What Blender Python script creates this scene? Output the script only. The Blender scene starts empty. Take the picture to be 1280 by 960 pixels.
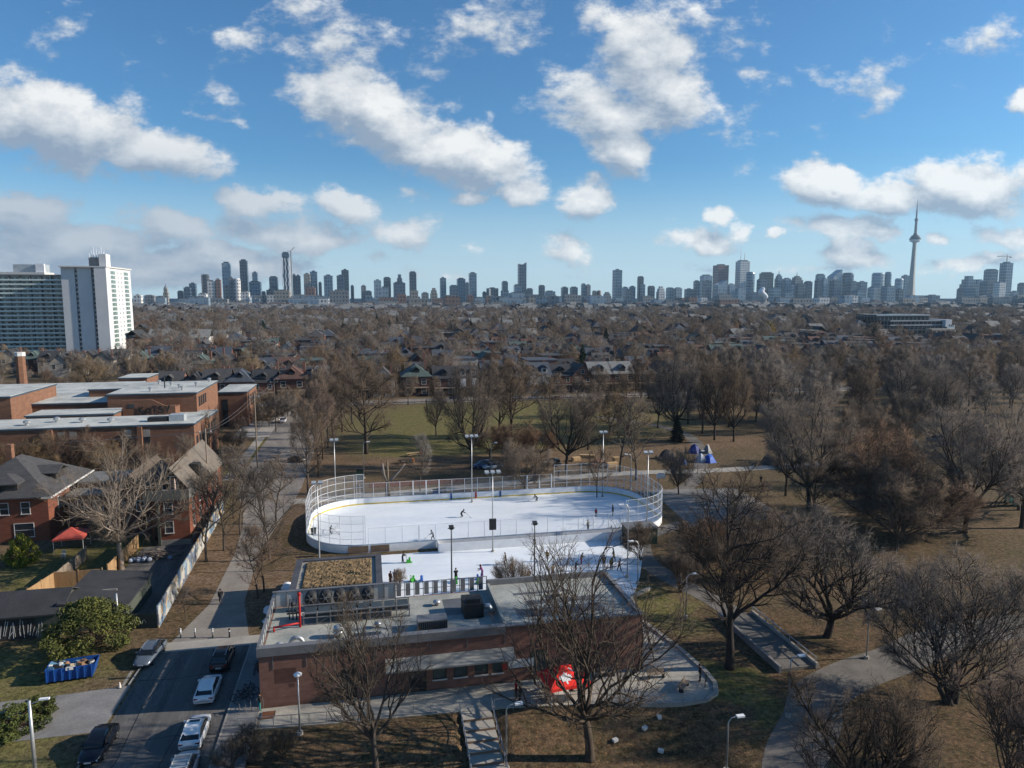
import bpy, bmesh, math, random
import numpy as np
from mathutils import Vector, Matrix
from mathutils.geometry import tessellate_polygon

R = math.radians
random.seed(7)
SC = bpy.context.scene
COL = SC.collection
A = R(11.5)                      # the street grid is turned 11.5 degrees against the view
CA, SA = math.cos(A), math.sin(A)
CAM_H, FPX, PITCH = 37.0, 887.0, R(6.94)
CP, SP = math.cos(PITCH), math.sin(PITCH)


def W(u, v):
    return (u * CA - v * SA, u * SA + v * CA)


def UV(x, y):
    return (x * CA + y * SA, -x * SA + y * CA)


def sm(t):
    t = min(1.0, max(0.0, t))
    return t * t * (3 - 2 * t)


def gz(u, v):
    """height of the ground: it falls away in front of the terrace"""
    z = -1.4 * sm((57.6 - v) / 6.0) * sm((u + 9) / 5.0) * sm((29.5 - u) / 5.0)
    if abs(u - 8.75) < 1.8 and v < 59.4:      # the steps are cut into the slope
        z = min(z, -.19 * min(59.4 - v, 9) - .05)
    return z


def at(px, py, z=None):
    """the spot on the ground that a place measured in the photo stands on, in grid metres"""
    a = (px - 640) / FPX
    b = (480 - py) / FPX
    d = (a, CP + b * SP, -SP + b * CP)
    zz = 0.0 if z is None else z
    for _ in range(6):
        t = (zz - CAM_H) / d[2]
        q = UV(a * t, d[1] * t)
        if z is None:
            zz = gz(*q)
    return q


def far(px, depth):
    """x, y in world metres of something measured at a picture column and a distance"""
    dist = depth
    return ((px - 640) / FPX * (dist * CP + CAM_H * SP), dist)


def ztop(py, y):
    b = (480 - py) / FPX
    return CAM_H + y * (-SP + b * CP) / (CP + b * SP)


# ------------------------------------------------------------------ materials
MATS = {}


def nodes_of(name):
    m = bpy.data.materials.new(name)
    m.use_nodes = True
    nt = m.node_tree
    nt.nodes.clear()
    out = nt.nodes.new('ShaderNodeOutputMaterial')
    bs = nt.nodes.new('ShaderNodeBsdfPrincipled')
    nt.links.new(bs.outputs[0], out.inputs[0])
    return m, nt, bs, out


def c4(c):
    return (c[0], c[1], c[2], 1.0)


def mat(name, col, col2=None, scale=0.6, rough=0.85, metal=0.0, spec=0.25, detail=5.0, stretch=(1, 1, 1),
        fine=0.0, rnd=0.0, bump=0.0, lo=0.35, hi=0.65, trans=0.0, emit=0.0):
    """noise-mottled surface; rnd = brightness change from one object to the next"""
    if name in MATS:
        return MATS[name]
    m, nt, bs, out = nodes_of(name)
    N, L = nt.nodes, nt.links
    bs.inputs['Roughness'].default_value = rough
    bs.inputs['Metallic'].default_value = metal
    bs.inputs['Specular IOR Level'].default_value = spec
    if col2 is None:
        col2 = tuple(x * 0.78 for x in col)
    tc = N.new('ShaderNodeTexCoord')
    mp = N.new('ShaderNodeMapping')
    mp.inputs['Scale'].default_value = stretch
    L.new(tc.outputs['Object'], mp.inputs['Vector'])
    nz = N.new('ShaderNodeTexNoise')
    nz.inputs['Scale'].default_value = scale
    nz.inputs['Detail'].default_value = detail
    nz.inputs['Roughness'].default_value = 0.65
    L.new(mp.outputs[0], nz.inputs['Vector'])
    mr = N.new('ShaderNodeMapRange')
    mr.inputs['From Min'].default_value = lo
    mr.inputs['From Max'].default_value = hi
    L.new(nz.outputs['Fac'], mr.inputs['Value'])
    mx = N.new('ShaderNodeMix')
    mx.data_type = 'RGBA'
    mx.inputs['A'].default_value = c4(col)
    mx.inputs['B'].default_value = c4(col2)
    L.new(mr.outputs[0], mx.inputs['Factor'])
    o = mx.outputs['Result']
    if fine:
        n2 = N.new('ShaderNodeTexNoise')
        n2.inputs['Scale'].default_value = scale * 14
        n2.inputs['Detail'].default_value = 3
        L.new(mp.outputs[0], n2.inputs['Vector'])
        m2 = N.new('ShaderNodeMapRange')
        m2.inputs['To Min'].default_value = 1 - fine
        m2.inputs['To Max'].default_value = 1 + fine
        m2.inputs['From Min'].default_value = 0.3
        m2.inputs['From Max'].default_value = 0.7
        L.new(n2.outputs['Fac'], m2.inputs['Value'])
        vm = N.new('ShaderNodeVectorMath')
        vm.operation = 'SCALE'
        L.new(o, vm.inputs[0])
        L.new(m2.outputs[0], vm.inputs['Scale'])
        o = vm.outputs[0]
    if rnd:
        oi = N.new('ShaderNodeObjectInfo')
        m3 = N.new('ShaderNodeMapRange')
        m3.inputs['To Min'].default_value = 1 - rnd
        m3.inputs['To Max'].default_value = 1 + rnd
        L.new(oi.outputs['Random'], m3.inputs['Value'])
        hs = N.new('ShaderNodeHueSaturation')
        ms = N.new('ShaderNodeMath')
        ms.operation = 'MULTIPLY_ADD'
        ms.inputs[1].default_value = 37.7
        ms.inputs[2].default_value = 0.13
        L.new(oi.outputs['Random'], ms.inputs[0])
        fr = N.new('ShaderNodeMath')
        fr.operation = 'FRACT'
        L.new(ms.outputs[0], fr.inputs[0])
        m4 = N.new('ShaderNodeMapRange')
        m4.inputs['To Min'].default_value = 0.6
        m4.inputs['To Max'].default_value = 1.25
        L.new(fr.outputs[0], m4.inputs['Value'])
        L.new(m4.outputs[0], hs.inputs['Saturation'])
        L.new(m3.outputs[0], hs.inputs['Value'])
        L.new(o, hs.inputs['Color'])
        o = hs.outputs[0]
    L.new(o, bs.inputs['Base Color'])
    if bump:
        bp = N.new('ShaderNodeBump')
        bp.inputs['Strength'].default_value = bump
        bp.inputs['Distance'].default_value = 0.1
        L.new(nz.outputs['Fac'], bp.inputs['Height'])
        L.new(bp.outputs[0], bs.inputs['Normal'])
    if trans:
        tr = N.new('ShaderNodeBsdfTransparent')
        ms2 = N.new('ShaderNodeMixShader')
        ms2.inputs[0].default_value = trans
        L.new(bs.outputs[0], ms2.inputs[1])
        L.new(tr.outputs[0], ms2.inputs[2])
        L.new(ms2.outputs[0], out.inputs[0])
    MATS[name] = m
    return m


def facade(name, wall, glass, sx, sz, fill=0.55, fillz=0.55, rough=0.5, grough=0.12, vary=0.5):
    """walls with rows of windows: a grid in the thing's own metres, sx wide bays and sz high storeys"""
    if name in MATS:
        return MATS[name]
    m, nt, bs, out = nodes_of(name)
    N, L = nt.nodes, nt.links
    tc = N.new('ShaderNodeTexCoord')
    sp = N.new('ShaderNodeSeparateXYZ')
    L.new(tc.outputs['Object'], sp.inputs[0])
    ad = N.new('ShaderNodeMath')
    ad.operation = 'ADD'
    L.new(sp.outputs[0], ad.inputs[0])
    L.new(sp.outputs[1], ad.inputs[1])

    def band(src, size, fl):
        d = N.new('ShaderNodeMath'); d.operation = 'DIVIDE'; d.inputs[1].default_value = size
        L.new(src, d.inputs[0])
        f = N.new('ShaderNodeMath'); f.operation = 'FRACT'
        L.new(d.outputs[0], f.inputs[0])
        lt = N.new('ShaderNodeMath'); lt.operation = 'LESS_THAN'; lt.inputs[1].default_value = fl
        L.new(f.outputs[0], lt.inputs[0])
        fl_ = N.new('ShaderNodeMath'); fl_.operation = 'FLOOR'
        L.new(d.outputs[0], fl_.inputs[0])
        return lt.outputs[0], fl_.outputs[0]
    bx, ix = band(ad.outputs[0], sx, fill)
    bz, iz = band(sp.outputs[2], sz, fillz)
    mu = N.new('ShaderNodeMath'); mu.operation = 'MULTIPLY'
    L.new(bx, mu.inputs[0]); L.new(bz, mu.inputs[1])
    cb = N.new('ShaderNodeCombineXYZ')
    L.new(ix, cb.inputs[0]); L.new(iz, cb.inputs[1])
    wn = N.new('ShaderNodeTexWhiteNoise')
    L.new(cb.outputs[0], wn.inputs['Vector'])
    mr = N.new('ShaderNodeMapRange')
    mr.inputs['To Min'].default_value = 1 - vary
    mr.inputs['To Max'].default_value = 1 + vary
    L.new(wn.outputs['Value'], mr.inputs['Value'])
    gl = N.new('ShaderNodeVectorMath'); gl.operation = 'SCALE'
    gl.inputs[0].default_value = glass
    L.new(mr.outputs[0], gl.inputs['Scale'])
    nz = N.new('ShaderNodeTexNoise'); nz.inputs['Scale'].default_value = 0.05; nz.inputs['Detail'].default_value = 4
    L.new(tc.outputs['Object'], nz.inputs['Vector'])
    mw = N.new('ShaderNodeMapRange'); mw.inputs['To Min'].default_value = 0.8; mw.inputs['To Max'].default_value = 1.15
    L.new(nz.outputs['Fac'], mw.inputs['Value'])
    wl = N.new('ShaderNodeVectorMath'); wl.operation = 'SCALE'; wl.inputs[0].default_value = wall
    L.new(mw.outputs[0], wl.inputs['Scale'])
    mx = N.new('ShaderNodeMix'); mx.data_type = 'RGBA'
    L.new(mu.outputs[0], mx.inputs['Factor'])
    L.new(wl.outputs[0], mx.inputs['A']); L.new(gl.outputs[0], mx.inputs['B'])
    L.new(mx.outputs['Result'], bs.inputs['Base Color'])
    mg = N.new('ShaderNodeMapRange'); mg.inputs['To Min'].default_value = rough; mg.inputs['To Max'].default_value = grough
    L.new(mu.outputs[0], mg.inputs['Value'])
    L.new(mg.outputs[0], bs.inputs['Roughness'])
    MATS[name] = m
    return m


# ------------------------------------------------------------------ meshes
class MB:
    """collects boxes, prisms, tubes; build() links them as ONE mesh object"""

    def __init__(self, o=(0, 0, 0)):
        self.v, self.f, self.m = [], [], []
        self.o = o
        self.mi = 0

    def add(self, vs, fs, mi=None):
        n = len(self.v)
        ox, oy, oz = self.o
        self.v.extend((x - ox, y - oy, z - oz) for x, y, z in vs)
        k = self.mi if mi is None else mi
        for f in fs:
            self.f.append(tuple(i + n for i in f))
            self.m.append(k)
        return self

    def box(self, x0, x1, y0, y1, z0, z1, mi=None, bottom=True):
        vs = [(x0, y0, z0), (x1, y0, z0), (x1, y1, z0), (x0, y1, z0), (x0, y0, z1), (x1, y0, z1), (x1, y1, z1), (x0, y1, z1)]
        fs = [(4, 5, 6, 7), (0, 1, 5, 4), (1, 2, 6, 5), (2, 3, 7, 6), (3, 0, 4, 7)]
        if bottom:
            fs.append((3, 2, 1, 0))
        return self.add(vs, fs, mi)

    def bar(self, p, q, w, h, mi=None):
        """a box beam from p to q, w wide and h high (h along the world up where it can be)"""
        p, q = Vector(p), Vector(q)
        d = (q - p)
        if d.length < 1e-6:
            return self
        d.normalize()
        up = Vector((0, 0, 1)) if abs(d.z) < 0.95 else Vector((1, 0, 0))
        s = d.cross(up).normalized()
        t = s.cross(d).normalized()
        s *= w / 2
        t *= h / 2
        vs = [p - s - t, p + s - t, p + s + t, p - s + t, q - s - t, q + s - t, q + s + t, q - s + t]
        return self.add([tuple(x) for x in vs], [(0, 1, 2, 3), (7, 6, 5, 4), (1, 0, 4, 5), (2, 1, 5, 6), (3, 2, 6, 7), (0, 3, 7, 4)], mi)

    def prism(self, poly, z0, z1, mi=None, top_mi=None):
        n = len(poly)
        tri = tessellate_polygon([[Vector((x, y, 0)) for x, y in poly]])
        vs = [(x, y, z0) for x, y in poly] + [(x, y, z1) for x, y in poly]
        area = sum(poly[i][0] * poly[(i + 1) % n][1] - poly[(i + 1) % n][0] * poly[i][1] for i in range(n))
        fs = []
        for i in range(n):
            j = (i + 1) % n
            fs.append((i, j, j + n, i + n) if area > 0 else (j, i, i + n, j + n))
        self.add(vs, fs, mi)
        b = len(self.v) - 2 * n
        for t in tri:
            t = tuple(t)
            self._face(tuple(i + b + n for i in t), True, top_mi if top_mi is not None else mi)
            self._face(tuple(i + b for i in t), False, mi)
        return self

    def _face(self, f, up, mi):
        a, b_, c = (Vector(self.v[i]) for i in f[:3])
        nz = (b_ - a).cross(c - a).z
        if (nz > 0) != up:
            f = tuple(reversed(f))
        self.f.append(f)
        self.m.append(self.mi if mi is None else mi)

    def tube(self, pts, rad, n=6, mi=None, caps=True):
        pts = [Vector(p) for p in pts]
        if not hasattr(rad, '__len__'):
            rad = [rad] * len(pts)
        vs, fs = [], []
        ref = None
        for i, p in enumerate(pts):
            d = (pts[min(i + 1, len(pts) - 1)] - pts[max(i - 1, 0)])
            d = d.normalized() if d.length > 1e-9 else Vector((0, 0, 1))
            if ref is None:
                ref = Vector((0, 0, 1)) if abs(d.z) < 0.9 else Vector((1, 0, 0))
            s = d.cross(ref)
            if s.length < 1e-4:
                ref = Vector((0, 1, 0)); s = d.cross(ref)
            s.normalize()
            t = s.cross(d)
            for k in range(n):
                a = 2 * math.pi * k / n
                vs.append(tuple(p + (s * math.cos(a) + t * math.sin(a)) * rad[i]))
        for i in range(len(pts) - 1):
            for k in range(n):
                k2 = (k + 1) % n
                fs.append((i * n + k2, i * n + k, (i + 1) * n + k, (i + 1) * n + k2))
        if caps:
            fs.append(tuple(range(n)))
            fs.append(tuple(reversed(range((len(pts) - 1) * n, len(pts) * n))))
        return self.add(vs, fs, mi)

    def cyl(self, x, y, z0, z1, r, n=10, r2=None, mi=None):
        return self.tube([(x, y, z0), (x, y, z1)], [r, r if r2 is None else r2], n, mi)

    def lathe(self, prof, n=16, cx=0, cy=0, mi=None):
        vs, fs = [], []
        for r, z in prof:
            for k in range(n):
                a = 2 * math.pi * k / n
                vs.append((cx + r * math.cos(a), cy + r * math.sin(a), z))
        for i in range(len(prof) - 1):
            for k in range(n):
                k2 = (k + 1) % n
                fs.append((i * n + k, i * n + k2, (i + 1) * n + k2, (i + 1) * n + k))
        fs.append(tuple(reversed(range(n))))
        fs.append(tuple(range((len(prof) - 1) * n, len(prof) * n)))
        return self.add(vs, fs, mi)

    def xform(self, M):
        self.v = [tuple(M @ Vector(p)) for p in self.v]
        return self

    def mesh(self, name, mats, smooth=False):
        me = bpy.data.meshes.new(name)
        me.from_pydata(self.v, [], self.f)
        for m_ in (mats if isinstance(mats, (list, tuple)) else [mats]):
            me.materials.append(m_)
        if any(self.m):
            me.polygons.foreach_set('material_index', self.m)
        if smooth:
            me.polygons.foreach_set('use_smooth', [True] * len(me.polygons))
        me.update()
        return me

    def build(self, name, mats, parent=None, smooth=False):
        return link(name, self.mesh(name, mats, smooth), parent)


def link(name, data, parent=None, loc=None, rz=None):
    o = bpy.data.objects.new(name, data)
    COL.objects.link(o)
    if parent:
        o.parent = parent
    if loc is not None:
        o.location = loc
    if rz is not None:
        o.rotation_euler = (0, 0, rz)
    return o


def tag(o, label=None, cat=None, group=None, kind=None):
    if label:
        o['label'] = label
    if cat:
        o['category'] = cat
    if group:
        o['group'] = group
    if kind:
        o['kind'] = kind
    return o


def thing(name, label, cat, u, v, z=None, rz=0.0, group=None):
    """an Empty at the thing's base, in grid metres, turned with the street grid plus rz"""
    o = bpy.data.objects.new(name, None)
    COL.objects.link(o)
    x, y = W(u, v)
    o.location = (x, y, gz(u, v) if z is None else z)
    o.rotation_euler = (0, 0, A + rz)
    return tag(o, label, cat, group)


def grid(o, u=0.0, v=0.0, z=0.0, rz=0.0):
    """put a mesh whose coordinates are grid metres (less its origin) where it belongs"""
    x, y = W(u, v)
    o.location = (x, y, z)
    o.rotation_euler = (0, 0, A + rz)
    return o


KIDS = {}


def kids(o):
    return list(o.children)


def clone(o, parent=None):
    c = o.copy()
    COL.objects.link(c)
    c.parent = parent
    for ch in kids(o):
        clone(ch, c)
    return c


def place(o, u, v, z=None, rz=0.0, s=1.0):
    x, y = W(u, v)
    o.location = (x, y, gz(u, v) if z is None else z)
    o.rotation_euler = (0, 0, A + rz)
    o.scale = (s, s, s)
    return o


def recol(o, pairs):
    """give this copy its own colours: swap materials on the object, not on the shared mesh"""
    for sl in o.material_slots:
        if sl.material and sl.material.name in pairs:
            new = pairs[sl.material.name]
            sl.link = 'OBJECT'
            sl.material = new
    for ch in kids(o):
        recol(ch, pairs)
    return o


def sheet(name, poly, z, m, kind='structure'):
    o = MB().prism(poly, z - 0.3, z, 0).build(name, m)
    grid(o)
    return tag(o, kind=kind)


ORD = ['', 'first', 'second', 'third', 'fourth', 'fifth', 'sixth', 'seventh', 'eighth', 'ninth', 'tenth', 'eleventh', 'twelfth',
       'thirteenth', 'fourteenth', 'fifteenth', 'sixteenth', 'seventeenth', 'eighteenth', 'nineteenth', 'twentieth']


def nth(k):
    return ORD[k] if k < len(ORD) else '%d%s' % (k, {1: 'st', 2: 'nd', 3: 'rd'}.get(k % 10, 'th'))
# ------------------------------------------------------------------ camera, sun, sky with clouds
SUN_AZ, SUN_EL = R(4.0), R(24.0)


def setup_world():
    w = bpy.data.worlds.new('World')
    SC.world = w
    w.use_nodes = True
    nt = w.node_tree
    nt.nodes.clear()
    N, L = nt.nodes, nt.links
    out = N.new('ShaderNodeOutputWorld')
    bg = N.new('ShaderNodeBackground')
    L.new(bg.outputs[0], out.inputs[0])
    sky = N.new('ShaderNodeTexSky')
    sky.sky_type = 'NISHITA'
    sky.sun_disc = False
    sky.sun_elevation = SUN_EL
    sky.sun_rotation = math.pi / 2 - SUN_AZ
    sky.altitude = 100
    sky.air_density = 1.0
    sky.dust_density = 0.6
    sky.ozone_density = 1.6
    # the clouds: soft ellipses in direction space, broken up by noise
    g = bpy.data.node_groups.new('cloud_density', 'ShaderNodeTree')
    g.interface.new_socket('P', in_out='INPUT', socket_type='NodeSocketVector')
    g.interface.new_socket('D', in_out='OUTPUT', socket_type='NodeSocketFloat')
    G, K = g.nodes, g.links
    gi, go = G.new('NodeGroupInput'), G.new('NodeGroupOutput')
    wz = G.new('ShaderNodeTexNoise')
    wz.inputs['Scale'].default_value = 9.0
    wz.inputs['Detail'].default_value = 6.0
    wz.inputs['Roughness'].default_value = 0.6
    K.new(gi.outputs[0], wz.inputs['Vector'])
    sb = G.new('ShaderNodeVectorMath'); sb.operation = 'SUBTRACT'; sb.inputs[1].default_value = (.5, .5, .5)
    K.new(wz.outputs['Color'], sb.inputs[0])
    sc = G.new('ShaderNodeVectorMath'); sc.operation = 'MULTIPLY'; sc.inputs[1].default_value = (.10, .055, 0)
    K.new(sb.outputs[0], sc.inputs[0])
    ad = G.new('ShaderNodeVectorMath'); ad.operation = 'ADD'
    K.new(gi.outputs[0], ad.inputs[0]); K.new(sc.outputs[0], ad.inputs[1])
    acc = None
    for (px, py, rx, ry, rot, s) in CLOUDS:
        k_ = 1.12 if s > .5 else .85
        rx, ry, s = rx * k_, ry * k_, (s if s > .5 else s * .46)
        b = (480 - py) / FPX
        den = CP + b * SP
        cx, cz = (px - 640) / FPX / den, (-SP + b * CP) / den
        mp = G.new('ShaderNodeMapping')
        mp.vector_type = 'TEXTURE'
        mp.inputs['Location'].default_value = (cx, cz, 0)
        mp.inputs['Rotation'].default_value = (0, 0, R(-rot))
        mp.inputs['Scale'].default_value = (rx * 1.0 / FPX / den, ry * .98 / FPX / den, 1)
        K.new(ad.outputs[0], mp.inputs['Vector'])
        ln = G.new('ShaderNodeVectorMath'); ln.operation = 'LENGTH'
        K.new(mp.outputs[0], ln.inputs[0])
        ma = G.new('ShaderNodeMath'); ma.operation = 'MULTIPLY_ADD'
        ma.inputs[1].default_value = -s
        ma.inputs[2].default_value = s
        K.new(ln.outputs['Value'], ma.inputs[0])
        if acc is None:
            acc = ma.outputs[0]
        else:
            mm = G.new('ShaderNodeMath'); mm.operation = 'SMOOTH_MAX'; mm.inputs[2].default_value = 0.15
            K.new(acc, mm.inputs[0]); K.new(ma.outputs[0], mm.inputs[1])
            acc = mm.outputs[0]
    fz = G.new('ShaderNodeTexNoise')
    fz.inputs['Scale'].default_value = 15.0
    fz.inputs['Detail'].default_value = 9.0
    fz.inputs['Roughness'].default_value = 0.64
    ms = G.new('ShaderNodeMapping')
    ms.inputs['Scale'].default_value = (0.75, 1.25, 1)
    K.new(gi.outputs[0], ms.inputs[0])
    K.new(ms.outputs[0], fz.inputs['Vector'])
    fa = G.new('ShaderNodeMath'); fa.operation = 'MULTIPLY_ADD'
    fa.inputs[1].default_value = 1.65
    fa.inputs[2].default_value = -0.89
    K.new(fz.outputs['Fac'], fa.inputs[0])
    sm_ = G.new('ShaderNodeMath'); sm_.operation = 'ADD'
    K.new(acc, sm_.inputs[0]); K.new(fa.outputs[0], sm_.inputs[1])
    K.new(sm_.outputs[0], go.inputs[0])

    tc = N.new('ShaderNodeTexCoord')
    sp = N.new('ShaderNodeSeparateXYZ')
    L.new(tc.outputs['Generated'], sp.inputs[0])
    ab = N.new('ShaderNodeMath'); ab.operation = 'ABSOLUTE'
    L.new(sp.outputs[1], ab.inputs[0])
    mxm = N.new('ShaderNodeMath'); mxm.operation = 'MAXIMUM'; mxm.inputs[1].default_value = 0.05
    L.new(ab.outputs[0], mxm.inputs[0])
    dx = N.new('ShaderNodeMath'); dx.operation = 'DIVIDE'
    dz = N.new('ShaderNodeMath'); dz.operation = 'DIVIDE'
    L.new(sp.outputs[0], dx.inputs[0]); L.new(mxm.outputs[0], dx.inputs[1])
    L.new(sp.outputs[2], dz.inputs[0]); L.new(mxm.outputs[0], dz.inputs[1])
    cb = N.new('ShaderNodeCombineXYZ')
    L.new(dx.outputs[0], cb.inputs[0]); L.new(dz.outputs[0], cb.inputs[1])
    g1 = N.new('ShaderNodeGroup'); g1.node_tree = g
    g2 = N.new('ShaderNodeGroup'); g2.node_tree = g
    L.new(cb.outputs[0], g1.inputs[0])
    of = N.new('ShaderNodeVectorMath'); of.operation = 'ADD'; of.inputs[1].default_value = (0.010, 0.030, 0)
    L.new(cb.outputs[0], of.inputs[0])
    L.new(of.outputs[0], g2.inputs[0])
    mask = N.new('ShaderNodeMapRange'); mask.interpolation_type = 'SMOOTHSTEP'
    mask.inputs['From Min'].default_value = -0.04
    mask.inputs['From Max'].default_value = 0.32
    L.new(g1.outputs[0], mask.inputs['Value'])
    df = N.new('ShaderNodeMath'); df.operation = 'SUBTRACT'
    L.new(g1.outputs[0], df.inputs[0]); L.new(g2.outputs[0], df.inputs[1])
    lit = N.new('ShaderNodeMapRange')
    lit.inputs['From Min'].default_value = -0.30
    lit.inputs['From Max'].default_value = 0.56
    L.new(df.outputs[0], lit.inputs['Value'])
    cc = N.new('ShaderNodeMix'); cc.data_type = 'RGBA'
    cc.inputs['A'].default_value = (0.22, 0.275, 0.35, 1)
    cc.inputs['B'].default_value = (0.70, 0.70, 0.685, 1)
    # the low bank on the left is seen from its shaded side
    f1 = N.new('ShaderNodeMapRange'); f2 = N.new('ShaderNodeMapRange')
    for n_, a_ in ((f1, (-.05, -.45, 0, 1)), (f2, (.21, .13, 0, .62))):
        for k_, v_ in zip(('From Min', 'From Max', 'To Min', 'To Max'), a_):
            n_.inputs[k_].default_value = v_
    L.new(sp.outputs[0], f1.inputs['Value']); L.new(sp.outputs[2], f2.inputs['Value'])
    f3 = N.new('ShaderNodeMath'); f3.operation = 'MULTIPLY'
    L.new(f1.outputs[0], f3.inputs[0]); L.new(f2.outputs[0], f3.inputs[1])
    f4 = N.new('ShaderNodeMath'); f4.operation = 'SUBTRACT'; f4.inputs[0].default_value = 1
    L.new(f3.outputs[0], f4.inputs[1])
    f5 = N.new('ShaderNodeMath'); f5.operation = 'MULTIPLY'
    L.new(lit.outputs[0], f5.inputs[0]); L.new(f4.outputs[0], f5.inputs[1])
    L.new(f5.outputs[0], cc.inputs['Factor'])
    # sky radiance scaled to the same units
    ss = N.new('ShaderNodeVectorMath'); ss.operation = 'MULTIPLY'
    ss.inputs[1].default_value = SKY_TINT
    L.new(sky.outputs[0], ss.inputs[0])
    cs = N.new('ShaderNodeVectorMath'); cs.operation = 'SCALE'
    cs.inputs['Scale'].default_value = 1.0 / SKY_STRENGTH
    L.new(cc.outputs['Result'], cs.inputs[0])
    mx = N.new('ShaderNodeMix'); mx.data_type = 'RGBA'
    mm = N.new('ShaderNodeMath'); mm.operation = 'MULTIPLY'; mm.inputs[1].default_value = 0.93
    L.new(mask.outputs[0], mm.inputs[0])
    # no clouds below the horizon
    up = N.new('ShaderNodeMapRange')
    up.inputs['From Min'].default_value = -0.01
    up.inputs['From Max'].default_value = 0.02
    L.new(sp.outputs[2], up.inputs['Value'])
    m2 = N.new('ShaderNodeMath'); m2.operation = 'MULTIPLY'
    L.new(mm.outputs[0], m2.inputs[0]); L.new(up.outputs[0], m2.inputs[1])
    L.new(m2.outputs[0], mx.inputs['Factor'])
    hzf = N.new('ShaderNodeMapRange'); hzf.interpolation_type = 'SMOOTHERSTEP'
    for k_, v_ in (('From Min', 0.0), ('From Max', 0.20), ('To Min', 0.74), ('To Max', 0.0)):
        hzf.inputs[k_].default_value = v_
    L.new(sp.outputs[2], hzf.inputs['Value'])
    hm = N.new('ShaderNodeMix'); hm.data_type = 'RGBA'
    hm.inputs['B'].default_value = (.43 / SKY_STRENGTH, .55 / SKY_STRENGTH, .64 / SKY_STRENGTH, 1)
    L.new(hzf.outputs[0], hm.inputs['Factor'])
    L.new(ss.outputs[0], hm.inputs['A'])
    L.new(hm.outputs['Result'], mx.inputs['A'])
    L.new(cs.outputs[0], mx.inputs['B'])
    L.new(mx.outputs['Result'], bg.inputs['Color'])
    bg.inputs['Strength'].default_value = SKY_STRENGTH
    w.cycles.sampling_method = 'MANUAL'
    w.cycles.sample_map_resolution = 512


SKY_STRENGTH = 0.061
SKY_TINT = (0.62, 1.15, 1.56)
CLOUDS = [
    # px, py, rx, ry, tilt (down to the right), solidity
    (50, 150, 150, 62, 14, .95), (190, 192, 85, 36, 6, .95),
    (470, 138, 125, 56, 24, .95), (575, 196, 115, 46, 14, .95), (648, 242, 44, 24, 10, .8),
    (405, 38, 120, 80, 20, .50), (292, 58, 52, 40, 0, .42), (545, 40, 56, 70, 60, .45), (635, 25, 70, 60, 0, .46),
    (150, 112, 75, 34, 22, .42), (276, 110, 34, 38, 30, .42), (60, 65, 60, 40, 40, .26),
    (800, 62, 105, 62, 46, .75), (765, 135, 110, 44, 8, .7), (840, 110, 55, 50, 20, .7),
    (780, 188, 60, 34, 16, .85), (905, 30, 110, 32, 16, .50), (930, 95, 36, 26, 30, .40), (1012, 48, 20, 14, 0, .4),
    (727, 252, 36, 30, 20, .75), (715, 306, 42, 22, 6, .6),
    (1035, 232, 68, 34, 6, .95), (1105, 244, 66, 28, 4, .9), (1215, 232, 105, 44, 2, .98), (1062, 212, 25, 14, 0, .7),
    (1282, 122, 26, 18, 0, .8),
    (898, 273, 23, 13, 6, .7), (872, 298, 48, 18, 4, .85), (928, 290, 18, 11, 0, .6), (970, 293, 12, 8, 0, .6), (846, 270, 16, 6, 0, .3),
    (1048, 286, 75, 18, 8, .66), (1104, 292, 30, 16, 0, .6), (1062, 318, 58, 20, 10, .75), (1110, 277, 18, 10, 0, .5),
    (1255, 296, 60, 20, 6, .75), (1240, 325, 70, 14, -6, .7), (1180, 298, 22, 11, 0, .6),
    (30, 282, 75, 30, 6, .66), (215, 276, 70, 26, 8, .66), (320, 250, 70, 24, 8, .72), (428, 258, 62, 20, 8, .7),
    (335, 290, 95, 26, 4, .66), (60, 318, 130, 34, 2, .75), (180, 335, 140, 30, 2, .7), (300, 330, 120, 26, 0, .62),
    (520, 292, 48, 24, 12, .6), (465, 320, 60, 18, 6, .5), (590, 310, 40, 14, 6, .42), (590, 250, 24, 16, 0, .55),
    (400, 335, 70, 16, 0, .5), (500, 245, 22, 12, 20, .36), (540, 345, 60, 10, 0, .3), (700, 345, 50, 9, 0, .3),
    (300, 152, 150, 7, 7, .36), (30, 262, 90, 26, 0, .75), (110, 300, 150, 24, 3, .8), (240, 318, 150, 22, 0, .75), (20, 345, 120, 22, 0, .75), (380, 300, 80, 16, 4, .6), (1150, 75, 230, 22, -20, .20), (1100, 120, 130, 16, -24, .18),
    (880, 332, 50, 8, 0, .36), (1020, 335, 70, 9, 0, .36), (1160, 345, 40, 8, 0, .3),
]
setup_world()

sun = bpy.data.lights.new('sun', 'SUN')
sun.energy = 5.0
sun.angle = R(0.5)
sun.color = (1.0, 0.90, 0.77)
so = link('sun', sun)
sd = Vector((math.cos(SUN_EL) * math.cos(SUN_AZ), math.cos(SUN_EL) * math.sin(SUN_AZ), math.sin(SUN_EL)))
so.rotation_euler = sd.to_track_quat('Z', 'Y').to_euler()
so.location = (0, 0, 300)

cam = bpy.data.cameras.new('camera')
cam.sensor_width = 36
cam.lens = 36 * FPX / 1280
cam.clip_start = 0.5
cam.clip_end = 20000
co = link('camera', cam)
co.location = (0, 0, CAM_H)
co.rotation_euler = (math.pi / 2 - PITCH, 0, 0)
SC.camera = co

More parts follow.
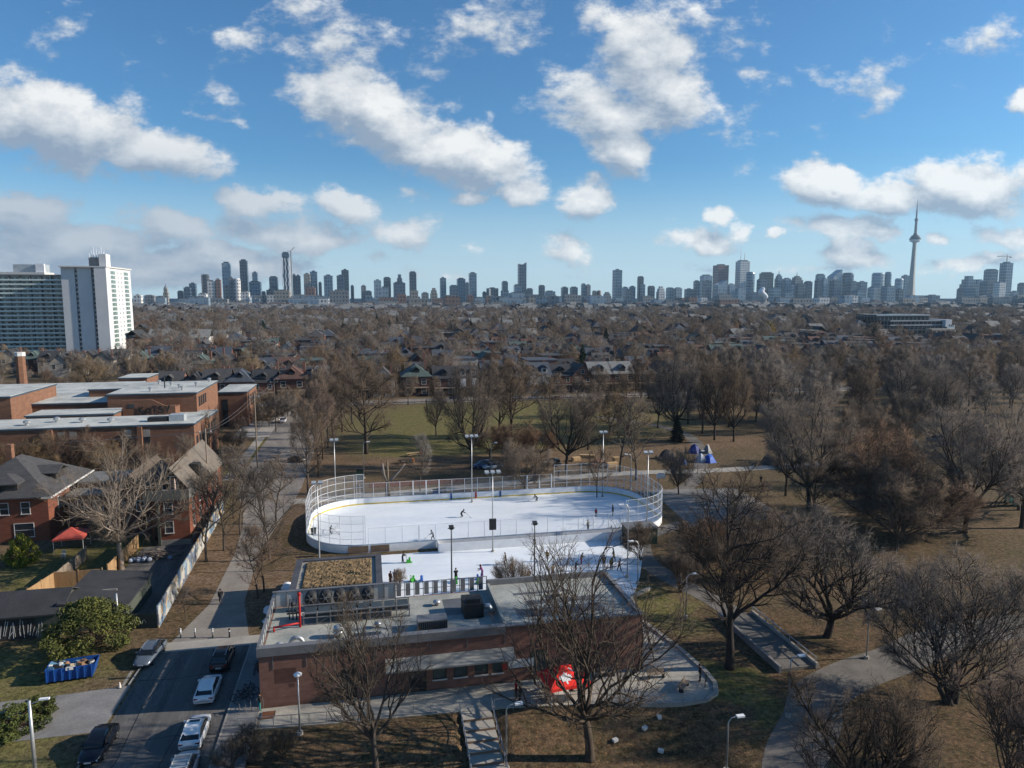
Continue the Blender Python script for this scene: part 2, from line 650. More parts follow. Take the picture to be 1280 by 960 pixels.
SC.view_settings.view_transform = 'Standard'
SC.view_settings.look = 'None'
SC.view_settings.exposure = 0.50
SC.view_settings.gamma = 1.0
SC.render.film_transparent = False
cy = SC.cycles
cy.max_bounces = 5
cy.diffuse_bounces = 2
cy.glossy_bounces = 2
cy.transmission_bounces = 2
cy.transparent_max_bounces = 10
cy.volume_bounces = 0
cy.caustics_reflective = False
cy.caustics_refractive = False
cy.use_adaptive_sampling = True
cy.adaptive_threshold = 0.015
cy.use_denoising = True
cy.sample_clamp_indirect = 4.0

# ------------------------------------------------------------------ the air between here and downtown
hz, nt, bs, out_ = nodes_of('haze_air')
nt.nodes.remove(bs)
pv = nt.nodes.new('ShaderNodeVolumePrincipled')
pv.inputs['Color'].default_value = (0.50, 0.76, 1.0, 1)
pv.inputs['Density'].default_value = 0.000042
pv.inputs['Anisotropy'].default_value = 0.25
nt.links.new(pv.outputs[0], out_.inputs['Volume'])
hb = MB().box(-4600, 4600, -60, 5600, -3.5, 585)
tag(hb.build('haze', hz), kind='stuff')
# ------------------------------------------------------------------ ground
def ground_material():
    m, nt, bs, out = nodes_of('ground_cover')
    N, L = nt.nodes, nt.links
    tc = N.new('ShaderNodeTexCoord')

    def noise(scale, detail=5, rough=.6, vec=None, st=None):
        n = N.new('ShaderNodeTexNoise')
        n.inputs['Scale'].default_value = scale
        n.inputs['Detail'].default_value = detail
        n.inputs['Roughness'].default_value = rough
        if st:
            mp = N.new('ShaderNodeMapping'); mp.inputs['Scale'].default_value = st
            L.new(tc.outputs['Object'], mp.inputs[0]); L.new(mp.outputs[0], n.inputs['Vector'])
        else:
            L.new(tc.outputs['Object'], n.inputs['Vector'])
        return n

    def mix(a, b, f):
        x = N.new('ShaderNodeMix'); x.data_type = 'RGBA'
        for s, val in (('A', a), ('B', b)):
            if isinstance(val, tuple):
                x.inputs[s].default_value = c4(val)
            else:
                L.new(val, x.inputs[s])
        L.new(f, x.inputs['Factor'])
        return x.outputs['Result']

    def ramp(src, lo, hi):
        r = N.new('ShaderNodeMapRange'); r.interpolation_type = 'SMOOTHSTEP'
        r.inputs['From Min'].default_value = lo; r.inputs['From Max'].default_value = hi
        L.new(src, r.inputs['Value'])
        return r.outputs[0]
    # ragged patches: ellipses in grid metres, warped by noise
    wz = noise(0.12, 5)
    sb = N.new('ShaderNodeVectorMath'); sb.operation = 'SUBTRACT'; sb.inputs[1].default_value = (.5, .5, .5)
    L.new(wz.outputs['Color'], sb.inputs[0])
    sc = N.new('ShaderNodeVectorMath'); sc.operation = 'SCALE'; sc.inputs['Scale'].default_value = 14.0
    L.new(sb.outputs[0], sc.inputs[0])
    wp = N.new('ShaderNodeVectorMath'); wp.operation = 'ADD'
    L.new(tc.outputs['Object'], wp.inputs[0]); L.new(sc.outputs[0], wp.inputs[1])

    def patches(ells, edge):
        acc = None
        for (u, v, ru, rv) in ells:
            mp = N.new('ShaderNodeMapping'); mp.vector_type = 'TEXTURE'
            mp.inputs['Location'].default_value = (u, v, 0)
            mp.inputs['Scale'].default_value = (ru, rv, 1000)
            L.new(wp.outputs[0], mp.inputs[0])
            ln = N.new('ShaderNodeVectorMath'); ln.operation = 'LENGTH'
            L.new(mp.outputs[0], ln.inputs[0])
            r = N.new('ShaderNodeMapRange'); r.interpolation_type = 'SMOOTHSTEP'
            r.inputs['From Min'].default_value = 1 + edge; r.inputs['From Max'].default_value = 1 - edge
            L.new(ln.outputs['Value'], r.inputs['Value'])
            if acc is None:
                acc = r.outputs[0]
            else:
                mx = N.new('ShaderNodeMath'); mx.operation = 'MAXIMUM'
                L.new(acc, mx.inputs[0]); L.new(r.outputs[0], mx.inputs[1])
                acc = mx.outputs[0]
        return acc
    big, mid, fin = noise(0.055, 6), noise(0.45, 6, .7), noise(5.5, 4, .7)
    base = mix((0.115, 0.084, 0.048), (0.150, 0.104, 0.064), ramp(big.outputs['Fac'], .4, .62))
    base = mix(base, (0.092, 0.076, 0.036), ramp(mid.outputs['Fac'], .5, .68))
    green = mix((0.120, 0.112, 0.038), (0.155, 0.128, 0.055), ramp(mid.outputs['Fac'], .4, .6))
    leaf = mix((0.118, 0.079, 0.048), (0.082, 0.064, 0.034), ramp(mid.outputs['Fac'], .42, .6))
    earth = mix((0.175, 0.120, 0.078), (0.140, 0.092, 0.054), ramp(mid.outputs['Fac'], .4, .6))
    lz = noise(4.2, 4, .75)
    leaf = mix(leaf, (0.215, 0.118, 0.058), ramp(lz.outputs['Fac'], .54, .63))
    leaf = mix(leaf, (0.050, 0.040, 0.022), ramp(noise(2.3, 4, .7).outputs['Fac'], .58, .68))
    base = mix(base, (0.070, 0.064, 0.030), ramp(noise(1.1, 5, .7).outputs['Fac'], .54, .68))
    o = mix(base, earth, patches([(-18, 100, 9, 26), (-14, 150, 6, 30), (30, 158, 45, 9), (70, 165, 40, 8)], .35))
    o = mix(o, leaf, patches([(8, 51, 28, 9), (48, 60, 20, 12), (48, 42, 22, 9), (72, 70, 14, 12), (36, 66, 8, 9), (70, 50, 30, 16), (-14, 108, 5, 9), (60, 90, 25, 14), (-22, 84, 3, 8)], .35))
    o = mix(o, green, patches([(44, 210, 52, 42), (18, 178, 22, 14), (-31, 57, 7, 9), (-40, 74, 14, 6), (12, 46, 7, 2.2), (33.5, 58, 2.5, 6),
                               (34, 77, 4, 6), (-40, 105, 10, 10), (-26, 170, 3, 40)], .28))
    v = N.new('ShaderNodeMapRange')
    v.inputs['From Min'].default_value = 0.25; v.inputs['From Max'].default_value = 0.75
    v.inputs['To Min'].default_value = 0.62; v.inputs['To Max'].default_value = 1.35
    L.new(fin.outputs['Fac'], v.inputs['Value'])
    cl = noise(1.9, 3, .75)
    v2 = N.new('ShaderNodeMapRange')
    v2.inputs['From Min'].default_value = 0.36; v2.inputs['From Max'].default_value = 0.64
    v2.inputs['To Min'].default_value = 0.52; v2.inputs['To Max'].default_value = 1.40
    L.new(cl.outputs['Fac'], v2.inputs['Value'])
    vm_ = N.new('ShaderNodeMath'); vm_.operation = 'MULTIPLY'
    L.new(v.outputs[0], vm_.inputs[0]); L.new(v2.outputs[0], vm_.inputs[1])
    s = N.new('ShaderNodeVectorMath'); s.operation = 'SCALE'
    L.new(o, s.inputs[0]); L.new(vm_.outputs[0], s.inputs['Scale'])
    L.new(s.outputs[0], bs.inputs['Base Color'])
    bs.inputs['Roughness'].default_value = 0.95
    bs.inputs['Specular IOR Level'].default_value = 0.1
    bp = N.new('ShaderNodeBump'); bp.inputs['Strength'].default_value = 0.5; bp.inputs['Distance'].default_value = 0.15
    L.new(fin.outputs['Fac'], bp.inputs['Height']); L.new(bp.outputs[0], bs.inputs['Normal'])
    return m


def build_ground():
    us = sorted(set(list(range(-5000, 5001, 500)) + list(range(-80, 81, 10)) + [x * 0.5 for x in range(-24, 64)]))
    vs = sorted(set(list(range(-500, 9001, 500)) + list(range(0, 200, 10)) + [38 + x * 0.5 for x in range(0, 44)]))
    ver = [(u, v, gz(u, v)) for v in vs for u in us]
    n = len(us)
    fs = [(j * n + i, j * n + i + 1, (j + 1) * n + i + 1, (j + 1) * n + i) for j in range(len(vs) - 1) for i in range(n - 1)]
    g = MB().add(ver, fs).build('ground', ground_material(), smooth=True)
    grid(g)
    tag(g, kind='structure')


build_ground()

asphalt = mat('asphalt', (0.145, 0.136, 0.126), (0.078, 0.075, 0.073), scale=0.45, rough=.9, fine=.25, stretch=(2.0, .25, 1))
asphalt_old = mat('asphalt_worn', (0.245, 0.218, 0.192), (0.150, 0.136, 0.123), scale=0.28, rough=.9, fine=.25, stretch=(1.4, .5, 1))
concrete = mat('concrete', (0.36, 0.335, 0.295), (0.27, 0.25, 0.22), scale=0.5, rough=.85, fine=.12)
concrete_grey = mat('concrete_grey', (0.235, 0.225, 0.215), (0.165, 0.16, 0.155), scale=0.4, rough=.88, fine=.15)
paving = mat('plaza_paving', (0.40, 0.375, 0.325), (0.30, 0.285, 0.25), scale=0.35, rough=.8, fine=.12)
paint_white = mat('road_paint', (0.30, 0.29, 0.26), (0.15, 0.145, 0.135), scale=3.0, rough=.7)
ice_m = mat('ice', (0.80, 0.835, 0.86), (0.66, 0.71, 0.76), scale=0.16, rough=.32, spec=.45, detail=9, fine=.05, stretch=(.45, 1.6, 1), lo=.36, hi=.66)
snow_m = mat('snow', (0.80, 0.81, 0.84), (0.52, 0.51, 0.50), scale=1.1, rough=.8, bump=.8)

# roads and walks (grid metres)
sheet('parking_street', [(-23.2, 10), (-13.6, 10), (-13.0, 76.4), (-22.8, 76.4)], 0.012, asphalt)
sheet('driveway', [(-75, 62.2), (-23.2, 62.8), (-23.1, 70.2), (-30, 69.6), (-75, 68.6)], 0.02, concrete_grey)
sheet('street_apron', [(-23.0, 76.4), (-10.4, 76.4), (-10.4, 78.6), (-23.4, 78.6)], 0.02, concrete)
sheet('sidewalk_beside_rink_house', [(-13.0, 40), (-10.35, 40), (-10.35, 76.4), (-13.0, 76.4)], 0.13, concrete_grey)
sheet('park_walk', [(-21.6, 78.6), (-13.6, 78.6), (-15.6, 88), (-16.2, 106), (-15.2, 118), (-14.2, 130), (-22.4, 130), (-20.6, 118), (-19.7, 106), (-19.6, 88)], 0.016, mat('walk_concrete', (0.27, 0.24, 0.205), (0.20, 0.178, 0.155), scale=0.35, rough=.9, fine=.15))
sheet('side_street', [(-22.4, 128), (-14.2, 128), (-13.4, 142), (-13.2, 262), (-26.6, 262), (-26.6, 150), (-24.6, 138)], 0.024, asphalt_old)
sheet('street_sidewalk', [(-29.6, 150), (-27.4, 150), (-27.4, 250), (-29.6, 250)], 0.03, concrete)
sheet('school_plaza', [(-36, 196), (-26.6, 196), (-26.6, 222), (-36, 222)], 0.026, concrete)
sheet('cross_street', [(-260, 252.5), (330, 252.5), (330, 260.5), (-260, 260.5)], 0.028, asphalt_old)
sheet('cross_street_sidewalk', [(-13, 249.2), (330, 249.2), (330, 251.2), (-13, 251.2)], 0.03, concrete)
mk = MB()
for k in range(9):
    mk.box(-26 + k * 1.4, -25.2 + k * 1.4, 249.2, 252.2, 0.0, 0.032)
tag(grid(mk.build('crosswalk_stripes', paint_white)), kind='structure')
mk = MB()
for px, py in ((131, 890), (159, 848)):
    u0, v0 = at(px, py)
    mk.box(u0 - .13, u0 + .13, v0 - 1.4, v0 + 1.4, 0, 0.018)
tag(grid(mk.build('parking_stripes', paint_white)), kind='structure')
mk = MB()
for v0, v1 in ((40, 76.2),):
    mk.box(-18.6, -17.2, v0, v1, 0, 0.016)
    mk.box(-16.0, -15.7, v0, v1 - 10, 0, 0.016)
tag(grid(mk.build('asphalt_patches', mat('asphalt_patch', (0.118, 0.112, 0.105), (0.085, 0.082, 0.08), scale=.5, rough=.9, stretch=(2, .3, 1)))), kind='structure')
mk = MB()
for pts_ in (((-22, 52), (-20.6, 58), (-20.9, 66), (-19.8, 75)), ((-16.8, 50), (-17.1, 57), (-16.6, 63)), ((-22.6, 71), (-19.5, 70.6), (-15, 71.2), (-13.4, 70.9)), ((-21.9, 60.5), (-17, 60.9), (-13.5, 60.4))):
    for p_, q_ in zip(pts_[:-1], pts_[1:]):
        mk.bar((p_[0], p_[1], .008), (q_[0], q_[1], .008), .07, .024)
tag(grid(mk.build('tar_lines', mat('tar', (.022, .022, .023), rough=.6))), kind='structure')
mk = MB()
mk.box(-13.15, -13.0, 20, 76.3, 0, 0.14)
mk.box(-23.35, -23.2, 20, 62.7, 0, 0.14)
mk.prism([(-23.35, 70.2), (-23.2, 70.2), (-22.95, 76.4), (-23.1, 76.4)], 0, 0.14)
tag(grid(mk.build('kerb', concrete)), kind='structure')
# the paths through the park
def ribbon(name, pts, w, z, m):
    L_, R_ = [], []
    for i, p in enumerate(pts):
        a, b = pts[max(0, i - 1)], pts[min(len(pts) - 1, i + 1)]
        d = Vector((b[0] - a[0], b[1] - a[1])).normalized()
        ww = w[i] if hasattr(w, '__len__') else w
        L_.append((p[0] - d.y * ww / 2, p[1] + d.x * ww / 2))
        R_.append((p[0] + d.y * ww / 2, p[1] - d.x * ww / 2))
    vs = [(x, y, z) for x, y in L_] + [(x, y, z) for x, y in R_]
    vs += [(x, y, z - .25) for x, y in L_] + [(x, y, z - .25) for x, y in R_]
    n = len(pts)
    fs = []
    for i in range(n - 1):
        fs += [(i + n, i + n + 1, i + 1, i), (i + 2 * n, i, i + 1, i + 1 + 2 * n), (i + 3 * n + 1, i + n + 1, i + n, i + 3 * n)]
    o = MB().add(vs, fs).build(name, m)
    grid(o)
    return tag(o, kind='structure')


def spline(pts, k=6):
    out = []
    P = [pts[0]] + list(pts) + [pts[-1]]
    for i in range(1, len(P) - 2):
        for j in range(k):
            t = j / k
            out.append(tuple(0.5 * (2 * P[i][c] + (P[i + 1][c] - P[i - 1][c]) * t + (2 * P[i - 1][c] - 5 * P[i][c] + 4 * P[i + 1][c] - P[i + 2][c]) * t * t
                                    + (3 * P[i][c] - P[i - 1][c] - 3 * P[i + 1][c] + P[i + 2][c]) * t ** 3) for c in range(len(pts[0]))))
    out.append(tuple(pts[-1]))
    return out


asph_path = mat('path_asphalt', (0.175, 0.158, 0.14), (0.115, 0.105, 0.095), scale=0.5, rough=.9, fine=.2)
ribbon('path', spline([(26, 36), (32.3, 46.6), (37.5, 52), (40.8, 55.6), (46.5, 58.2), (53, 60), (62, 63), (76, 64)]), 4.8, 0.014, asph_path)
ribbon('bridge_path', spline([(41.6, 72), (41.0, 77), (38.8, 84), (38, 92), (42, 101), (52, 106)]), 3.0, 0.016, asph_path)
ribbon('rink_walk', spline([(-14, 131.5), (5, 133.5), (30, 137), (52, 139.5), (72, 138), (100, 139)]), 3.4, 0.018, concrete)
ribbon('field_walk', spline([(56, 122), (66, 133), (80, 160), (84, 185), (70, 210)]), 3.0, 0.015, asph_path)
sheet('ball_court', [(51, 106), (69, 104), (70, 124), (53, 126)], 0.02, concrete_grey)
# the plaza round the rink house, with its rounded end
TERR = [(-13.0, 60.6), (-4, 60.0), (5.8, 59.6), (12, 59.2), (18, 58.5), (24, 57.2), (27.5, 56.6), (29.8, 56.7), (31.3, 57.6), (32.0, 59.2), (32.1, 61.5), (31.6, 66), (30.6, 71), (29.6, 76),
        (28.6, 79), (26, 79), (26.5, 63.5), (-10.4, 63.5), (-13.0, 63.5)]
sheet('plaza', TERR, 0.06, paving)
ICE2 = [(-9.2, 91), (-8.6, 97.5), (-7.6, 100.6), (41, 100.6), (40, 97), (38.4, 93.5), (35, 86), (31.5, 79.5), (26, 76), (1.2, 76), (1.2, 91)]
sheet('skating_pad', ICE2, 0.05, ice_m)
# terrace retaining edge
ed = MB()
pts = TERR[4:14]
for a, b in zip(pts[:-1], pts[1:]):
    ed.bar((a[0], a[1], -.1), (b[0], b[1], -.1), 0.45, 0.7)
e = ed.build('plaza_kerb_wall', concrete)
grid(e)
tag(e, 'curved concrete kerb wall round the end of the plaza', 'low wall')
# ------------------------------------------------------------------ trees
def bark(name, c, c2, rnd=.18):
    return mat(name, c, c2, scale=1.5, rough=.92, spec=.1, rnd=rnd, stretch=(1, 1, .3))


BARK = bark('bark_brown', (0.095, 0.073, 0.055), (0.055, 0.043, 0.034))
BARK_DARK = bark('bark_dark', (0.055, 0.044, 0.037), (0.032, 0.027, 0.024))
BARK_PALE = bark('bark_pale', (0.25, 0.205, 0.165), (0.15, 0.12, 0.095))
TWIG = mat('twig_brown', (0.155, 0.121, 0.094), (0.108, 0.085, 0.066), scale=.25, rough=.9, spec=.1, rnd=.25)
TWIG_RED = mat('twig_russet', (0.170, 0.116, 0.085), (0.120, 0.082, 0.060), scale=.25, rough=.9, spec=.1, rnd=.2)
TWIG_GREY = mat('twig_grey', (0.235, 0.200, 0.172), (0.160, 0.136, 0.117), scale=.25, rough=.9, spec=.1, rnd=.15)
TWIG_TAN = mat('twig_tan', (0.22, 0.162, 0.105), (0.155, 0.115, 0.075), scale=.25, rough=.9, spec=.1, rnd=.2)
NEEDLE = mat('needles_olive', (0.125, 0.128, 0.034), (0.050, 0.062, 0.020), scale=.8, rough=.8, spec=.15)
NEEDLE_DARK = mat('needles_dark', (0.026, 0.042, 0.022), (0.014, 0.024, 0.016), scale=.6, rough=.85, spec=.12, rnd=.3)
LEAF_GOLD = mat('leaves_gold', (0.34, 0.23, 0.045), (0.20, 0.14, 0.035), scale=.6, rough=.85)
HEDGE = mat('hedge_leaves', (0.10, 0.115, 0.028), (0.045, 0.060, 0.018), scale=.9, rough=.8)


class Tree:
    """a bare tree: limbs as tapered tubes, fine wood as thin three-sided tapers; grown inside an egg-shaped envelope"""

    def __init__(self, seed, H=16, trunk=3.2, R_=6.5, rt=.34, limbs=7, sub=7, subsub=6, twigs=7, lean=0.0, rise=.55, low=.12, twig_r=.013, twig_l=1.2,
                 leader=True, sides=6, droop=0.0, stems=1, wood=3):
        self.rs = np.random.RandomState(seed)
        self.H, self.R = H, R_
        z0 = trunk * .75
        self.c = np.array([0, 0, (z0 + H) / 2 + .04 * H])
        self.rad = np.array([R_, R_, (H - z0) / 2 * 1.02])
        self.wood = MB()
        self.tw = []        # start, end, radius
        self.q = dict(sub=sub, subsub=subsub, twigs=twigs, rise=rise, twig_r=twig_r, twig_l=twig_l, droop=droop, sides=sides, wood=wood)
        rs = self.rs
        for s in range(stems):
            base = np.zeros(3) if stems == 1 else np.array([rs.uniform(-.5, .5), rs.uniform(-.5, .5), 0])
            az = rs.uniform(0, 6.28)
            dirn = np.array([math.cos(az) * lean, math.sin(az) * lean, 1.0])
            if stems > 1:
                az = 6.28 * s / stems + rs.uniform(-.4, .4)
                dirn = np.array([math.cos(az) * .42, math.sin(az) * .42, 1.0])
            dirn /= np.linalg.norm(dirn)
            top = H * (.90 if leader else .0)
            tl = max(trunk, top)
            n = 9 if leader else 5
            pts, rr = [base - np.array([0, 0, .25])], [rt * 1.45]
            p, d = base.copy(), dirn.copy()
            for i in range(n):
                f = (i + 1) / n
                d = d + rs.normal(0, .055, 3) * (1 if i else .3)
                d[2] = max(d[2], .6)
                d /= np.linalg.norm(d)
                if i == 0:
                    pts.append(p + d * tl / n * .25); rr.append(rt * 1.06)
                p = p + d * tl / n
                pts.append(p.copy())
                rr.append(rt * (1 - .93 * f ** .85) + .012 if leader else rt * (1 - .25 * f))
            self.wood.tube([tuple(x) for x in pts], rr, sides + 1)
            P = np.array(pts)
            k = limbs if stems == 1 else max(3, limbs // stems + 1)
            for j in range(k):
                if leader:
                    f = (trunk / tl) + (1 - trunk / tl) * ((j + rs.uniform(0, .8)) / k) ** .9 * .92
                else:
                    f = 1.0 - rs.uniform(0, .22) * (j > 1)
                x = f * (len(pts) - 1)
                i = min(int(x), len(pts) - 2)
                o = P[i] + (P[i + 1] - P[i]) * (x - i)
                ro = rr[i] + (rr[i + 1] - rr[i]) * (x - i)
                az = 2.4 * j + rs.uniform(-.5, .5)
                el = rs.uniform(.25, .75) + rise * (.35 + .5 * f) if leader else rs.uniform(.45, 1.15) + (rise - .5) * .6
                if not leader and j == 0:
                    el = 1.35
                el = min(el, 1.45)
                dd = np.array([math.cos(az) * math.cos(el), math.sin(az) * math.cos(el), math.sin(el)])
                self.branch(o, dd, ro * (.62 if leader else .66 if limbs < 14 else .5), 1)

    def reach(self, o, d):
        a = (o - self.c) / self.rad
        b = d / self.rad
        A_, B_, C_ = b @ b, 2 * a @ b, a @ a - 1
        D_ = B_ * B_ - 4 * A_ * C_
        if D_ <= 0:
            return .6
        return max(.5, (-B_ + math.sqrt(D_)) / (2 * A_))

    def branch(self, o, d, r, lv):
        rs, q = self.rs, self.q
        t = self.reach(o, d)
        Ls = [0, 1.0, .62, .42][lv] * t * rs.uniform(.82, 1.06)
        Ls = min(Ls, [0, 99, self.R * .85, self.R * .5][lv])
        n = [0, 7, 5, 3][lv]
        r = max(r, [0, .06, .032, .018][lv])
        pts, rr = [o], [r]
        p, dd = o.copy(), d.copy()
        for i in range(n):
            dd = dd + rs.normal(0, [0, .15, .19, .22][lv], 3)
            dd[2] += (.05 - q['droop']) * (1 if lv < 3 else .6)
            dd /= np.linalg.norm(dd)
            p = p + dd * Ls / n
            pts.append(p.copy())
            rr.append(r * (1 - .85 * (i + 1) / n) + .006)
        if lv <= q['wood']:
            self.wood.tube([tuple(x) for x in pts], rr, [0, q['sides'], max(3, q['sides'] - 1), 3][lv], caps=False)
        else:
            for i in range(n):
                self.tw.append((pts[i], pts[i + 1], rr[i]))
        P = np.array(pts)
        if lv < 3:
            m = int(q['sub'] if lv == 1 else q['subsub'])
            if lv == 1:
                m = max(3, int(m * min(1.4, Ls / (self.R * .9))))
            for j in range(m):
                f = .22 + .78 * (j + rs.uniform(.2, .9)) / m
                f = min(f, .99)
                x = f * n
                i = min(int(x), n - 1)
                oo = P[i] + (P[i + 1] - P[i]) * (x - i)
                base = (P[i + 1] - P[i])
                base = base / np.linalg.norm(base)
                s = rs.normal(0, 1, 3)
                s -= base * (s @ base)
                s /= np.linalg.norm(s) + 1e-9
                an = rs.uniform(.45, .95)
                nd = base * math.cos(an) + s * math.sin(an)
                nd[2] += q['rise'] * .28
                nd /= np.linalg.norm(nd)
                self.branch(oo, nd, rr[i] * .62, lv + 1)
        m = q['twigs'] if lv == 3 else q['twigs'] // 2 if lv == 2 else 0
        for j in range(m):
            f = rs.uniform(.15, 1.0)
            x = f * n
            i = min(int(x), n - 1)
            oo = P[i] + (P[i + 1] - P[i]) * (x - i)
            base = (P[i + 1] - P[i]) / (np.linalg.norm(P[i + 1] - P[i]) + 1e-9)
            s = rs.normal(0, 1, 3)
            nd = base * .9 + s * .55
            nd[2] += q['rise'] * .28 - q['droop']
            nd /= np.linalg.norm(nd)
            e = oo + nd * q['twig_l'] * rs.uniform(.5, 1.2)
            self.tw.append((oo, e, q['twig_r'] * rs.uniform(.7, 1.2)))
            for _ in range(2):
                f2 = rs.uniform(.3, .9)
                o2 = oo + (e - oo) * f2
                n2 = nd + rs.normal(0, .5, 3)
                n2 /= np.linalg.norm(n2)
                self.tw.append((o2, o2 + n2 * q['twig_l'] * rs.uniform(.3, .6), q['twig_r'] * .7))

    def meshes(self, bark_m, twig_m):
        return self.wood.mesh('trunk', bark_m, True), sliver_mesh(self.tw, twig_m)


def sliver_mesh(tw, m, name='crown'):
    """thin three-sided tapers, all in one mesh"""
    S = np.array([t[0] for t in tw]); E = np.array([t[1] for t in tw]); r = np.array([t[2] for t in tw])
    d = E - S
    d /= np.linalg.norm(d, axis=1)[:, None] + 1e-9
    ref = np.where(np.abs(d[:, 2:3]) < .9, np.array([[0, 0, 1.0]]), np.array([[1.0, 0, 0]]))
    s = np.cross(d, ref); s /= np.linalg.norm(s, axis=1)[:, None]
    t = np.cross(s, d)
    V = np.zeros((len(S), 4, 3))
    for k in range(3):
        a = 2.0944 * k
        V[:, k] = S + (s * math.cos(a) + t * math.sin(a)) * r[:, None]
    V[:, 3] = E
    base = (np.arange(len(S)) * 4)[:, None]
    F = np.concatenate([base + np.array([[0, 1, 3]]), base + np.array([[1, 2, 3]]), base + np.array([[2, 0, 3]])])
    me = bpy.data.meshes.new(name)
    me.vertices.add(len(S) * 4)
    me.vertices.foreach_set('co', V.reshape(-1).astype(np.float32))
    me.loops.add(F.size)
    me.loops.foreach_set('vertex_index', F.reshape(-1).astype(np.int32))
    me.polygons.add(len(F))
    me.polygons.foreach_set('loop_start', np.arange(0, F.size, 3, dtype=np.int32))
    me.polygons.foreach_set('loop_total', np.full(len(F), 3, dtype=np.int32))
    me.materials.append(m)
    me.update(calc_edges=True)
    return me


def leaf_mesh(pts, size, m, rs, name='crown', along=None, flat=1.0):
    """many small leaf-sized four-sided blades at given points"""
    n = len(pts)
    P = np.array(pts)
    a = rs.normal(0, 1, (n, 3)); a[:, 2] *= flat
    if along is not None:
        a = a * .5 + along
    a /= np.linalg.norm(a, axis=1)[:, None]
    b = np.cross(a, rs.normal(0, 1, (n, 3))); b /= np.linalg.norm(b, axis=1)[:, None]
    sz = size * rs.uniform(.6, 1.3, (n, 1))
    V = np.stack([P - a * sz, P + b * sz * .38, P + a * sz, P - b * sz * .38], axis=1)
    F = (np.arange(n) * 4)[:, None] + np.array([[0, 1, 2, 3]])
    me = bpy.data.meshes.new(name)
    me.vertices.add(n * 4)
    me.vertices.foreach_set('co', V.reshape(-1).astype(np.float32))
    me.loops.add(F.size)
    me.loops.foreach_set('vertex_index', F.reshape(-1).astype(np.int32))
    me.polygons.add(n)
    me.polygons.foreach_set('loop_start', np.arange(0, F.size, 4, dtype=np.int32))
    me.polygons.foreach_set('loop_total', np.full(n, 4, dtype=np.int32))
    me.materials.append(m)
    me.update(calc_edges=True)
    return me


PROTO = {}


def proto(key, bark_m=BARK, twig_m=TWIG, **kw):
    t = Tree(**kw)
    PROTO[key] = t.meshes(bark_m, twig_m) + (t.H,)
    return PROTO[key]


# near trees: one mesh each, as the photo shows their branching
proto('fan', seed=11, H=20.5, trunk=4.0, R_=9.0, rt=.37, limbs=16, sub=8, subsub=5, twigs=3, leader=False, rise=.66, twig_r=.010, twig_l=.9, bark_m=BARK, twig_m=TWIG)
proto('fork', seed=5, H=17, trunk=4.2, R_=6.2, rt=.30, limbs=9, sub=8, subsub=6, twigs=3, leader=False, rise=.6, twig_r=.010, twig_l=.9, bark_m=BARK, twig_m=TWIG_TAN)
proto('tall', seed=23, H=20.5, trunk=4.6, R_=7.2, rt=.46, limbs=24, sub=8, subsub=6, twigs=4, leader=True, rise=.22, twig_r=.011, twig_l=1.0, bark_m=BARK_DARK, twig_m=TWIG)
proto('dome', seed=31, H=13.5, trunk=2.0, R_=7.6, rt=.40, limbs=10, sub=9, subsub=8, twigs=7, leader=False, rise=.35, twig_r=.012, twig_l=1.1, lean=.2, bark_m=BARK_DARK, twig_m=TWIG_GREY)
proto('domes', seed=37, H=15.0, trunk=1.6, R_=8.2, rt=.26, limbs=15, sub=9, subsub=8, twigs=7, leader=False, rise=.45, twig_r=.012, twig_l=1.1, stems=5, bark_m=BARK_DARK, twig_m=TWIG_GREY)
proto('shrubby', seed=41, H=7.5, trunk=.8, R_=4.6, rt=.11, limbs=15, sub=8, subsub=5, twigs=4, leader=False, rise=.6, twig_r=.011, twig_l=.8, stems=6, bark_m=BARK, twig_m=TWIG_RED)
proto('pale', seed=43, H=18, trunk=4.8, R_=10.0, rt=.36, limbs=13, sub=9, subsub=7, twigs=4, leader=False, rise=.2, twig_r=.011, twig_l=1.0, lean=.12, bark_m=BARK_PALE, twig_m=TWIG_TAN)
# park and street trees
for i, s in enumerate((101, 102, 103)):
    proto('oval%d' % i, seed=s, H=20, trunk=4.0, R_=7.4, rt=.36, limbs=17, sub=8, subsub=7, twigs=6, leader=True, rise=.34, twig_r=.018, twig_l=1.1, sides=5, wood=2)
for i, s in enumerate((111, 112, 113)):
    proto('vase%d' % i, seed=s, H=20, trunk=4.2, R_=8.8, rt=.40, limbs=10, sub=9, subsub=8, twigs=7, leader=False, rise=.32, twig_r=.018, twig_l=1.2, sides=5, wood=2)
for i, s in enumerate((121, 122)):
    proto('round%d' % i, seed=s, H=12, trunk=2.2, R_=6.4, rt=.24, limbs=11, sub=9, subsub=8, twigs=7, leader=False, rise=.3, twig_r=.016, twig_l=1.0, sides=4, wood=2)
for i, s in enumerate((131, 132)):
    proto('slim%d' % i, seed=s, H=10, trunk=2.4, R_=2.6, rt=.11, limbs=12, sub=6, subsub=5, twigs=3, leader=True, rise=.7, twig_r=.010, twig_l=.7, sides=4, wood=2)
# trees of the neighbourhood beyond the park
for i, (s, h, r, ld) in enumerate(((201, 17, 6.2, False), (202, 15, 6.8, False), (203, 19, 6.0, True), (204, 16, 7.4, False), (205, 12, 5.2, False))):
    proto('far%d' % i, seed=s, H=h, trunk=3.2, R_=r, rt=.32, limbs=8, sub=6, subsub=5, twigs=4, leader=ld, rise=.5, twig_r=.032, twig_l=1.5, sides=4, wood=1)


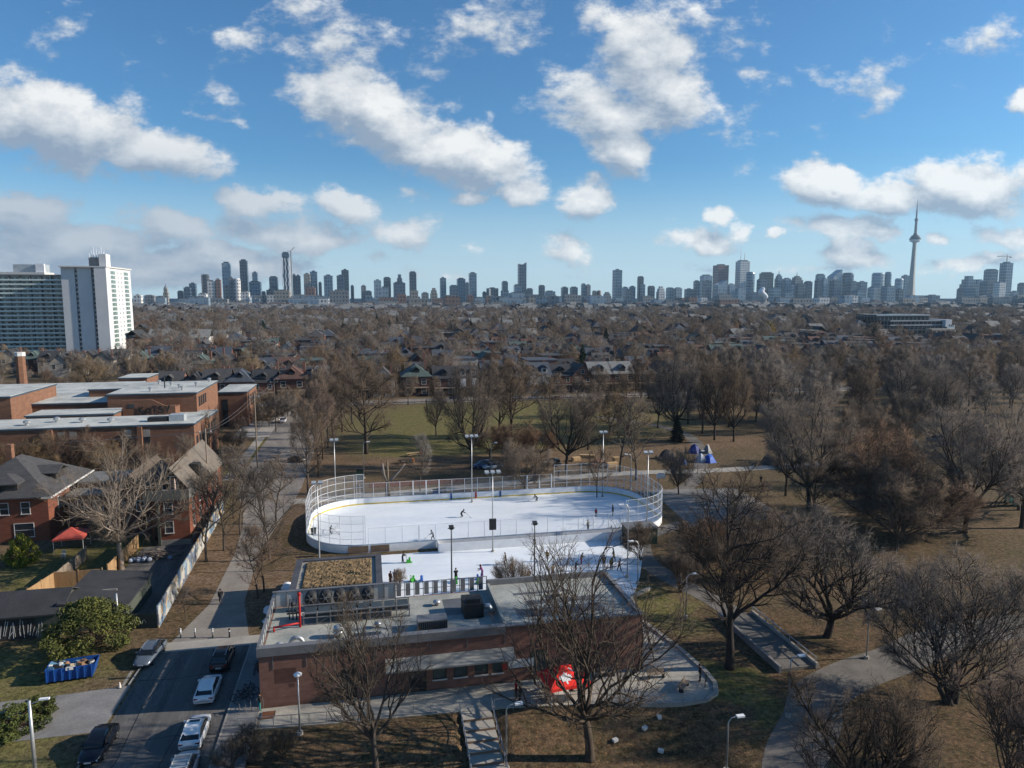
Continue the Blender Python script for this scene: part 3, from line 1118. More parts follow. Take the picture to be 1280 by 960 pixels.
def spruce_mesh(seed, H, R_, m, n=2600):
    rs = np.random.RandomState(seed)
    z = H * (1 - np.sqrt(rs.uniform(0.0, 1, n))) * .94 + H * .06
    a = rs.uniform(0, 6.283, n)
    layer = .72 + .28 * np.sin(z * 5.2 + np.sin(a * 3) * 1.2)
    r = R_ * (1 - z / H) ** .9 * layer * rs.uniform(.25, 1.0, n) ** .5
    P = np.stack([r * np.cos(a), r * np.sin(a), z - r * .25], 1)
    al = np.stack([np.cos(a), np.sin(a), np.full(n, -.35)], 1)
    cr = leaf_mesh(P, .42, m, rs, along=al * 1.3)
    tr = MB().tube([(0, 0, -.2), (0, 0, H * .5), (0, 0, H * .97)], [.24, .15, .03], 6).mesh('trunk', BARK_DARK, True)
    return tr, cr, H


PROTO['spruce'] = spruce_mesh(301, 15, 3.6, NEEDLE_DARK)


def clump_tree(seed, H, R_, m, clumps, per, size, flat=.7, trunk_r=.2, z0=.25):
    """evergreen or leafy crown of separate tufts on a forked stem"""
    rs = np.random.RandomState(seed)
    P, T = [], MB()
    T.tube([(0, 0, -.2), (.1, 0, H * .35), (0, .1, H * .8)], [trunk_r, trunk_r * .7, .04], 6)
    for k in range(clumps):
        a = rs.uniform(0, 6.283)
        zz = rs.uniform(z0, .97)
        rr = R_ * math.sin(math.pi * min(1, (zz * .86 + .18))) ** .6 * rs.uniform(.2, 1.0) ** .5
        c = np.array([rr * math.cos(a), rr * math.sin(a), zz * H])
        T.tube([(0, 0, max(.3, c[2] - rr * .7)), tuple(c)], [.05, .015], 3, caps=False)
        q = rs.normal(0, 1, (per, 3)); q /= np.linalg.norm(q, axis=1)[:, None]
        q *= rs.uniform(.3, 1.0, (per, 1)) ** .5 * R_ * .20
        q[:, 2] *= flat
        P.append(c + q)
    return T.mesh('trunk', BARK, True), leaf_mesh(np.concatenate(P), size, m, rs), H


PROTO['pine'] = clump_tree(311, 5.6, 4.3, NEEDLE, 80, 150, .17, z0=.12)
PROTO['gold'] = clump_tree(313, 11, 4.2, LEAF_GOLD, 60, 40, .4)
PROTO['hedge'] = clump_tree(317, 1.9, 1.7, HEDGE, 55, 110, .10, trunk_r=.08, z0=.05)

TREE_N = 0


def tree(key, u, v, H, label, group=None, rz=None, wide=1.0, bark_m=None, twig_m=None, name=None, z=None, cat='tree'):
    global TREE_N
    TREE_N += 1
    tr, cr, h0 = PROTO[key]
    s = H / h0
    rz = random.uniform(0, 6.28) if rz is None else rz
    nm = name or ('conifer' if key in ('spruce', 'pine') else 'bare_tree')
    t = thing(nm, label, cat, u, v, z, rz, group)
    t.scale = (s * wide, s * wide, s)
    a = link('trunk', tr, t)
    b = link('crown', cr, t)
    if bark_m:
        a.material_slots[0].link = 'OBJECT'; a.material_slots[0].material = bark_m
    if twig_m:
        b.material_slots[0].link = 'OBJECT'; b.material_slots[0].material = twig_m
    return t


def hgt(px, py, ptop, u, v):
    x, y = W(u, v)
    return ztop(ptop, y) - gz(u, v)


def ptree(key, px, py, ptop, label, **kw):
    u, v = at(px, py)
    return tree(key, u, v, hgt(px, py, ptop, u, v), label, **kw)


# trees one can name in the photo: kind, trunk foot, top
ptree('fan', 737, 948, 660, 'big bare tree with many fanned limbs in front of the red canopy', rz=2.9, wide=1.12)
ptree('fork', 470, 968, 738, 'bare forked tree in front of the brick wall, left of the stairs', rz=2.1)
ptree('tall', 912, 835, 590, 'tall dark bare tree with a straight trunk beside the footbridge', rz=1.0)
ptree('dome', 1034, 796, 630, 'low domed bare tree right behind the footbridge', rz=3.7)
ptree('domes', 1190, 880, 690, 'broad many-stemmed bare tree at the right edge above the path bend', rz=.3)
ptree('dome', 1085, 1030, 832, 'bare tree in the bottom right corner, its foot out of the picture', rz=5.0, twig_m=TWIG, wide=.95)
ptree('shrubby', 1262, 985, 850, 'russet thicket-like bare shrub at the lower right edge', name='bare_shrub', cat='shrub')
ptree('pale', 152, 712, 548, 'large sunlit bare tree with pale bark between the brick houses', rz=.9)
ptree('oval0', 458, 567, 455, 'dark bare tree standing alone at the near left corner of the lawn', twig_m=TWIG, bark_m=BARK_DARK, wide=1.3)
ptree('vase0', 1011, 636, 478, 'greyish bare tree with a wide rounded crown right of the tents', twig_m=TWIG_GREY, wide=.9)
ptree('vase1', 982, 620, 484, 'slimmer greyish bare tree just left of the wide round grey one', twig_m=TWIG_GREY, wide=.7)
ptree('vase2', 1206, 666, 480, 'grey bare tree with a leaning forked trunk near the right edge', twig_m=TWIG_GREY, wide=.85)
ptree('vase0', 1277, 660, 492, 'grey bare tree cut by the right edge, beside the portable toilets', twig_m=TWIG_GREY, rz=2, wide=.85)
ptree('round0', 1080, 640, 520, 'reddish rounded bare tree left of the dark lean-to in the park', twig_m=TWIG_RED, wide=.9)
ptree('round1', 1130, 672, 578, 'reddish rounded bare tree in front of the other reddish one', twig_m=TWIG_RED, wide=1.7)
ptree('round1', 1165, 668, 590, 'low russet bare tree beside the leaning grey tree', twig_m=TWIG_RED, wide=1.1)
ptree('round0', 848, 618, 552, 'small round bare tree beside the basketball hoop', wide=.72, bark_m=BARK_DARK)
ptree('vase1', 708, 588, 472, 'bare tree with a stout trunk behind the middle of the rink', wide=.9, bark_m=BARK_DARK)
ptree('vase2', 590, 586, 440, 'tall bare tree behind the rink with a parked van at its foot', wide=.7, bark_m=BARK_DARK)
ptree('oval1', 624, 548, 452, 'bare tree at the far right corner of the lawn', bark_m=BARK_DARK)
ptree('oval2', 640, 556, 448, 'bare tree just right of the one at the lawn corner', bark_m=BARK_DARK)
ptree('round0', 655, 618, 545, 'small spreading bare tree close behind the far boards', wide=.9)
ptree('slim0', 525, 615, 545, 'thin pale young tree behind the far fence of the rink', twig_m=TWIG_GREY)
ptree('slim1', 746, 622, 560, 'thin dark young tree behind the far fence beside the picnic logs')
ptree('slim0', 795, 600, 500, 'thin pale-stemmed tree beside the fire circle', twig_m=TWIG_TAN, wide=1.4)
ptree('slim1', 775, 590, 488, 'second thin pale-stemmed tree, behind the fire circle', twig_m=TWIG_TAN, wide=1.5)
for k, (px, py, pt, w_) in enumerate(((845, 548, 432, .9), (878, 542, 440, .9), (893, 550, 442, .8), (911, 534, 436, .9), (917, 552, 446, .7), (860, 530, 430, .9), (822, 535, 445, .8), (800, 520, 448, .9))):
    ptree('oval%d' % (k % 3) if k % 2 else 'vase%d' % (k % 3), px, py, pt, '%s tall dark bare tree in the grove behind the tents' % ['sixth', 'seventh', 'fifth', 'eighth', 'ninth', 'fourth', 'third', 'second'][k],
          group='grove behind the tents', wide=w_ * .8, bark_m=BARK_DARK, twig_m=TWIG)
for k, (px, py, pt, key) in enumerate(((258, 702, 590, 'slim0'), (280, 688, 590, 'slim1'), (300, 668, 575, 'slim0'), (322, 748, 660, 'slim1'), (337, 700, 585, 'slim0'), (330, 740, 650, 'slim1'), (232, 776, 735, 'slim0'), (345, 655, 570, 'slim1'), (292, 648, 560, 'slim0'))):
    ptree(key, px, py, pt, ['slender bare tree nearest the mural fence and the far house', 'slender bare tree second along the walk beside the mural fence', 'slender bare tree third along the left of the walk',
                            'young tree with russet leaves left of the planted roof', 'slender bare tree on the right of the walk, near the rink corner', 'small twiggy tree beside the russet-leaved one',
                            'smallest sapling, in the shade behind the bollards', 'bare street tree right of the walk where the street begins', 'bare street tree left of the walk where the street begins'][k],
          group='young trees along the park walk', wide=1.25, twig_m=TWIG_RED if k == 3 else TWIG)
# trees along the right side of the side street
for k, (px, py, pt) in enumerate(((385, 618, 505), (398, 596, 480), (404, 575, 462), (410, 560, 452), (416, 548, 446), (428, 540, 440), (440, 530, 436))):
    ptree('oval%d' % (k % 3), px, py, pt, '%s bare tree from the rink between side street and lawn' % nth(k + 1), group='trees between the side street and the lawn', wide=.62, twig_m=TWIG_RED if k % 2 else TWIG)
for k, (px, py, pt, kk, w_) in enumerate(((612, 572, 528, 'round0', 1.2), (642, 576, 526, 'round1', 1.2), (676, 573, 532, 'round0', 1.1), (735, 562, 478, 'oval1', .8), (762, 545, 470, 'vase2', .7), (690, 545, 468, 'oval0', .8), (545, 545, 478, 'vase1', .6))):
    ptree(kk, px, py, pt, ['low rounded bare tree behind the dark blue parked van', 'low rounded bare tree in the middle of the clump behind the rink', 'low rounded bare tree at the right of the clump behind the rink', 'airy bare tree left of the thin pale-stemmed trees', 'airy bare tree behind the thin pale-stemmed trees',
                           'bare tree on the right part of the lawn', 'bare tree on the lawn left of the floodlight pole'][k], wide=w_, twig_m=TWIG_RED if k < 3 else TWIG)
# thickets
for k, (px, py, pt, w_) in enumerate(((872, 712, 655, 1.3), (905, 700, 650, 1.2), (940, 720, 655, 1.2), (850, 740, 690, .9), (800, 700, 655, .9), (1010, 690, 640, 1.3), (960, 690, 640, 1.2))):
    ptree('shrubby', px, py, pt, ['russet bare thicket right behind the green shed', 'bare thicket behind the tall dark tree', 'bare thicket right of the tall dark tree', 'bare grey bush at the lawn strip right of the rink house',
                                  'bare bush beside the near corner of the rink', 'bare thicket under the reddish trees, nearest the footbridge', 'bare thicket between the court and the domed tree'][k],
          name='bare_shrub', cat='shrub', wide=w_, twig_m=TWIG_RED if k in (0, 1) else TWIG)
for k, (px, py, pt) in enumerate(((318, 952, 905), (355, 948, 915), (290, 965, 925), (640, 745, 700), (500, 735, 712))):
    ptree('shrubby', px, py, pt, ['dry brown bush in the bed left of the stairs', 'smaller dry bush right of the big dry bush', 'dry bush beside the parked silver car', 'fine twiggy bush behind the roof, at the ice edge', 'small pale bush at the left end of the ice'][k],
          name='bare_shrub', cat='shrub', twig_m=TWIG_TAN)
for k, (px, py, pt, kk) in enumerate(((40, 606, 540, 'round0'), (85, 602, 535, 'round1'), (128, 600, 548, 'round0'), (188, 602, 552, 'round1'), (232, 606, 545, 'slim0'), (20, 612, 560, 'shrubby'), (262, 575, 515, 'slim1'))):
    ptree(kk, px, py, pt, '%s bare tree from the left before the long front of the near school wing' % nth([2, 3, 4, 5, 6, 1, 7][k]), group='bare trees before the school wing', twig_m=TWIG_RED if k % 2 else TWIG_TAN)
# evergreens and the last coloured leaves
u, v = at(114, 815)
tree('pine', u, v, 5.6, 'bushy olive-green pine behind the blue dumpster', rz=1)
ptree('spruce', 688, 420, 400, 'dark pointed spruce alone above the roofs, middle of the picture', wide=1.0)
for k, (px, py, pt) in enumerate(((655, 445, 418), (715, 462, 428), (728, 464, 430), (757, 440, 410), (330, 430, 400), (146, 462, 432), (845, 425, 402), (1040, 468, 440), (1130, 450, 425), (846, 552, 518), (700, 470, 440))):
    ptree('spruce', px, py, pt, '%s dark evergreen from the left among the bare trees beyond the park' % nth([5, 8, 9, 10, 2, 1, 11, 12, 13, 4, 7][k]), group='evergreens beyond the park', wide=1.5)
ptree('gold', 960, 430, 402, 'golden-leaved tree far off below the twin-antenna tower', name='leafy_tree')
ptree('gold', 1052, 470, 444, 'yellow-green leafy tree at the far edge of the park, right of a dark evergreen', name='leafy_tree', twig_m=mat('leaves_yellow_green', (.20, .17, .035), (.11, .10, .025), scale=.6))
u, v = at(22, 910)
tree('hedge', u, v, 1.9, 'clipped green hedge bush at the left edge beside the driveway', name='hedge_bush', cat='hedge', wide=1.5)
u, v = at(48, 892)
tree('hedge', u, v, 1.5, 'smaller green bush at the right end of the hedge', name='hedge_bush', cat='hedge', wide=1.2)
u, v = at(28, 705)
tree('hedge', u, v, 4.2, 'yellow-green upright shrub beside the left brick house', name='hedge_bush', cat='shrub', wide=.55, twig_m=mat('leaves_yellow_green2', (.22, .22, .03), (.10, .12, .02), scale=.6))
# ------------------------------------------------------------------ materials of built things
brick = mat('brick_brown', (0.235, 0.122, 0.092), (0.165, 0.085, 0.065), scale=0.9, rough=.9, fine=.22, stretch=(1, 1, 3.5))
brick_dk = mat('brick_dark', (0.115, 0.058, 0.045), (0.080, 0.042, 0.034), scale=0.9, rough=.9, fine=.2, stretch=(1, 1, 3.5))
brick_or = mat('brick_orange', (0.215, 0.110, 0.069), (0.150, 0.077, 0.050), scale=0.5, rough=.9, fine=.18, stretch=(1, 1, 3.0))
brick_rd = mat('brick_red', (0.215, 0.076, 0.044), (0.15, 0.054, 0.034), scale=0.8, rough=.9, fine=.25, stretch=(1, 1, 3.5))
metal_lt = mat('metal_light', (0.46, 0.49, 0.51), (0.36, 0.39, 0.41), scale=0.7, rough=.5, metal=.3)
metal_gr = mat('metal_grey', (0.22, 0.22, 0.225), (0.16, 0.16, 0.165), scale=0.7, rough=.55, metal=.3)
metal_dk = mat('metal_dark', (0.035, 0.036, 0.038), (0.02, 0.021, 0.022), scale=1.0, rough=.6)
galv = mat('galvanised', (0.48, 0.49, 0.50), (0.38, 0.39, 0.40), scale=2, rough=.4, metal=.6)
roof_gv = mat('roof_gravel', (0.38, 0.385, 0.35), (0.23, 0.24, 0.225), scale=0.3, rough=.9, fine=.12, detail=7)
roof_lt = mat('roof_pale', (0.50, 0.51, 0.475), (0.29, 0.305, 0.295), scale=0.16, rough=.9, detail=8, fine=.1, lo=.42, hi=.66)
roof_wet = mat('roof_dark_patch', (0.125, 0.135, 0.145), (0.085, 0.09, 0.10), scale=.6, rough=.5)
glass = mat('window_glass', (0.035, 0.042, 0.048), (0.02, 0.025, 0.03), scale=.6, rough=.08, spec=.6)
glass_gn = mat('window_glass_green', (0.075, 0.095, 0.085), (0.05, 0.065, 0.06), scale=.6, rough=.12, spec=.6)
white_m = mat('white_paint', (0.78, 0.79, 0.80), (0.66, 0.68, 0.70), scale=.8, rough=.5)
white_fr = mat('white_trim', (0.62, 0.61, 0.58), (0.48, 0.47, 0.45), scale=1.2, rough=.6)
red_m = mat('red_paint', (0.46, 0.022, 0.018), (0.36, 0.018, 0.016), scale=1, rough=.5)
blue_m = mat('blue_paint', (0.02, 0.075, 0.26), (0.015, 0.055, 0.19), scale=1, rough=.5)
green_dk = mat('green_shed', (0.022, 0.048, 0.036), (0.015, 0.033, 0.026), scale=.8, rough=.7)
yellow_m = mat('yellow_plastic', (0.55, 0.40, 0.03), (0.45, 0.33, 0.03), scale=.8, rough=.5)
wood_m = mat('wood_fence', (0.36, 0.23, 0.115), (0.26, 0.16, 0.085), scale=1.6, rough=.85, stretch=(1, 1, .15), fine=.2)
wood_old = mat('wood_grey', (0.25, 0.20, 0.155), (0.16, 0.13, 0.105), scale=1.4, rough=.9, stretch=(1, 1, .15), fine=.2)
wood_log = mat('cut_timber', (0.52, 0.36, 0.19), (0.38, 0.26, 0.14), scale=1.5, rough=.85)
plex = mat('plexiglass', (0.75, 0.79, 0.82), rough=.15, spec=.5, trans=.94)
chain = mat('chain_link', (0.62, 0.64, 0.66), rough=.5, metal=.3, trans=.93)
sedum = mat('planted_roof', (0.20, 0.135, 0.072), (0.080, 0.060, 0.032), scale=1.3, rough=.95, detail=7, fine=.35, bump=1.0, lo=.42, hi=.58)
canvas_red = mat('canvas_red', (0.78, 0.028, 0.02), (0.68, 0.022, 0.016), scale=.7, rough=.7)

# ------------------------------------------------------------------ rink house
U0, V0 = -10.3, 63.7
rh = thing('rink_house', 'long flat-roofed brown brick rink house with grey metal roof edge behind the plaza', 'building', U0, V0, 0.0)
LL, LR, DP, HT = 22.6, 36.6, 11.0, 5.75
m = MB()
# the walls with real openings: piers, sills and heads between windows
OPEN = [(7.1, 8.5, .1, 2.9), (13.3, 15.0, .1, 2.9), (15.6, 16.9, 1.0, 2.6), (17.6, 18.9, 1.0, 2.6), (19.6, 20.9, 1.0, 2.6), (21.3, 22.4, 1.0, 2.7), (25.2, 26.9, .6, 2.9), (29.3, 30.6, .1, 2.6)]
x = 0.0
for (a, b, z0, z1) in OPEN:
    m.box(x, a, 0, .35, 0, 4.95 if a < LL else 5.55)
    m.box(a, b, 0, .35, z1, 4.95 if a < LL else 5.55)
    if z0 > .3:
        m.box(a, b, 0, .35, 0, z0)
    x = b
m.box(x, LR, 0, .35, 0, 5.55)
m.box(0, .35, .35, DP, 0, 4.69)
m.box(LR - .35, LR, .35, DP, 0, 5.55)
m.box(.35, LR - .35, DP - .35, DP, 0, 4.69)
m.build('wall', brick, rh)
m = MB()
m.box(.2, LL, .2, DP - .2, 4.55, 4.7)
m.box(LL + .003, LR - .2, .2, DP - .2, 5.15, 5.3)
m.box(LL, LL + .25, .36, DP - .36, 4.7, 5.6)
rf = m.build('roof', roof_gv, rh)
m = MB()
m.box(24.4, 33.5, 2.2, 4.1, 5.302, 5.312).box(26, 34.5, 5.0, 6.0, 5.302, 5.312).box(25, 31, 7.6, 8.1, 5.302, 5.312)
m.box(17.5, 20.5, 5.5, 9.4, 4.702, 4.712)
m.build('roof_stain', roof_wet, rf)
m = MB()
for a, b in ((-.15, LL),):
    m.box(a, b, -.18, .0 - .003, 4.95, HT).box(a, b, -.003, .5, 5.55, HT + .004)
m.build('fascia', metal_gr, rh)
m = MB()
m.box(LL + .05, LR + .1, -.1, .36, 5.553, 5.68).box(LR - .36, LR + .1, .363, DP, 5.553, 5.68).box(LL + .05, LR - .37, DP - .3, DP + .05, 5.3, 5.9)
m.build('parapet_cap', metal_gr, rh)
m = MB()   # louvred screens round the roof plant: pale panels between posts, west side and back
for k in range(10):
    y0 = .3 + k * 1.06
    m.box(-.10, .02, y0 + .06, y0 + .98, 4.75, HT - .02)
for k in range(11):
    x0 = .2 + k * 1.12
    m.box(x0 + .06, x0 + 1.05, DP - .02, DP + .1, 4.2, HT + .55)
m.build('screen_panels', metal_lt, rh)
m = MB()
for k in range(11):
    y0 = .3 + k * 1.06
    m.box(-.16, .10, y0 - .08, y0 + .06, 4.6, HT)
for k in range(12):
    x0 = .2 + k * 1.12
    m.box(x0 - .07, x0 + .06, DP - .1, DP + .16, 4.2, HT + .6)
m.box(-.16, .1, .2, DP + .1, HT, HT + .08).box(-.1, 12.6, DP - .12, DP + .18, HT + .56, HT + .64)
m.build('screen_frame', metal_gr, rh)
m = MB()   # open fence along the rest of the back
for k in range(11):
    x0 = 12.6 + k * 1.0
    m.box(x0 - .04, x0 + .04, DP - .05, DP + .05, 4.7, 6.3)
m.box(12.6, 22.6, DP - .03, DP + .03, 6.24, 6.3).box(12.6, 22.6, DP - .03, DP + .03, 5.45, 5.5)
for k in range(10):
    m.box(12.7 + k, 13.2 + k, DP - .015, DP + .015, 4.8, 6.2)
m.build('roof_railing', metal_gr, rh)
# windows and doors
for (a, b, z0, z1) in OPEN:
    m = MB()
    if z0 < .3:
        m.box(a, b, .12, .2, z0 - .1, z1)
        d = m.build('door', metal_dk, rh)
        MB().box(a + .15, b - .15, .10, .118, 1.2, z1 - .3).build('door_glass', glass, d)
    else:
        m.box(a, b, .16, .22, z0, z1)
        w_ = m.build('window', glass_gn, rh)
        MB().box(a - .06, b + .06, -.09, .14, z0 - .12, z0 - .003).build('sill', white_fr, w_)
        f = MB().box(a, a + .06, .10, .158, z0, z1).box(b - .06, b, .10, .158, z0, z1).box(a + .063, b - .063, .10, .158, z1 - .07, z1)
        f.build('frame', metal_dk, w_)
m = MB()
m.add([(11.2, -.05, 3.55), (23.4, -.05, 3.55), (23.4, -1.5, 3.0), (11.2, -1.5, 3.0), (11.2, -.05, 3.4), (23.4, -.05, 3.4), (23.4, -1.5, 2.85), (11.2, -1.5, 2.85)],
      [(3, 2, 1, 0), (4, 5, 6, 7), (0, 1, 5, 4), (1, 2, 6, 5), (2, 3, 7, 6), (3, 0, 4, 7)])
m.build('awning', mat('awning_metal', (0.29, 0.285, 0.265), (0.21, 0.21, 0.195), scale=.6, rough=.6), rh)
for x0 in (1.2, 4.1, 6.9, 10.2, 15.4, 18.9, 22.55, 28, 33):
    MB().box(x0 - .03, x0 + .03, -.045, -.003, 3.9 if x0 > 11 else 3.6, 4.94).build('wall_joint', metal_gr, rh)
m = MB()
m.box(1.3, 3.2, -.006, .0, 2.2, 3.6).box(2.5, 3.0, -.008, -.001, 1.75, 2.1)
m.build('wall_patch', brick_dk, rh)

# roof plant: each machine stands on the roof and is a thing of its own
def on_roof(name, label, cat, x, y, z=4.7, rz=0, group=None):
    return thing(name, label, cat, U0 + x * 1.0, V0 + y, z, rz, group)


rack = on_roof('condenser_rack', 'long steel rack of roof condensers behind the red pipe', 'roof plant', 3.4, 6.0)
m = MB()
for k in range(9):
    m.box(k * 1.3 - .05, k * 1.3 + .05, 0, .1, 0, 1.2).box(k * 1.3 - .05, k * 1.3 + .05, 1.9, 2.0, 0, 1.2)
    if k < 8:
        m.bar((k * 1.3, .05, .1), (k * 1.3 + 1.3, .05, .75 if k % 2 else .1 + .0), .05, .05)
        m.bar((k * 1.3, .05, .1 if k % 2 else .75), (k * 1.3 + 1.3, .05, .75 if k % 2 == 0 else .1), .05, .05)
m.box(-.1, 10.5, -.03, .13, 1.2, 1.28).box(-.1, 10.5, 1.87, 2.03, 1.2, 1.28).box(-.1, 10.5, -.03, .1, .75, .83)
m.build('rack_frame', metal_gr, rack)
for k in range(8):
    MB().box(k * 1.3 + .1, k * 1.3 + 1.2, .2, 1.8, .75, 1.15).build('coil_panel', mat('coil_dark', (.055, .07, .08), (.035, .045, .05), rough=.5), rack)
fan0 = None
for k in range(5):
    f = on_roof('roof_fan', ['leftmost black drum fan on the roof, beside the red pipe', 'second black drum fan from the red pipe', 'middle one of the five black drum fans', 'fourth black drum fan from the red pipe', 'black drum fan farthest from the red pipe'][k],
                'fan', 3.9 + k * 1.45, 9.6, 4.7, 0, 'black drum fans along the roof screen')
    if fan0 is None:
        b = MB()
        b.tube([(0, .55, 1.35), (0, -.45, 1.35)], [.62, .66], 14)
        fan0 = [b.mesh('drum', metal_dk, True)]
        b = MB()
        for a in range(6):
            b.bar((0, -.47, 1.35), (.58 * math.cos(a * 1.047), -.47, 1.35 + .58 * math.sin(a * 1.047)), .04, .04)
        b.tube([(0, -.46, 1.35), (0, -.52, 1.35)], .16, 8)
        fan0.append(b.mesh('guard', metal_gr))
        b = MB().box(-.5, -.4, -.4, .5, 0, .95).box(.4, .5, -.4, .5, 0, .95).box(-.397, .397, -.05, .05, .3, .4)
        fan0.append(b.mesh('leg_frame', metal_gr))
    for me in fan0:
        link(me.name.split('.')[0], me, f)
p = on_roof('roof_pipe', 'red vertical pipe with a red cross pipe rising from the roof plant', 'pipe', 3.1, 5.8)
m = MB()
m.tube([(0, 0, 0), (0, 0, 3.3)], .11, 10).tube([(0, 0, 3.3), (0, 0, 3.55)], .17, 10).tube([(-2.4, -.6, .45), (0, 0, .45)], .09, 8).tube([(-2.4, -.6, .0), (-2.4, -.6, .5)], .09, 8)
m.build('pipe', red_m, p, True)
p = on_roof('roof_valves', 'dark pipework with valves left of the red pipe', 'roof plant', 1.9, 7.6)
m = MB()
for a in (0, .35, .7):
    m.tube([(a, 0, 0), (a, 0, 1.4), (a, 1.2, 1.7)], .07, 6)
m.tube([(-.3, .1, .9), (1.1, .1, .9)], .08, 6).tube([(-.3, .4, .5), (1.1, .4, .5)], .08, 6)
m.lathe([(.0, 1.3), (.22, 1.35), (.22, 1.75), (0, 1.8)], 8, .35, .2)
m.build('valve_pipes', metal_dk, p, True)
p = on_roof('roof_duct', 'curved silver duct hoop on the roof near the front edge', 'duct', 3.1, 2.1)
MB().tube([(-.62 * math.cos(t), 0, .75 * math.sin(t)) for t in [i * math.pi / 10 for i in range(11)]], .2, 10).build('duct', galv, p, True)
p = on_roof('roof_ventilator', 'silver stacked turbine ventilator on the roof', 'ventilator', 6.9, 3.0)
MB().lathe([(.25, 0), (.25, .3), (.48, .35), (.52, .6), (.36, .66), (.50, .72), (.46, 1.05), (.2, 1.15)], 14).build('ventilator', galv, p, True)
for k, (x, y, s) in enumerate(((1.6, 1.7, .35), (10.6, 4.2, .35), (16.8, 8.1, .4), (29.6, 6.4, .4))):
    p = on_roof('roof_vent', ['small white roof vent in the front left corner', 'small roof vent beside the ventilator', 'small roof vent near the back fence', 'white vent on the right half of the roof'][k], 'vent', x, y, 4.7 if x < 22 else 5.3)
    MB().lathe([(s * .5, 0), (s * .5, .3), (s, .33), (s, .5), (s * .3, .62)], 10).build('vent', galv, p, True)
p = on_roof('air_handler', 'grey louvred air handling box on the roof, right of the bare tree', 'roof plant', 14.4, 2.3)
b = MB().box(0, 2.9, 0, 1.5, .15, 1.1).build('casing', metal_gr, p)
m = MB()
for k in range(14):
    m.box(.12 + k * .2, .22 + k * .2, -.035, -.002, .25, 1.0)
m.build('louvre', metal_dk, b)
MB().box(.1, .3, .1, 1.4, 0, .148).box(2.6, 2.8, .1, 1.4, 0, .148).build('skid', metal_dk, p)
p = on_roof('air_handler', 'second dark plant box on the roof beside the higher roof', 'roof plant', 19.2, 4.2)
MB().box(0, 2.0, 0, 2.6, .1, 1.5).box(.3, 1.7, .4, 1.2, 1.5, 1.9).build('casing', metal_dk, p)
MB().tube([(2.0, .8, .8), (2.6, .8, .9), (3.0, .8, .3), (3.0, .8, 0)], .3, 10).build('duct', galv, p, True)
p = on_roof('roof_skylight', 'low glazed box on the pale roof behind the tree', 'skylight', 8.3, 1.7)
MB().box(0, 2.6, 0, .9, 0, .35).build('curb', metal_gr, p)
MB().box(.1, 2.5, .1, .8, .35, .42).build('glazing', glass, p)

# banner on the front wall
bn = thing('banner', 'long white banner with faded print hung on the brick wall under the awning end', 'banner', U0 + 22.9, V0 - .03, 1.35)
MB().box(0, 2.5, -.03, 0, 0, .85).build('cloth', mat('banner_cloth', (.55, .57, .58), (.32, .35, .38), scale=5, rough=.7, stretch=(1.2, 1, 2.5)), bn)
MB().box(-.62, -.1, -.03, 0, -.1, .5).build('red_picture', mat('banner_red', (.35, .03, .025), (.06, .03, .03), scale=4, rough=.7), bn)

# planted-roof garage between the two ice pads
g = thing('ice_machine_garage', 'brick garage with a dry planted roof and dark metal rim', 'building', -9.3, 80.2, 0)
m = MB().box(0, 10.2, 0, 10.0, 0, 3.62)
m.build('wall', brick, g)
m = MB().box(-.15, 10.35, -.15, .55, 3.625, 4.05).box(-.15, 10.35, 9.4, 10.15, 3.625, 4.05).box(-.15, .6, .553, 9.397, 3.625, 4.05).box(9.6, 10.35, .553, 9.397, 3.625, 4.05)
m.build('roof_rim', mat('rim_dark', (.085, .088, .10), (.055, .057, .065), rough=.6), g)
m = MB().box(.6, 9.6, .55, 9.4, 3.625, 3.84)
m.build('gravel_strip', concrete, g)
gp = MB()
rs = np.random.RandomState(4)
for i in range(36):
    for j in range(34):
        pass
nx, ny = 46, 46
vs = [(1.1 + 8.0 * i / nx, 1.05 + 7.9 * j / ny, 3.9 + rs.uniform(0, .17) + (.06 if 0 < i < nx and 0 < j < ny else -.08)) for j in range(ny + 1) for i in range(nx + 1)]
fs = [(j * (nx + 1) + i, j * (nx + 1) + i + 1, (j + 1) * (nx + 1) + i + 1, (j + 1) * (nx + 1) + i) for j in range(ny) for i in range(nx)]
gp.add(vs, fs)
gp.build('planting', sedum, g)
MB().box(.4, 2.4, -.05, -.003, .05, 3.2).build('garage_door', brick_dk, g)
# snow scraped off the ice
sp_ = MB()
for k in range(60):
    u0, v0 = random.uniform(-12.2, -9.6), random.uniform(80, 92)
    s = random.uniform(.3, .95)
    a = random.uniform(0, 3)
    ring = [(u0 + s * random.uniform(.7, 1.2) * math.cos(t + a), v0 + 1.3 * s * random.uniform(.7, 1.2) * math.sin(t + a)) for t in [i * 1.0472 for i in range(6)]]
    vs = [(x, y, 0.0) for x, y in ring] + [(u0 + (x - u0) * .55, v0 + (y - v0) * .55, s * .5) for x, y in ring] + [(u0, v0, s * .62)]
    sp_.add(vs, [(i, (i + 1) % 6, 6 + (i + 1) % 6, 6 + i) for i in range(6)] + [(6 + i, 6 + (i + 1) % 6, 12) for i in range(6)])
s_ = sp_.build('snow_pile', snow_m)
grid(s_)
tag(s_, 'heap of scraped snow beside the planted roof', 'snow pile')

# ------------------------------------------------------------------ hockey rink
RU, RV, HX, HY, RC = 19.0, 114.6, 28.9, 12.4, 8.6


def rrect(hx, hy, r, n=10):
    p = []
    for cx, cy, a0 in ((hx - r, hy - r, 0), (-hx + r, hy - r, 90), (-hx + r, -hy + r, 180), (hx - r, -hy + r, 270)):
        for k in range(n + 1):
            a = R(a0 + 90 * k / n)
            p.append((cx + r * math.cos(a), cy + r * math.sin(a)))
    return p


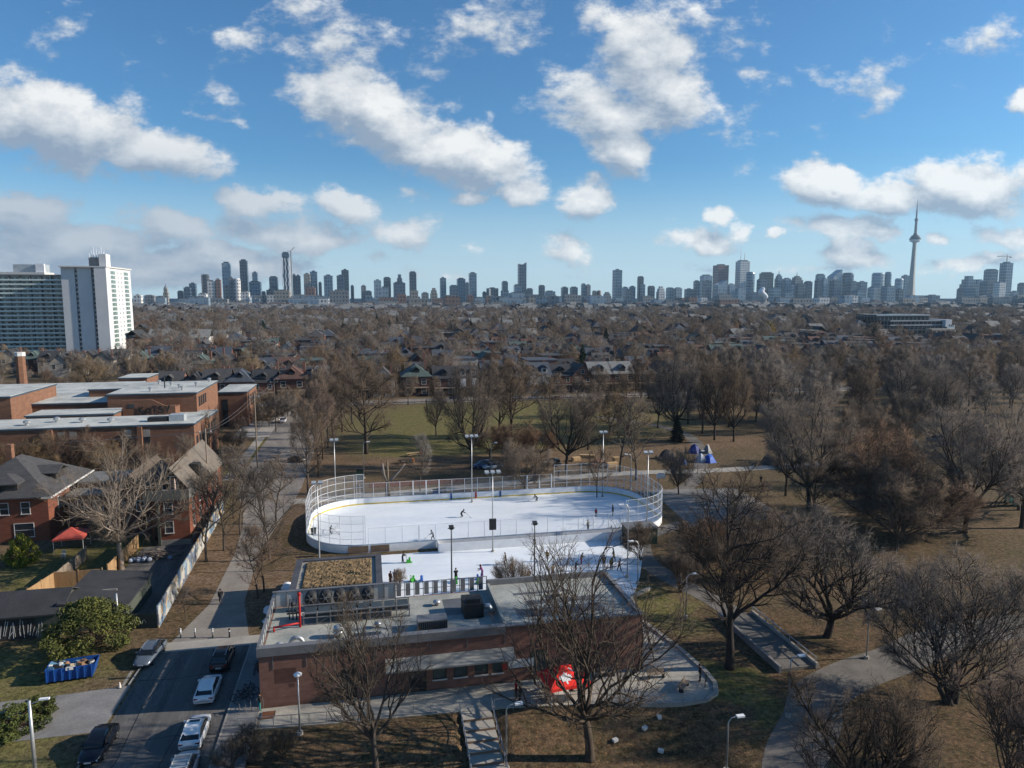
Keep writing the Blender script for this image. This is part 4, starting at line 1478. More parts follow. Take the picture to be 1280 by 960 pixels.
ring = rrect(HX, HY, RC)
tag(grid(MB().prism(ring, -.3, .04).build('rink_ice', ice_m), RU, RV, 0), kind='structure')
rk = thing('rink_boards', 'white hockey boards round the large ice rink', 'rink boards', RU, RV, 0)


def wallring(mb, path, t0, t1, z0, z1, closed=True):
    """a wall between two offsets of the rounded outline"""
    a = rrect(HX + t0, HY + t0, RC + t0)
    b = rrect(HX + t1, HY + t1, RC + t1)
    n = len(a)
    vs = [(x, y, z0) for x, y in a] + [(x, y, z1) for x, y in a] + [(x, y, z0) for x, y in b] + [(x, y, z1) for x, y in b]
    fs = []
    for i in range(n):
        j = (i + 1) % n
        fs += [(j, i, i + n, j + n), (i + 2 * n, j + 2 * n, j + 3 * n, i + 3 * n), (i + n, i + 3 * n, j + 3 * n, j + n)]
    return mb.add(vs, fs)


wallring(MB(), ring, 0, .16, 0, 1.2).build('board_wall', white_m, rk)
wallring(MB(), ring, -.03, -.001, .04, .24).build('kick_plate', yellow_m, rk)
wallring(MB(), ring, -.02, .18, 1.202, 1.26).build('board_cap', mat('cap_blue_grey', (.30, .36, .44), (.24, .3, .37), rough=.5), rk)
for x, mm in ((-4.6, blue_m), (0, red_m), (4.6, blue_m)):
    MB().box(x - .16, x + .16, HY - .05, HY - .032, .05, 1.2).build('line_marker', mm, rk)
m = MB().box(-22.5, -19.6, -HY - .19, -HY - .165, .1, 1.1).box(-19.3, -16.6, -HY - .19, -HY - .165, .1, 1.1)
m.build('gate', mat('gate_brown', (.17, .12, .085), (.11, .08, .06), rough=.8), rk)
# players' bench in front of the near boards
bp = thing('bench_enclosure', 'white walled players bench strip jutting towards the small skating pad', 'bench enclosure', RU, RV, 0)
y0 = -HY - 2.0
MB().box(-9.6, 20, y0 - .12, y0, 0, 1.3).box(-9.6, -9.48, y0 + .003, -HY - .2, 0, 1.3).box(19.88, 20, y0 + .003, -HY - .2, 0, 1.3).build('outer_wall', white_m, bp)
MB().box(-9.45, 19.85, y0 + .01, -HY - .21, 0, .3).build('floor', concrete_grey, bp)
MB().box(-9, 2.5, y0 + .1, y0 + .5, .7, .78).box(4, 19.5, y0 + .1, y0 + .5, .7, .78).build('seat', wood_old, bp)

# fences on the boards
def fence_run(root, pts, z0, z1, rails, mesh_m, post_m=white_m, post_r=.036, wide=()):
    for i, p in enumerate(pts):
        r = .09 if i in wide else post_r
        MB().box(p[0] - r, p[0] + r, p[1] - r, p[1] + r, z0, z1).build('post', post_m, root)
    b = MB()
    for z in rails:
        for p, q in zip(pts[:-1], pts[1:]):
            b.bar((p[0], p[1], z), (q[0], q[1], z), .045, .045)
    b.build('rail', post_m, root)
    b = MB()
    for p, q in zip(pts[:-1], pts[1:]):
        b.bar((p[0], p[1], (z0 + z1) / 2), (q[0], q[1], (z0 + z1) / 2), .012, z1 - z0 - .06)
    b.build('mesh_panel', mesh_m, root)


def along(cond):
    full = rrect(HX + .1, HY + .1, RC + .1, 8)
    return [p for p in full if cond(p)]


f = thing('rink_fence', 'tall curved white mesh fence at the left end of the rink', 'fence', RU, RV, 0)
L_pts = [(-21.6, HY + .1)] + along(lambda p: p[0] < -20.2) + [(-20.0, -HY - .1)]
# the left straight needs posts of its own
k = max(range(1, len(L_pts)), key=lambda i: math.hypot(L_pts[i][0] - L_pts[i - 1][0], L_pts[i][1] - L_pts[i - 1][1]))
L_pts[k:k] = [(L_pts[k][0], y) for y in (2.0, 0, -2.0)]
fence_run(f, L_pts, 1.27, 5.6, (2.1, 3.2, 4.4, 5.57), chain)
f = thing('rink_fence', 'tall curved white mesh fence at the right end of the rink', 'fence', RU, RV, 0)
R_pts = [(19.5, -HY - .1)] + [(x, -y) for x, y in [(-p[0], p[1]) for p in along(lambda p: p[0] < -20.2)]][0:0]
rr_ = sorted(along(lambda p: p[0] > 20.2), key=lambda p: math.atan2(p[1], p[0]))
R_pts = [(20.0, -HY - .1)] + rr_ + [(17.5, HY + .1), (15.0, HY + .1)]
k = max(range(1, len(R_pts)), key=lambda i: math.hypot(R_pts[i][0] - R_pts[i - 1][0], R_pts[i][1] - R_pts[i - 1][1]))
R_pts[k:k] = [(R_pts[k][0], y) for y in (-2.0, 0, 2.0)]
fence_run(f, R_pts, 1.27, 5.6, (2.1, 3.2, 4.4, 5.57), chain)
f = thing('rink_fence', 'straight white-posted fence on the far side of the rink', 'fence', RU, RV, 0)
n = 15
fence_run(f, [(-21.0 + i * 35.5 / n, HY + .1) for i in range(n + 1)], 1.27, 3.9, (1.9, 3.86), chain, wide=(4, 5, 6, 13, 14, 15))
f = thing('rink_fence', 'near side fence of clear panels between the two ice pads', 'fence', RU, RV, 0)
n = 16
fence_run(f, [(-19.6 + i * 39.2 / n, -HY - .1) for i in range(n + 1)], 1.27, 3.7, (3.68,), plex, wide=(3,))

# hockey nets, and the small things beside the ice
def net(u, v, rz, label):
    t = thing('hockey_net', label, 'hockey net', u, v, .04, rz)
    b = MB()
    b.tube([(0, -.92, 0), (0, -.92, 1.2), (0, .92, 1.2), (0, .92, 0)], .04, 6)
    b.tube([(0, -.92, .03), (-1.1, -.7, .03), (-1.1, .7, .03), (0, .92, .03)], .03, 6).tube([(0, -.92, 1.2), (-.5, -.8, 1.15), (-1.1, -.7, .03)], .02, 5).tube([(0, .92, 1.2), (-.5, .8, 1.15), (-1.1, .7, .03)], .02, 5)
    b.build('net_frame', white_m, t, True)
    b = MB().add([(0, -.92, 1.2), (0, .92, 1.2), (-.5, .8, 1.15), (-.5, -.8, 1.15), (-1.1, .7, .05), (-1.1, -.7, .05), (0, -.92, .03), (0, .92, .03)], [(0, 1, 2, 3), (3, 2, 4, 5), (0, 3, 5, 6), (1, 7, 4, 2)])
    b.build('netting', chain, t)


net(RU - 24, RV - 2, 0, 'white hockey net near the left end of the rink')
net(RU + 24, RV, math.pi, 'white hockey net near the right end of the rink')
u, v = at(736, 655)
net(u, v, 1.2, 'white hockey net pushed to the near boards at the right')
for k, (px, py, lab) in enumerate(((762, 668, 'small dark bin at the near boards on the rink'), (779, 667, 'blue bin at the near boards on the rink'), (392, 668, 'dark bin in the near left corner of the rink'))):
    u, v = at(px, py)
    t = thing('ice_bin', lab, 'bin', u, v, .04)
    MB().lathe([(.36, 0), (.45, .9), (.48, .95), (.40, .95), (.33, .1)], 10).build('tub', blue_m if k == 1 else metal_dk, t)
    MB().tube([(-.3, 0, .6), (-.42, 0, .75), (-.3, 0, .85)], .03, 5).build('handle', metal_gr, t)
u, v = at(806, 678)
t = thing('storage_shed', 'small dark green flat shed at the right corner of the rink', 'shed', u - 3, v - 1, 0)
MB().box(0, 4.6, 0, 3.0, 0, 2.5).build('wall', green_dk, t)
MB().box(-.15, 4.75, -.15, 3.15, 2.5, 2.65).build('roof', metal_gr, t)
MB().box(.6, 1.6, -.03, -.002, .05, 2.1).build('door', metal_dk, t)


# floodlight poles
def pole(px, py, H, heads, label, lampstyle='flood', group='floodlight poles of the rink', uv_=None, rz=0):
    u, v = uv_ or at(px, py)
    t = thing('floodlight_pole', label, 'light pole', u, v, None, rz, group)
    MB().tube([(0, 0, 0), (0, 0, H * .5), (0, 0, H)], [.105, .085, .055], 8).build('mast', galv, t, True)
    MB().cyl(0, 0, 0, .25, .24, 8).build('foot', concrete, t)
    MB().bar((-heads * .42, 0, H - .1), (heads * .42, 0, H - .1), .09, .09).build('crossarm', galv, t)
    for k in range(heads):
        x = (k - (heads - 1) / 2) * .85
        b = MB()
        b.add([(x - .3, -.35, H + .02), (x + .3, -.35, H + .02), (x + .3, .25, H + .22), (x - .3, .25, H + .22), (x - .22, -.25, H - .22), (x + .22, -.25, H - .22), (x + .22, .2, H - .02), (x - .22, .2, H - .02)],
              [(0, 1, 2, 3), (4, 7, 6, 5), (0, 4, 5, 1), (1, 5, 6, 2), (2, 6, 7, 3), (3, 7, 4, 0)])
        b.build('lamp', metal_lt, t)
    return t


pole(400, 712, 12.2, 2, 'floodlight pole with two white lamps at the near left end of the rink')
t = pole(616, 690, 12.0, 3, 'floodlight pole standing between the two ice pads')
MB().box(-.5, .5, -.2, .2, 3.4, 5.0).build('control_box', metal_dk, t)
pole(590, 628, 12.3, 3, 'floodlight pole behind the far boards, left of the stout tree')
pole(420, 632, 12.0, 2, 'floodlight pole behind the far left corner of the rink')
pole(753, 621, 12.3, 2, 'floodlight pole behind the far boards at the right')
pole(808, 672, 13.5, 2, 'floodlight pole at the right end of the rink beside the shed')
t = pole(565, 752, 9.4, 1, 'dark light pole rising behind the roof, over the small skating pad')
recol(t, {'galvanised': metal_dk, 'metal_light': metal_dk})
t = pole(668, 745, 9.4, 1, 'dark light pole behind the roof and the big fanned tree')
recol(t, {'galvanised': metal_dk, 'metal_light': metal_dk})


def lamp_post(px, py, H, label, group='park lamp posts', rz=0):
    u, v = at(px, py)
    t = thing('lamp_post', label, 'lamp post', u, v, None, rz, group)
    MB().tube([(0, 0, 0), (0, 0, H)], [.085, .055], 8).build('post', galv, t, True)
    MB().cyl(0, 0, -.1, .28, .26, 8).build('foot', concrete, t)
    MB().lathe([(.05, H), (.34, H + .05), (.36, H + .14), (.2, H + .26), (.03, H + .3)], 12, .0, 0).build('lamp_head', white_m, t, True)
    return t


def cobra_post(px, py, H, label, group='park lamp posts', rz=0, arm=.9):
    u, v = at(px, py)
    t = thing('lamp_post', label, 'lamp post', u, v, None, rz, group)
    MB().tube([(0, 0, 0), (0, 0, H - .4), (arm * .3, 0, H), (arm, 0, H + .05)], [.085, .06, .045, .04], 8).build('post', galv, t, True)
    MB().cyl(0, 0, -.1, .28, .26, 8).build('foot', concrete, t)
    MB().box(arm - .2, arm + .45, -.16, .16, H - .02, H + .12).build('lamp_head', white_m, t)
    return t


lamp_post(375, 918, 5.3, 'mushroom-headed lamp post in front of the left end of the brick wall')
cobra_post(633, 962, 5.6, 'lamp post right of the stairs at the bottom edge')
cobra_post(985, 896, 5.6, 'lamp post on the lawn beside the foot of the footbridge')
cobra_post(1083, 823, 5.2, 'lamp post at the bend of the path, right of the footbridge')
cobra_post(857, 772, 5.2, 'lamp post at the lawn strip right of the rink house')
cobra_post(797, 730, 5.8, 'lamp post beside the near right corner of the small skating pad', rz=math.pi)
cobra_post(784, 722, 10, 'thin tall lamp post at the end of the small skating pad', rz=math.pi)
cobra_post(908, 965, 4.6, 'lamp post at the bottom edge left of the path, only its head in view', rz=0)
cobra_post(455, 598, 7.6, 'thin lamp post beside the lone dark tree')
cobra_post(675, 612, 5.4, 'short lamp post behind the middle of the far fence')
cobra_post(788, 612, 7.0, 'lamp post behind the right end of the far fence', rz=math.pi)
cobra_post(872, 592, 4.8, 'lamp post in front of the blue tents')
cobra_post(1212, 640, 5.0, 'lamp post near the portable toilets')
cobra_post(614, 588, 6.0, 'lamp post close to the parked van')

# ------------------------------------------------------------------ plaza things
u, v = at(712, 872)
t = thing('canopy_tent', 'bright red pop-up canopy with a white leaf emblem on the plaza', 'canopy', u - .9, v - .2, .06, .15)
t.scale = (1.1, 1.1, 1.0)
for x, y in ((-1.5, -1.5), (1.5, -1.5), (1.5, 1.5), (-1.5, 1.5)):
    MB().cyl(x, y, 0, 2.25, .03, 6).build('leg', metal_lt, t)
b = MB()
b.add([(-1.6, -1.6, 2.2), (1.6, -1.6, 2.2), (1.6, 1.6, 2.2), (-1.6, 1.6, 2.2), (0, 0, 3.35), (-1.6, -1.6, 1.92), (1.6, -1.6, 1.92), (1.6, 1.6, 1.92), (-1.6, 1.6, 1.92)],
      [(0, 1, 4), (1, 2, 4), (2, 3, 4), (3, 0, 4), (5, 6, 1, 0), (6, 7, 2, 1), (7, 8, 3, 2), (8, 5, 0, 3)])
top = b.build('canopy_top', canvas_red, t)
# white leaf on the front slope
leaf = [(0, .50), (.09, .32), (.21, .38), (.16, .12), (.30, .26), (.33, .17), (.50, .20), (.44, .04), (.53, 0), (.30, -.20), (.33, -.28), (.07, -.25), (.05, -.5)]
leaf = leaf + [(-x, y) for x, y in reversed(leaf[1:])]
sl = Vector((0, 1.6, 1.15)).normalized()
nn = Vector((0, -sl.z, sl.y))
o0 = Vector((0, -1.6, 2.2)) + sl * .80
vs = []
for x, y in leaf:
    q = o0 + Vector((x * 1.15, 0, 0)) + sl * y * 1.15
    vs.append(tuple(q + nn * .012))
b = MB()
nl = len(vs)
tri = tessellate_polygon([[Vector((x, y, 0)) for x, y in leaf]])
b.add(vs, [tuple(f) for f in tri])
b.build('leaf_emblem', white_m, top)
b = MB()
q = [(.05, -1.55, 2.27), (.35, -1.0, 2.64), (.7, -1.15, 2.55)]
sl2 = Vector((-1.6, 0, 1.15)).normalized()
n2 = Vector((sl2.z, 0, -sl2.x))
o2 = Vector((1.6, 0, 2.2)) + sl2 * .9
vs2 = [tuple(o2 + Vector((0, x * .6, 0)) + sl2 * y * .8 + n2 * .012) for x, y in leaf]
b.add(vs2, [tuple(reversed(f)) for f in tri])
b.build('leaf_emblem', white_m, top)
u, v = at(697, 876)
t = thing('folding_table', 'folding table with a dark cloth front under the red canopy', 'table', u, v, .06)
MB().box(-1.1, 1.1, -.4, .4, .72, .76).build('tabletop', white_fr, t)
MB().box(-1.12, 1.12, -.42, -.402, .05, .74).build('cloth_front', mat('cloth_grey', (.16, .16, .17), (.09, .09, .10), scale=3, rough=.8), t)
for x in (-1, 1):
    MB().bar((x, 0, 0), (x, 0, .72), .05, .5).build('leg', metal_gr, t)
u, v = at(722, 862)
t = thing('folding_table', 'table laid with a red cloth right of the red canopy', 'table', u, v, .06)
MB().box(-1.2, 1.2, -.4, .4, .73, .77).box(-1.22, 1.22, -.43, -.403, .3, .77).build('red_cloth', canvas_red, t)
for x in (-1, 1):
    MB().bar((x, 0, 0), (x, 0, .73), .05, .5).build('leg', metal_gr, t)
b = MB()
for k in range(5):
    b.box(-1.0 + k * .42, -.75 + k * .42, -.2, .1, .772, .92 + .08 * (k % 2))
tg = b.build('supply_boxes', white_fr)
xx, yy = W(u, v)
tg.location = (xx, yy, .06); tg.rotation_euler = (0, 0, A)
tag(tg, 'row of small white boxes on the red-cloth table', 'boxes')
for k, (px, py) in enumerate(((758, 846), (820, 848), (855, 862))):
    u, v = at(px, py)
    t = thing('park_bench', ['bench against the brick wall right of the red table', 'bench near the right end of the brick wall', 'bench near the rounded end of the plaza'][k], 'bench', u, v, .06, [0, 0, .8][k], 'benches on the plaza')
    MB().box(-.9, .9, -.22, .22, .42, .47).build('seat', wood_old, t)
    MB().box(-.9, .9, .22, .26, .47, .85).build('backrest', wood_old, t)
    for x in (-.75, .75):
        MB().box(x - .05, x + .05, -.2, .24, 0, .418).build('leg', metal_dk, t)
for k, (px, py) in enumerate(((806, 912), (824, 898), (826, 940), (769, 927))):
    u, v = at(px, py)
    b = MB().box(-.22, .22, -.16, .16, 0, .2, None).box(-.24, .24, -.18, .18, .202, .23)
    o = b.build('cardboard_box', white_fr)
    grid(o, u, v, gz(u, v), .5 + k)
    tag(o, ['white box lying on the leaves, second of two side by side', 'white box on the leaves nearest the plaza edge', 'small white scrap box at the lower middle', 'white scrap lying left of the two boxes'][k], 'box')
# stairs with landings and rails down from the plaza
st = thing('outdoor_stairs', 'concrete steps with metal rails running down from the plaza', 'stairs', 8.75, 59.4, 0)
b = MB()
for k in range(7):
    y = -k * 1.25
    z = .05 - k * .2
    b.box(-1.35, 1.35, y - 1.25, y, z - 1.2, z)
b.build('tread', concrete, st)
b = MB()
for k in range(6):
    y = -k * 1.25 - 1.25
    z = .05 - k * .2
    b.box(-1.35, 1.35, y - .035, y - .002, z - .2, z - .01)
b.build('riser', mat('riser_brown', (.19, .125, .09), (.13, .09, .065), rough=.85), st)
for x in (-1.45, 1.45):
    b = MB()
    b.tube([(x, .3, 1.0), (x, 0, 1.0), (x, -8.7, -.45)], .03, 6).tube([(x, 0, .55), (x, -8.7, -.9)], .02, 6)
    for k in range(8):
        y = -k * 1.24
        b.tube([(x, y, -.1 - k * .2), (x, y, 1.0 - k * .207)], .025, 6)
    b.build('handrail', galv, st)
# thin guard rail along the plaza front
gr = thing('guard_rail', 'thin metal guard rail along the front of the plaza left of the stairs', 'railing', -12, 60.5, 0)
b = MB()
P_ = [(0.2, .15), (8, -.35), (17.2, -.75)]
for p, q in zip(P_[:-1], P_[1:]):
    for z in (.15, 1.05):
        b.bar((p[0], p[1], z), (q[0], q[1], z), .04, .04)
b.build('rail', galv, gr)
for k in range(12):
    x = .2 + k * 1.5
    y = .15 - x * .062 if x < 8 else -.35 - (x - 8) * .045
    MB().box(x - .025, x + .025, y - .025, y + .025, -.3, 1.05).build('post', galv, gr)
gr = thing('guard_rail', 'thin metal guard rail along the front of the plaza right of the stairs', 'railing', 10.4, 59.1, 0)
b = MB()
P_ = [(0, 0), (5, -.35), (9, -.85), (13.5, -2.0), (17, -2.6), (19.4, -2.5), (21.0, -1.4)]
for p, q in zip(P_[:-1], P_[1:]):
    for z in (.35, 1.1):
        b.bar((p[0], p[1], z), (q[0], q[1], z), .04, .04)
b.build('rail', galv, gr)
for p in [(0, 0), (1.7, -.12), (3.4, -.24), (5, -.35), (7, -.6), (9, -.85), (11.2, -1.4), (13.5, -2.0), (15.3, -2.3), (17, -2.6), (19.4, -2.5), (21.0, -1.4)]:
    MB().box(p[0] - .025, p[0] + .025, p[1] - .025, p[1] + .025, -.4, 1.1).build('post', galv, gr)
# footbridge
fb = thing('footbridge', 'straight concrete walkway bridge with low parapets between the bare trees', 'footbridge', 41.4, 60.0, 0)
MB().box(-1.9, 1.9, 0, 12.2, -.1, .30).build('deck', asph_path, fb)
MB().box(-2.2, -1.903, -.2, 12.3, -.2, .72).build('parapet', concrete_grey, fb)
MB().box(1.903, 2.15, -.2, 12.3, -.2, .62).build('parapet', concrete, fb)
b = MB()
for k in range(9):
    b.box(1.98, 2.06, .1 + k * 1.5, .18 + k * 1.5, .622, 1.1)
b.box(1.97, 2.07, -.1, 12.2, 1.1, 1.16)
b.build('handrail', galv, fb)
u, v = at(848 - 15, 748)
kb = MB()
for a, b_ in (((29.9, 74.5), (31.3, 79.5)), ((31.3, 79.5), (34.6, 81.5))):
    kb.bar((a[0], a[1], .15), (b_[0], b_[1], .15), .35, .5)
o = kb.build('stone_kerb', concrete)
grid(o)
tag(o, 'pale stone kerb edging the small lawn right of the roof', 'kerb')
# ------------------------------------------------------------------ houses with gables, shared helper
def gable(mb, x0, x1, y0, y1, z0, z1, along='y', oh=.35, th=.16, mi=None, oh_end=None):
    """two roof slabs with thickness over a rectangle, ridge along x or y"""
    oe = oh if oh_end is None else oh_end
    if along == 'y':
        xm = (x0 + x1) / 2
        dz = (z1 - z0) * oh / ((x1 - x0) / 2)
        a = [(x0 - oh, z0 - dz), (xm, z1), (x1 + oh, z0 - dz)]
        ya, yb = y0 - oe, y1 + oe
        vs = []
        for y in (ya, yb):
            vs += [(x, y, z) for x, z in a] + [(x, y, z + th) for x, z in a]
    else:
        ym = (y0 + y1) / 2
        dz = (z1 - z0) * oh / ((y1 - y0) / 2)
        a = [(y1 + oh, z0 - dz), (ym, z1), (y0 - oh, z0 - dz)]
        vs = []
        for x in (x0 - oe, x1 + oe):
            vs += [(x, y, z) for y, z in a] + [(x, y, z + th) for y, z in a]
    fs = [(3, 4, 10, 9)[::-1], (4, 5, 11, 10)[::-1], (0, 1, 7, 6), (1, 2, 8, 7), (0, 3, 4, 1)[::-1], (1, 4, 5, 2)[::-1], (6, 7, 10, 9)[::-1], (7, 8, 11, 10)[::-1], (0, 6, 9, 3)[::-1], (2, 5, 11, 8)[::-1]]
    return mb.add(vs, fs, mi)


def gable_wall(mb, x0, x1, y0, y1, z0, z1, along='y', mi=None):
    """the triangular ends under a gable"""
    if along == 'y':
        xm = (x0 + x1) / 2
        vs = [(x0, y0, z0), (x1, y0, z0), (xm, y0, z1), (x0, y1, z0), (x1, y1, z0), (xm, y1, z1)]
    else:
        ym = (y0 + y1) / 2
        vs = [(x0, y1, z0), (x0, y0, z0), (x0, ym, z1), (x1, y1, z0), (x1, y0, z0), (x1, ym, z1)]
    return mb.add(vs, [(0, 1, 2), (5, 4, 3), (0, 3, 4, 1)], mi)


def hip(mb, x0, x1, y0, y1, z0, z1, oh=.4, th=.18, mi=None):
    x0, x1, y0, y1 = x0 - oh, x1 + oh, y0 - oh, y1 + oh
    w, d = x1 - x0, y1 - y0
    if d >= w:
        r0, r1 = ((x0 + x1) / 2, y0 + w * .5), ((x0 + x1) / 2, y1 - w * .5)
        vs = [(x0, y0, z0), (x1, y0, z0), (x1, y1, z0), (x0, y1, z0), (r0[0], r0[1], z1), (r1[0], r1[1] + .001, z1)]
        fs = [(0, 1, 4), (1, 2, 5, 4), (2, 3, 5), (3, 0, 4, 5)]
    else:
        r0, r1 = (x0 + d * .5, (y0 + y1) / 2), (x1 - d * .5, (y0 + y1) / 2)
        vs = [(x0, y0, z0), (x1, y0, z0), (x1, y1, z0), (x0, y1, z0), (r0[0], r0[1], z1), (r1[0], r1[1], z1)]
        fs = [(0, 1, 5, 4), (1, 2, 5), (2, 3, 4, 5), (3, 0, 4)]
    n = len(vs)
    vs += [(x0, y0, z0 - th), (x1, y0, z0 - th), (x1, y1, z0 - th), (x0, y1, z0 - th)]
    fs += [(9, 8, 7, 6), (0, 6, 7, 1), (1, 7, 8, 2), (2, 8, 9, 3), (3, 9, 6, 0)]
    return mb.add(vs, fs, mi)


WIN = {}


def window(root, x, y, z, w, h, face='f', m=glass, trim=white_fr, sill=True):
    """one window: glass with a frame and sill as its sub-parts; face f looks to -y, r to +x, l to -x"""
    key = (round(w, 2), round(h, 2), m.name, trim.name, sill)
    if key not in WIN:
        g_ = MB().box(-w / 2, w / 2, -.03, .02, 0, h).mesh('window', m)
        f = MB().box(-w / 2 - .09, -w / 2, -.06, .02, -.05, h + .09).box(w / 2, w / 2 + .09, -.06, .02, -.05, h + .09).box(-w / 2, w / 2, -.06, .02, h, h + .09).box(-w / 2, w / 2, -.05, -.032, h * .5 - .03, h * .5 + .03)
        WIN[key] = (g_, f.mesh('frame', trim), MB().box(-w / 2 - .15, w / 2 + .15, -.14, .02, -.16, -.053).mesh('sill', trim) if sill else None)
    g_, f, s = WIN[key]
    rz = {'f': 0, 'r': math.pi / 2, 'l': -math.pi / 2, 'b': math.pi}[face]
    o = link('window', g_, root, (x, y, z), rz)
    link('frame', f, o)
    if s:
        link('sill', s, o)
    return o


slate = mat('roof_slate', (0.075, 0.073, 0.075), (0.050, 0.049, 0.051), scale=.8, rough=.85, fine=.2, stretch=(1, 1, 4))
shingle_tan = mat('roof_tan', (0.165, 0.142, 0.118), (0.115, 0.098, 0.082), scale=.8, rough=.9, fine=.2)
shingle_dk = mat('roof_charcoal', (0.047, 0.048, 0.052), (0.033, 0.034, 0.037), scale=.5, rough=.9, fine=.2)
shingle_gy = mat('roof_grey', (0.20, 0.20, 0.195), (0.15, 0.15, 0.145), scale=.6, rough=.9, fine=.15)
siding_gn = mat('siding_green', (0.075, 0.085, 0.068), (0.055, 0.064, 0.052), scale=.6, rough=.85, stretch=(.2, .2, 5))
stucco = mat('stucco_grey', (0.30, 0.28, 0.25), (0.22, 0.205, 0.185), scale=.7, rough=.9)
timber_dk = mat('timber_dark', (0.045, 0.04, 0.037), (0.03, 0.027, 0.026), scale=1, rough=.85)

# red brick house with the gable balcony
h = thing('brick_house', 'red brick house with a tan gabled roof and a gable balcony beside the mural fence', 'house', -32.9, 111.2, 0)
MB().box(1.9, 6.0, 0, 24, .9, 7.4).box(0, 1.9, 2.6, 22, 0, 7.35).build('wall', brick_rd, h)
MB().box(1.85, 6.06, -.05, 24.05, 0, .895).build('plinth', stucco, h)
MB().box(1.5, 1.88, -.2, .3, 0, 7.2).build('downpipe_post', siding_gn, h)
b = MB()
gable(b, -.1, 6.1, 2.2, 24, 7.4, 11.3, 'y', .35)
r = b.build('roof', shingle_tan, h)
b = MB().box(4.3, 5.6, 9.0, 10.6, 8.3, 10.3)
d = b.build('dormer', timber_dk, r)
b = MB()
gable_wall(b, .1, 5.9, 2.3, 23.9, 7.38, 11.15)
b.build('gable_wall', timber_dk, h)
b = MB().box(1.7, 6.15, -.25, -.1, 7.0, 8.5).box(6.0, 6.15, -.097, 2.4, 7.0, 8.5).box(-.2, 1.697, -.25, -.1, 7.0, 8.5).box(-.2, 6.0, -.097, 2.5, 6.95, 7.36)
b.build('balcony', mat('balcony_grey', (.14, .145, .135), (.11, .112, .105), rough=.8), h)
window(h, 2.4, 2.28, 8.1, 1.0, 1.9, m=glass)
window(h, 3.5, 2.28, 8.1, .9, 1.9, m=glass)
for z in (2.0, 4.9):
    window(h, 3.1, 0, z, 1.05, 1.7)
for k in range(5):
    for z in (2.2, 5.0):
        window(h, 6.0, 2.5 + k * 4.4, z, .95, 1.7, 'r')
MB().box(.2, 1.6, 2.5, 2.58, .1, 2.3).build('door', glass, h)
t = thing('closed_parasol', 'furled pinkish parasol standing on the gable balcony', 'parasol', -32.9 + 4.0, 111.9, 7.36)
MB().tube([(0, 0, 0), (0, 0, 2.7)], .03, 6).build('pole', white_fr, t)
MB().lathe([(.05, .9), (.17, 1.2), (.13, 2.2), (.03, 2.75)], 8).build('folded_cloth', mat('parasol_pink', (.55, .42, .36), rough=.8), t)

# slate hip roof house at the left edge
h = thing('brick_house', 'dark brick house with a slate hip roof and dormers at the left edge', 'house', -62.5, 117.5, 0)
MB().box(0, 14, 0, 16, 0, 6.9).build('wall', brick_rd, h)
b = MB()
hip(b, 0, 14, 0, 16, 7.0, 11.8, .7)
r = b.build('roof', slate, h)
b = MB().box(5.5, 9.7, .7, 4.5, 7.2, 8.9)
dd = b.build('dormer', timber_dk, r)
b = MB()
hip(b, 5.5, 9.7, .4, 5.0, 9.0, 10.1, .4)
b.build('dormer_roof', slate, dd)
MB().box(5.8, 7.4, .62, .695, 7.4, 8.7).box(7.8, 9.4, .62, .695, 7.4, 8.7).build('dormer_glass', glass, dd)
b = MB().box(10.2, 13.0, 6.0, 9.6, 8.0, 9.2)
dd = b.build('dormer', timber_dk, r)
b = MB()
gable(b, 9.6, 13.2, 5.8, 9.8, 9.2, 10.0, 'x', .3)
b.build('dormer_roof', slate, dd)
MB().box(13.45, 14.85, -.75, 16.75, 6.72, 6.98).build('gutter', white_fr, h)
for x in (8.0, 10.9):
    window(h, x, 0, 4.4, 1.1, 1.7)
window(h, 10.5, 0, .8, 2.6, 2.0)
for y in (4, 9, 13):
    window(h, 14, y, 4.2, 1.0, 1.6, 'r')
MB().box(4.8, 5.6, 9, 10, 9.5, 13.4).build('chimney', brick_or, r)

# lower grey-roofed house between
h = thing('brick_house', 'low house with pale flat roofs behind the pale-barked tree', 'house', -47.2, 121.5, 0)
MB().box(0, 6.2, 0, 4.0, 0, 5.7).box(.4, 10.5, 4.0, 11, 0, 6.7).build('wall', brick_dk, h)
MB().box(-.3, 6.5, -.4, 4.0, 5.7, 5.95).box(.1, 11, 4.003, 11.4, 6.7, 6.95).build('roof', shingle_gy, h)
for x in (1.6, 4.4):
    window(h, x, 0, 3.2, 1.1, 1.5)
window(h, 8.3, 4.0, 3.4, 1.1, 1.5)
h = thing('brick_house', 'house with a brown gabled roof between the flat-roofed house and the gable balcony house', 'house', -40.2, 118.5, 0)
MB().box(0, 6.2, 0, 14, 0, 6.2).build('wall', brick_dk, h)
b = MB()
gable(b, 0, 6.2, 0, 14, 6.2, 9.4, 'y', .4)
b.build('roof', mat('roof_brown', (.12, .095, .075), (.085, .068, .055), scale=.8, rough=.9), h)
b = MB()
gable_wall(b, 0.02, 6.18, 0.02, 13.98, 6.2, 9.3)
b.build('gable_wall', brick_dk, h)
for x in (1.5, 4.4):
    window(h, x, 0, 3.6, 1.0, 1.5)

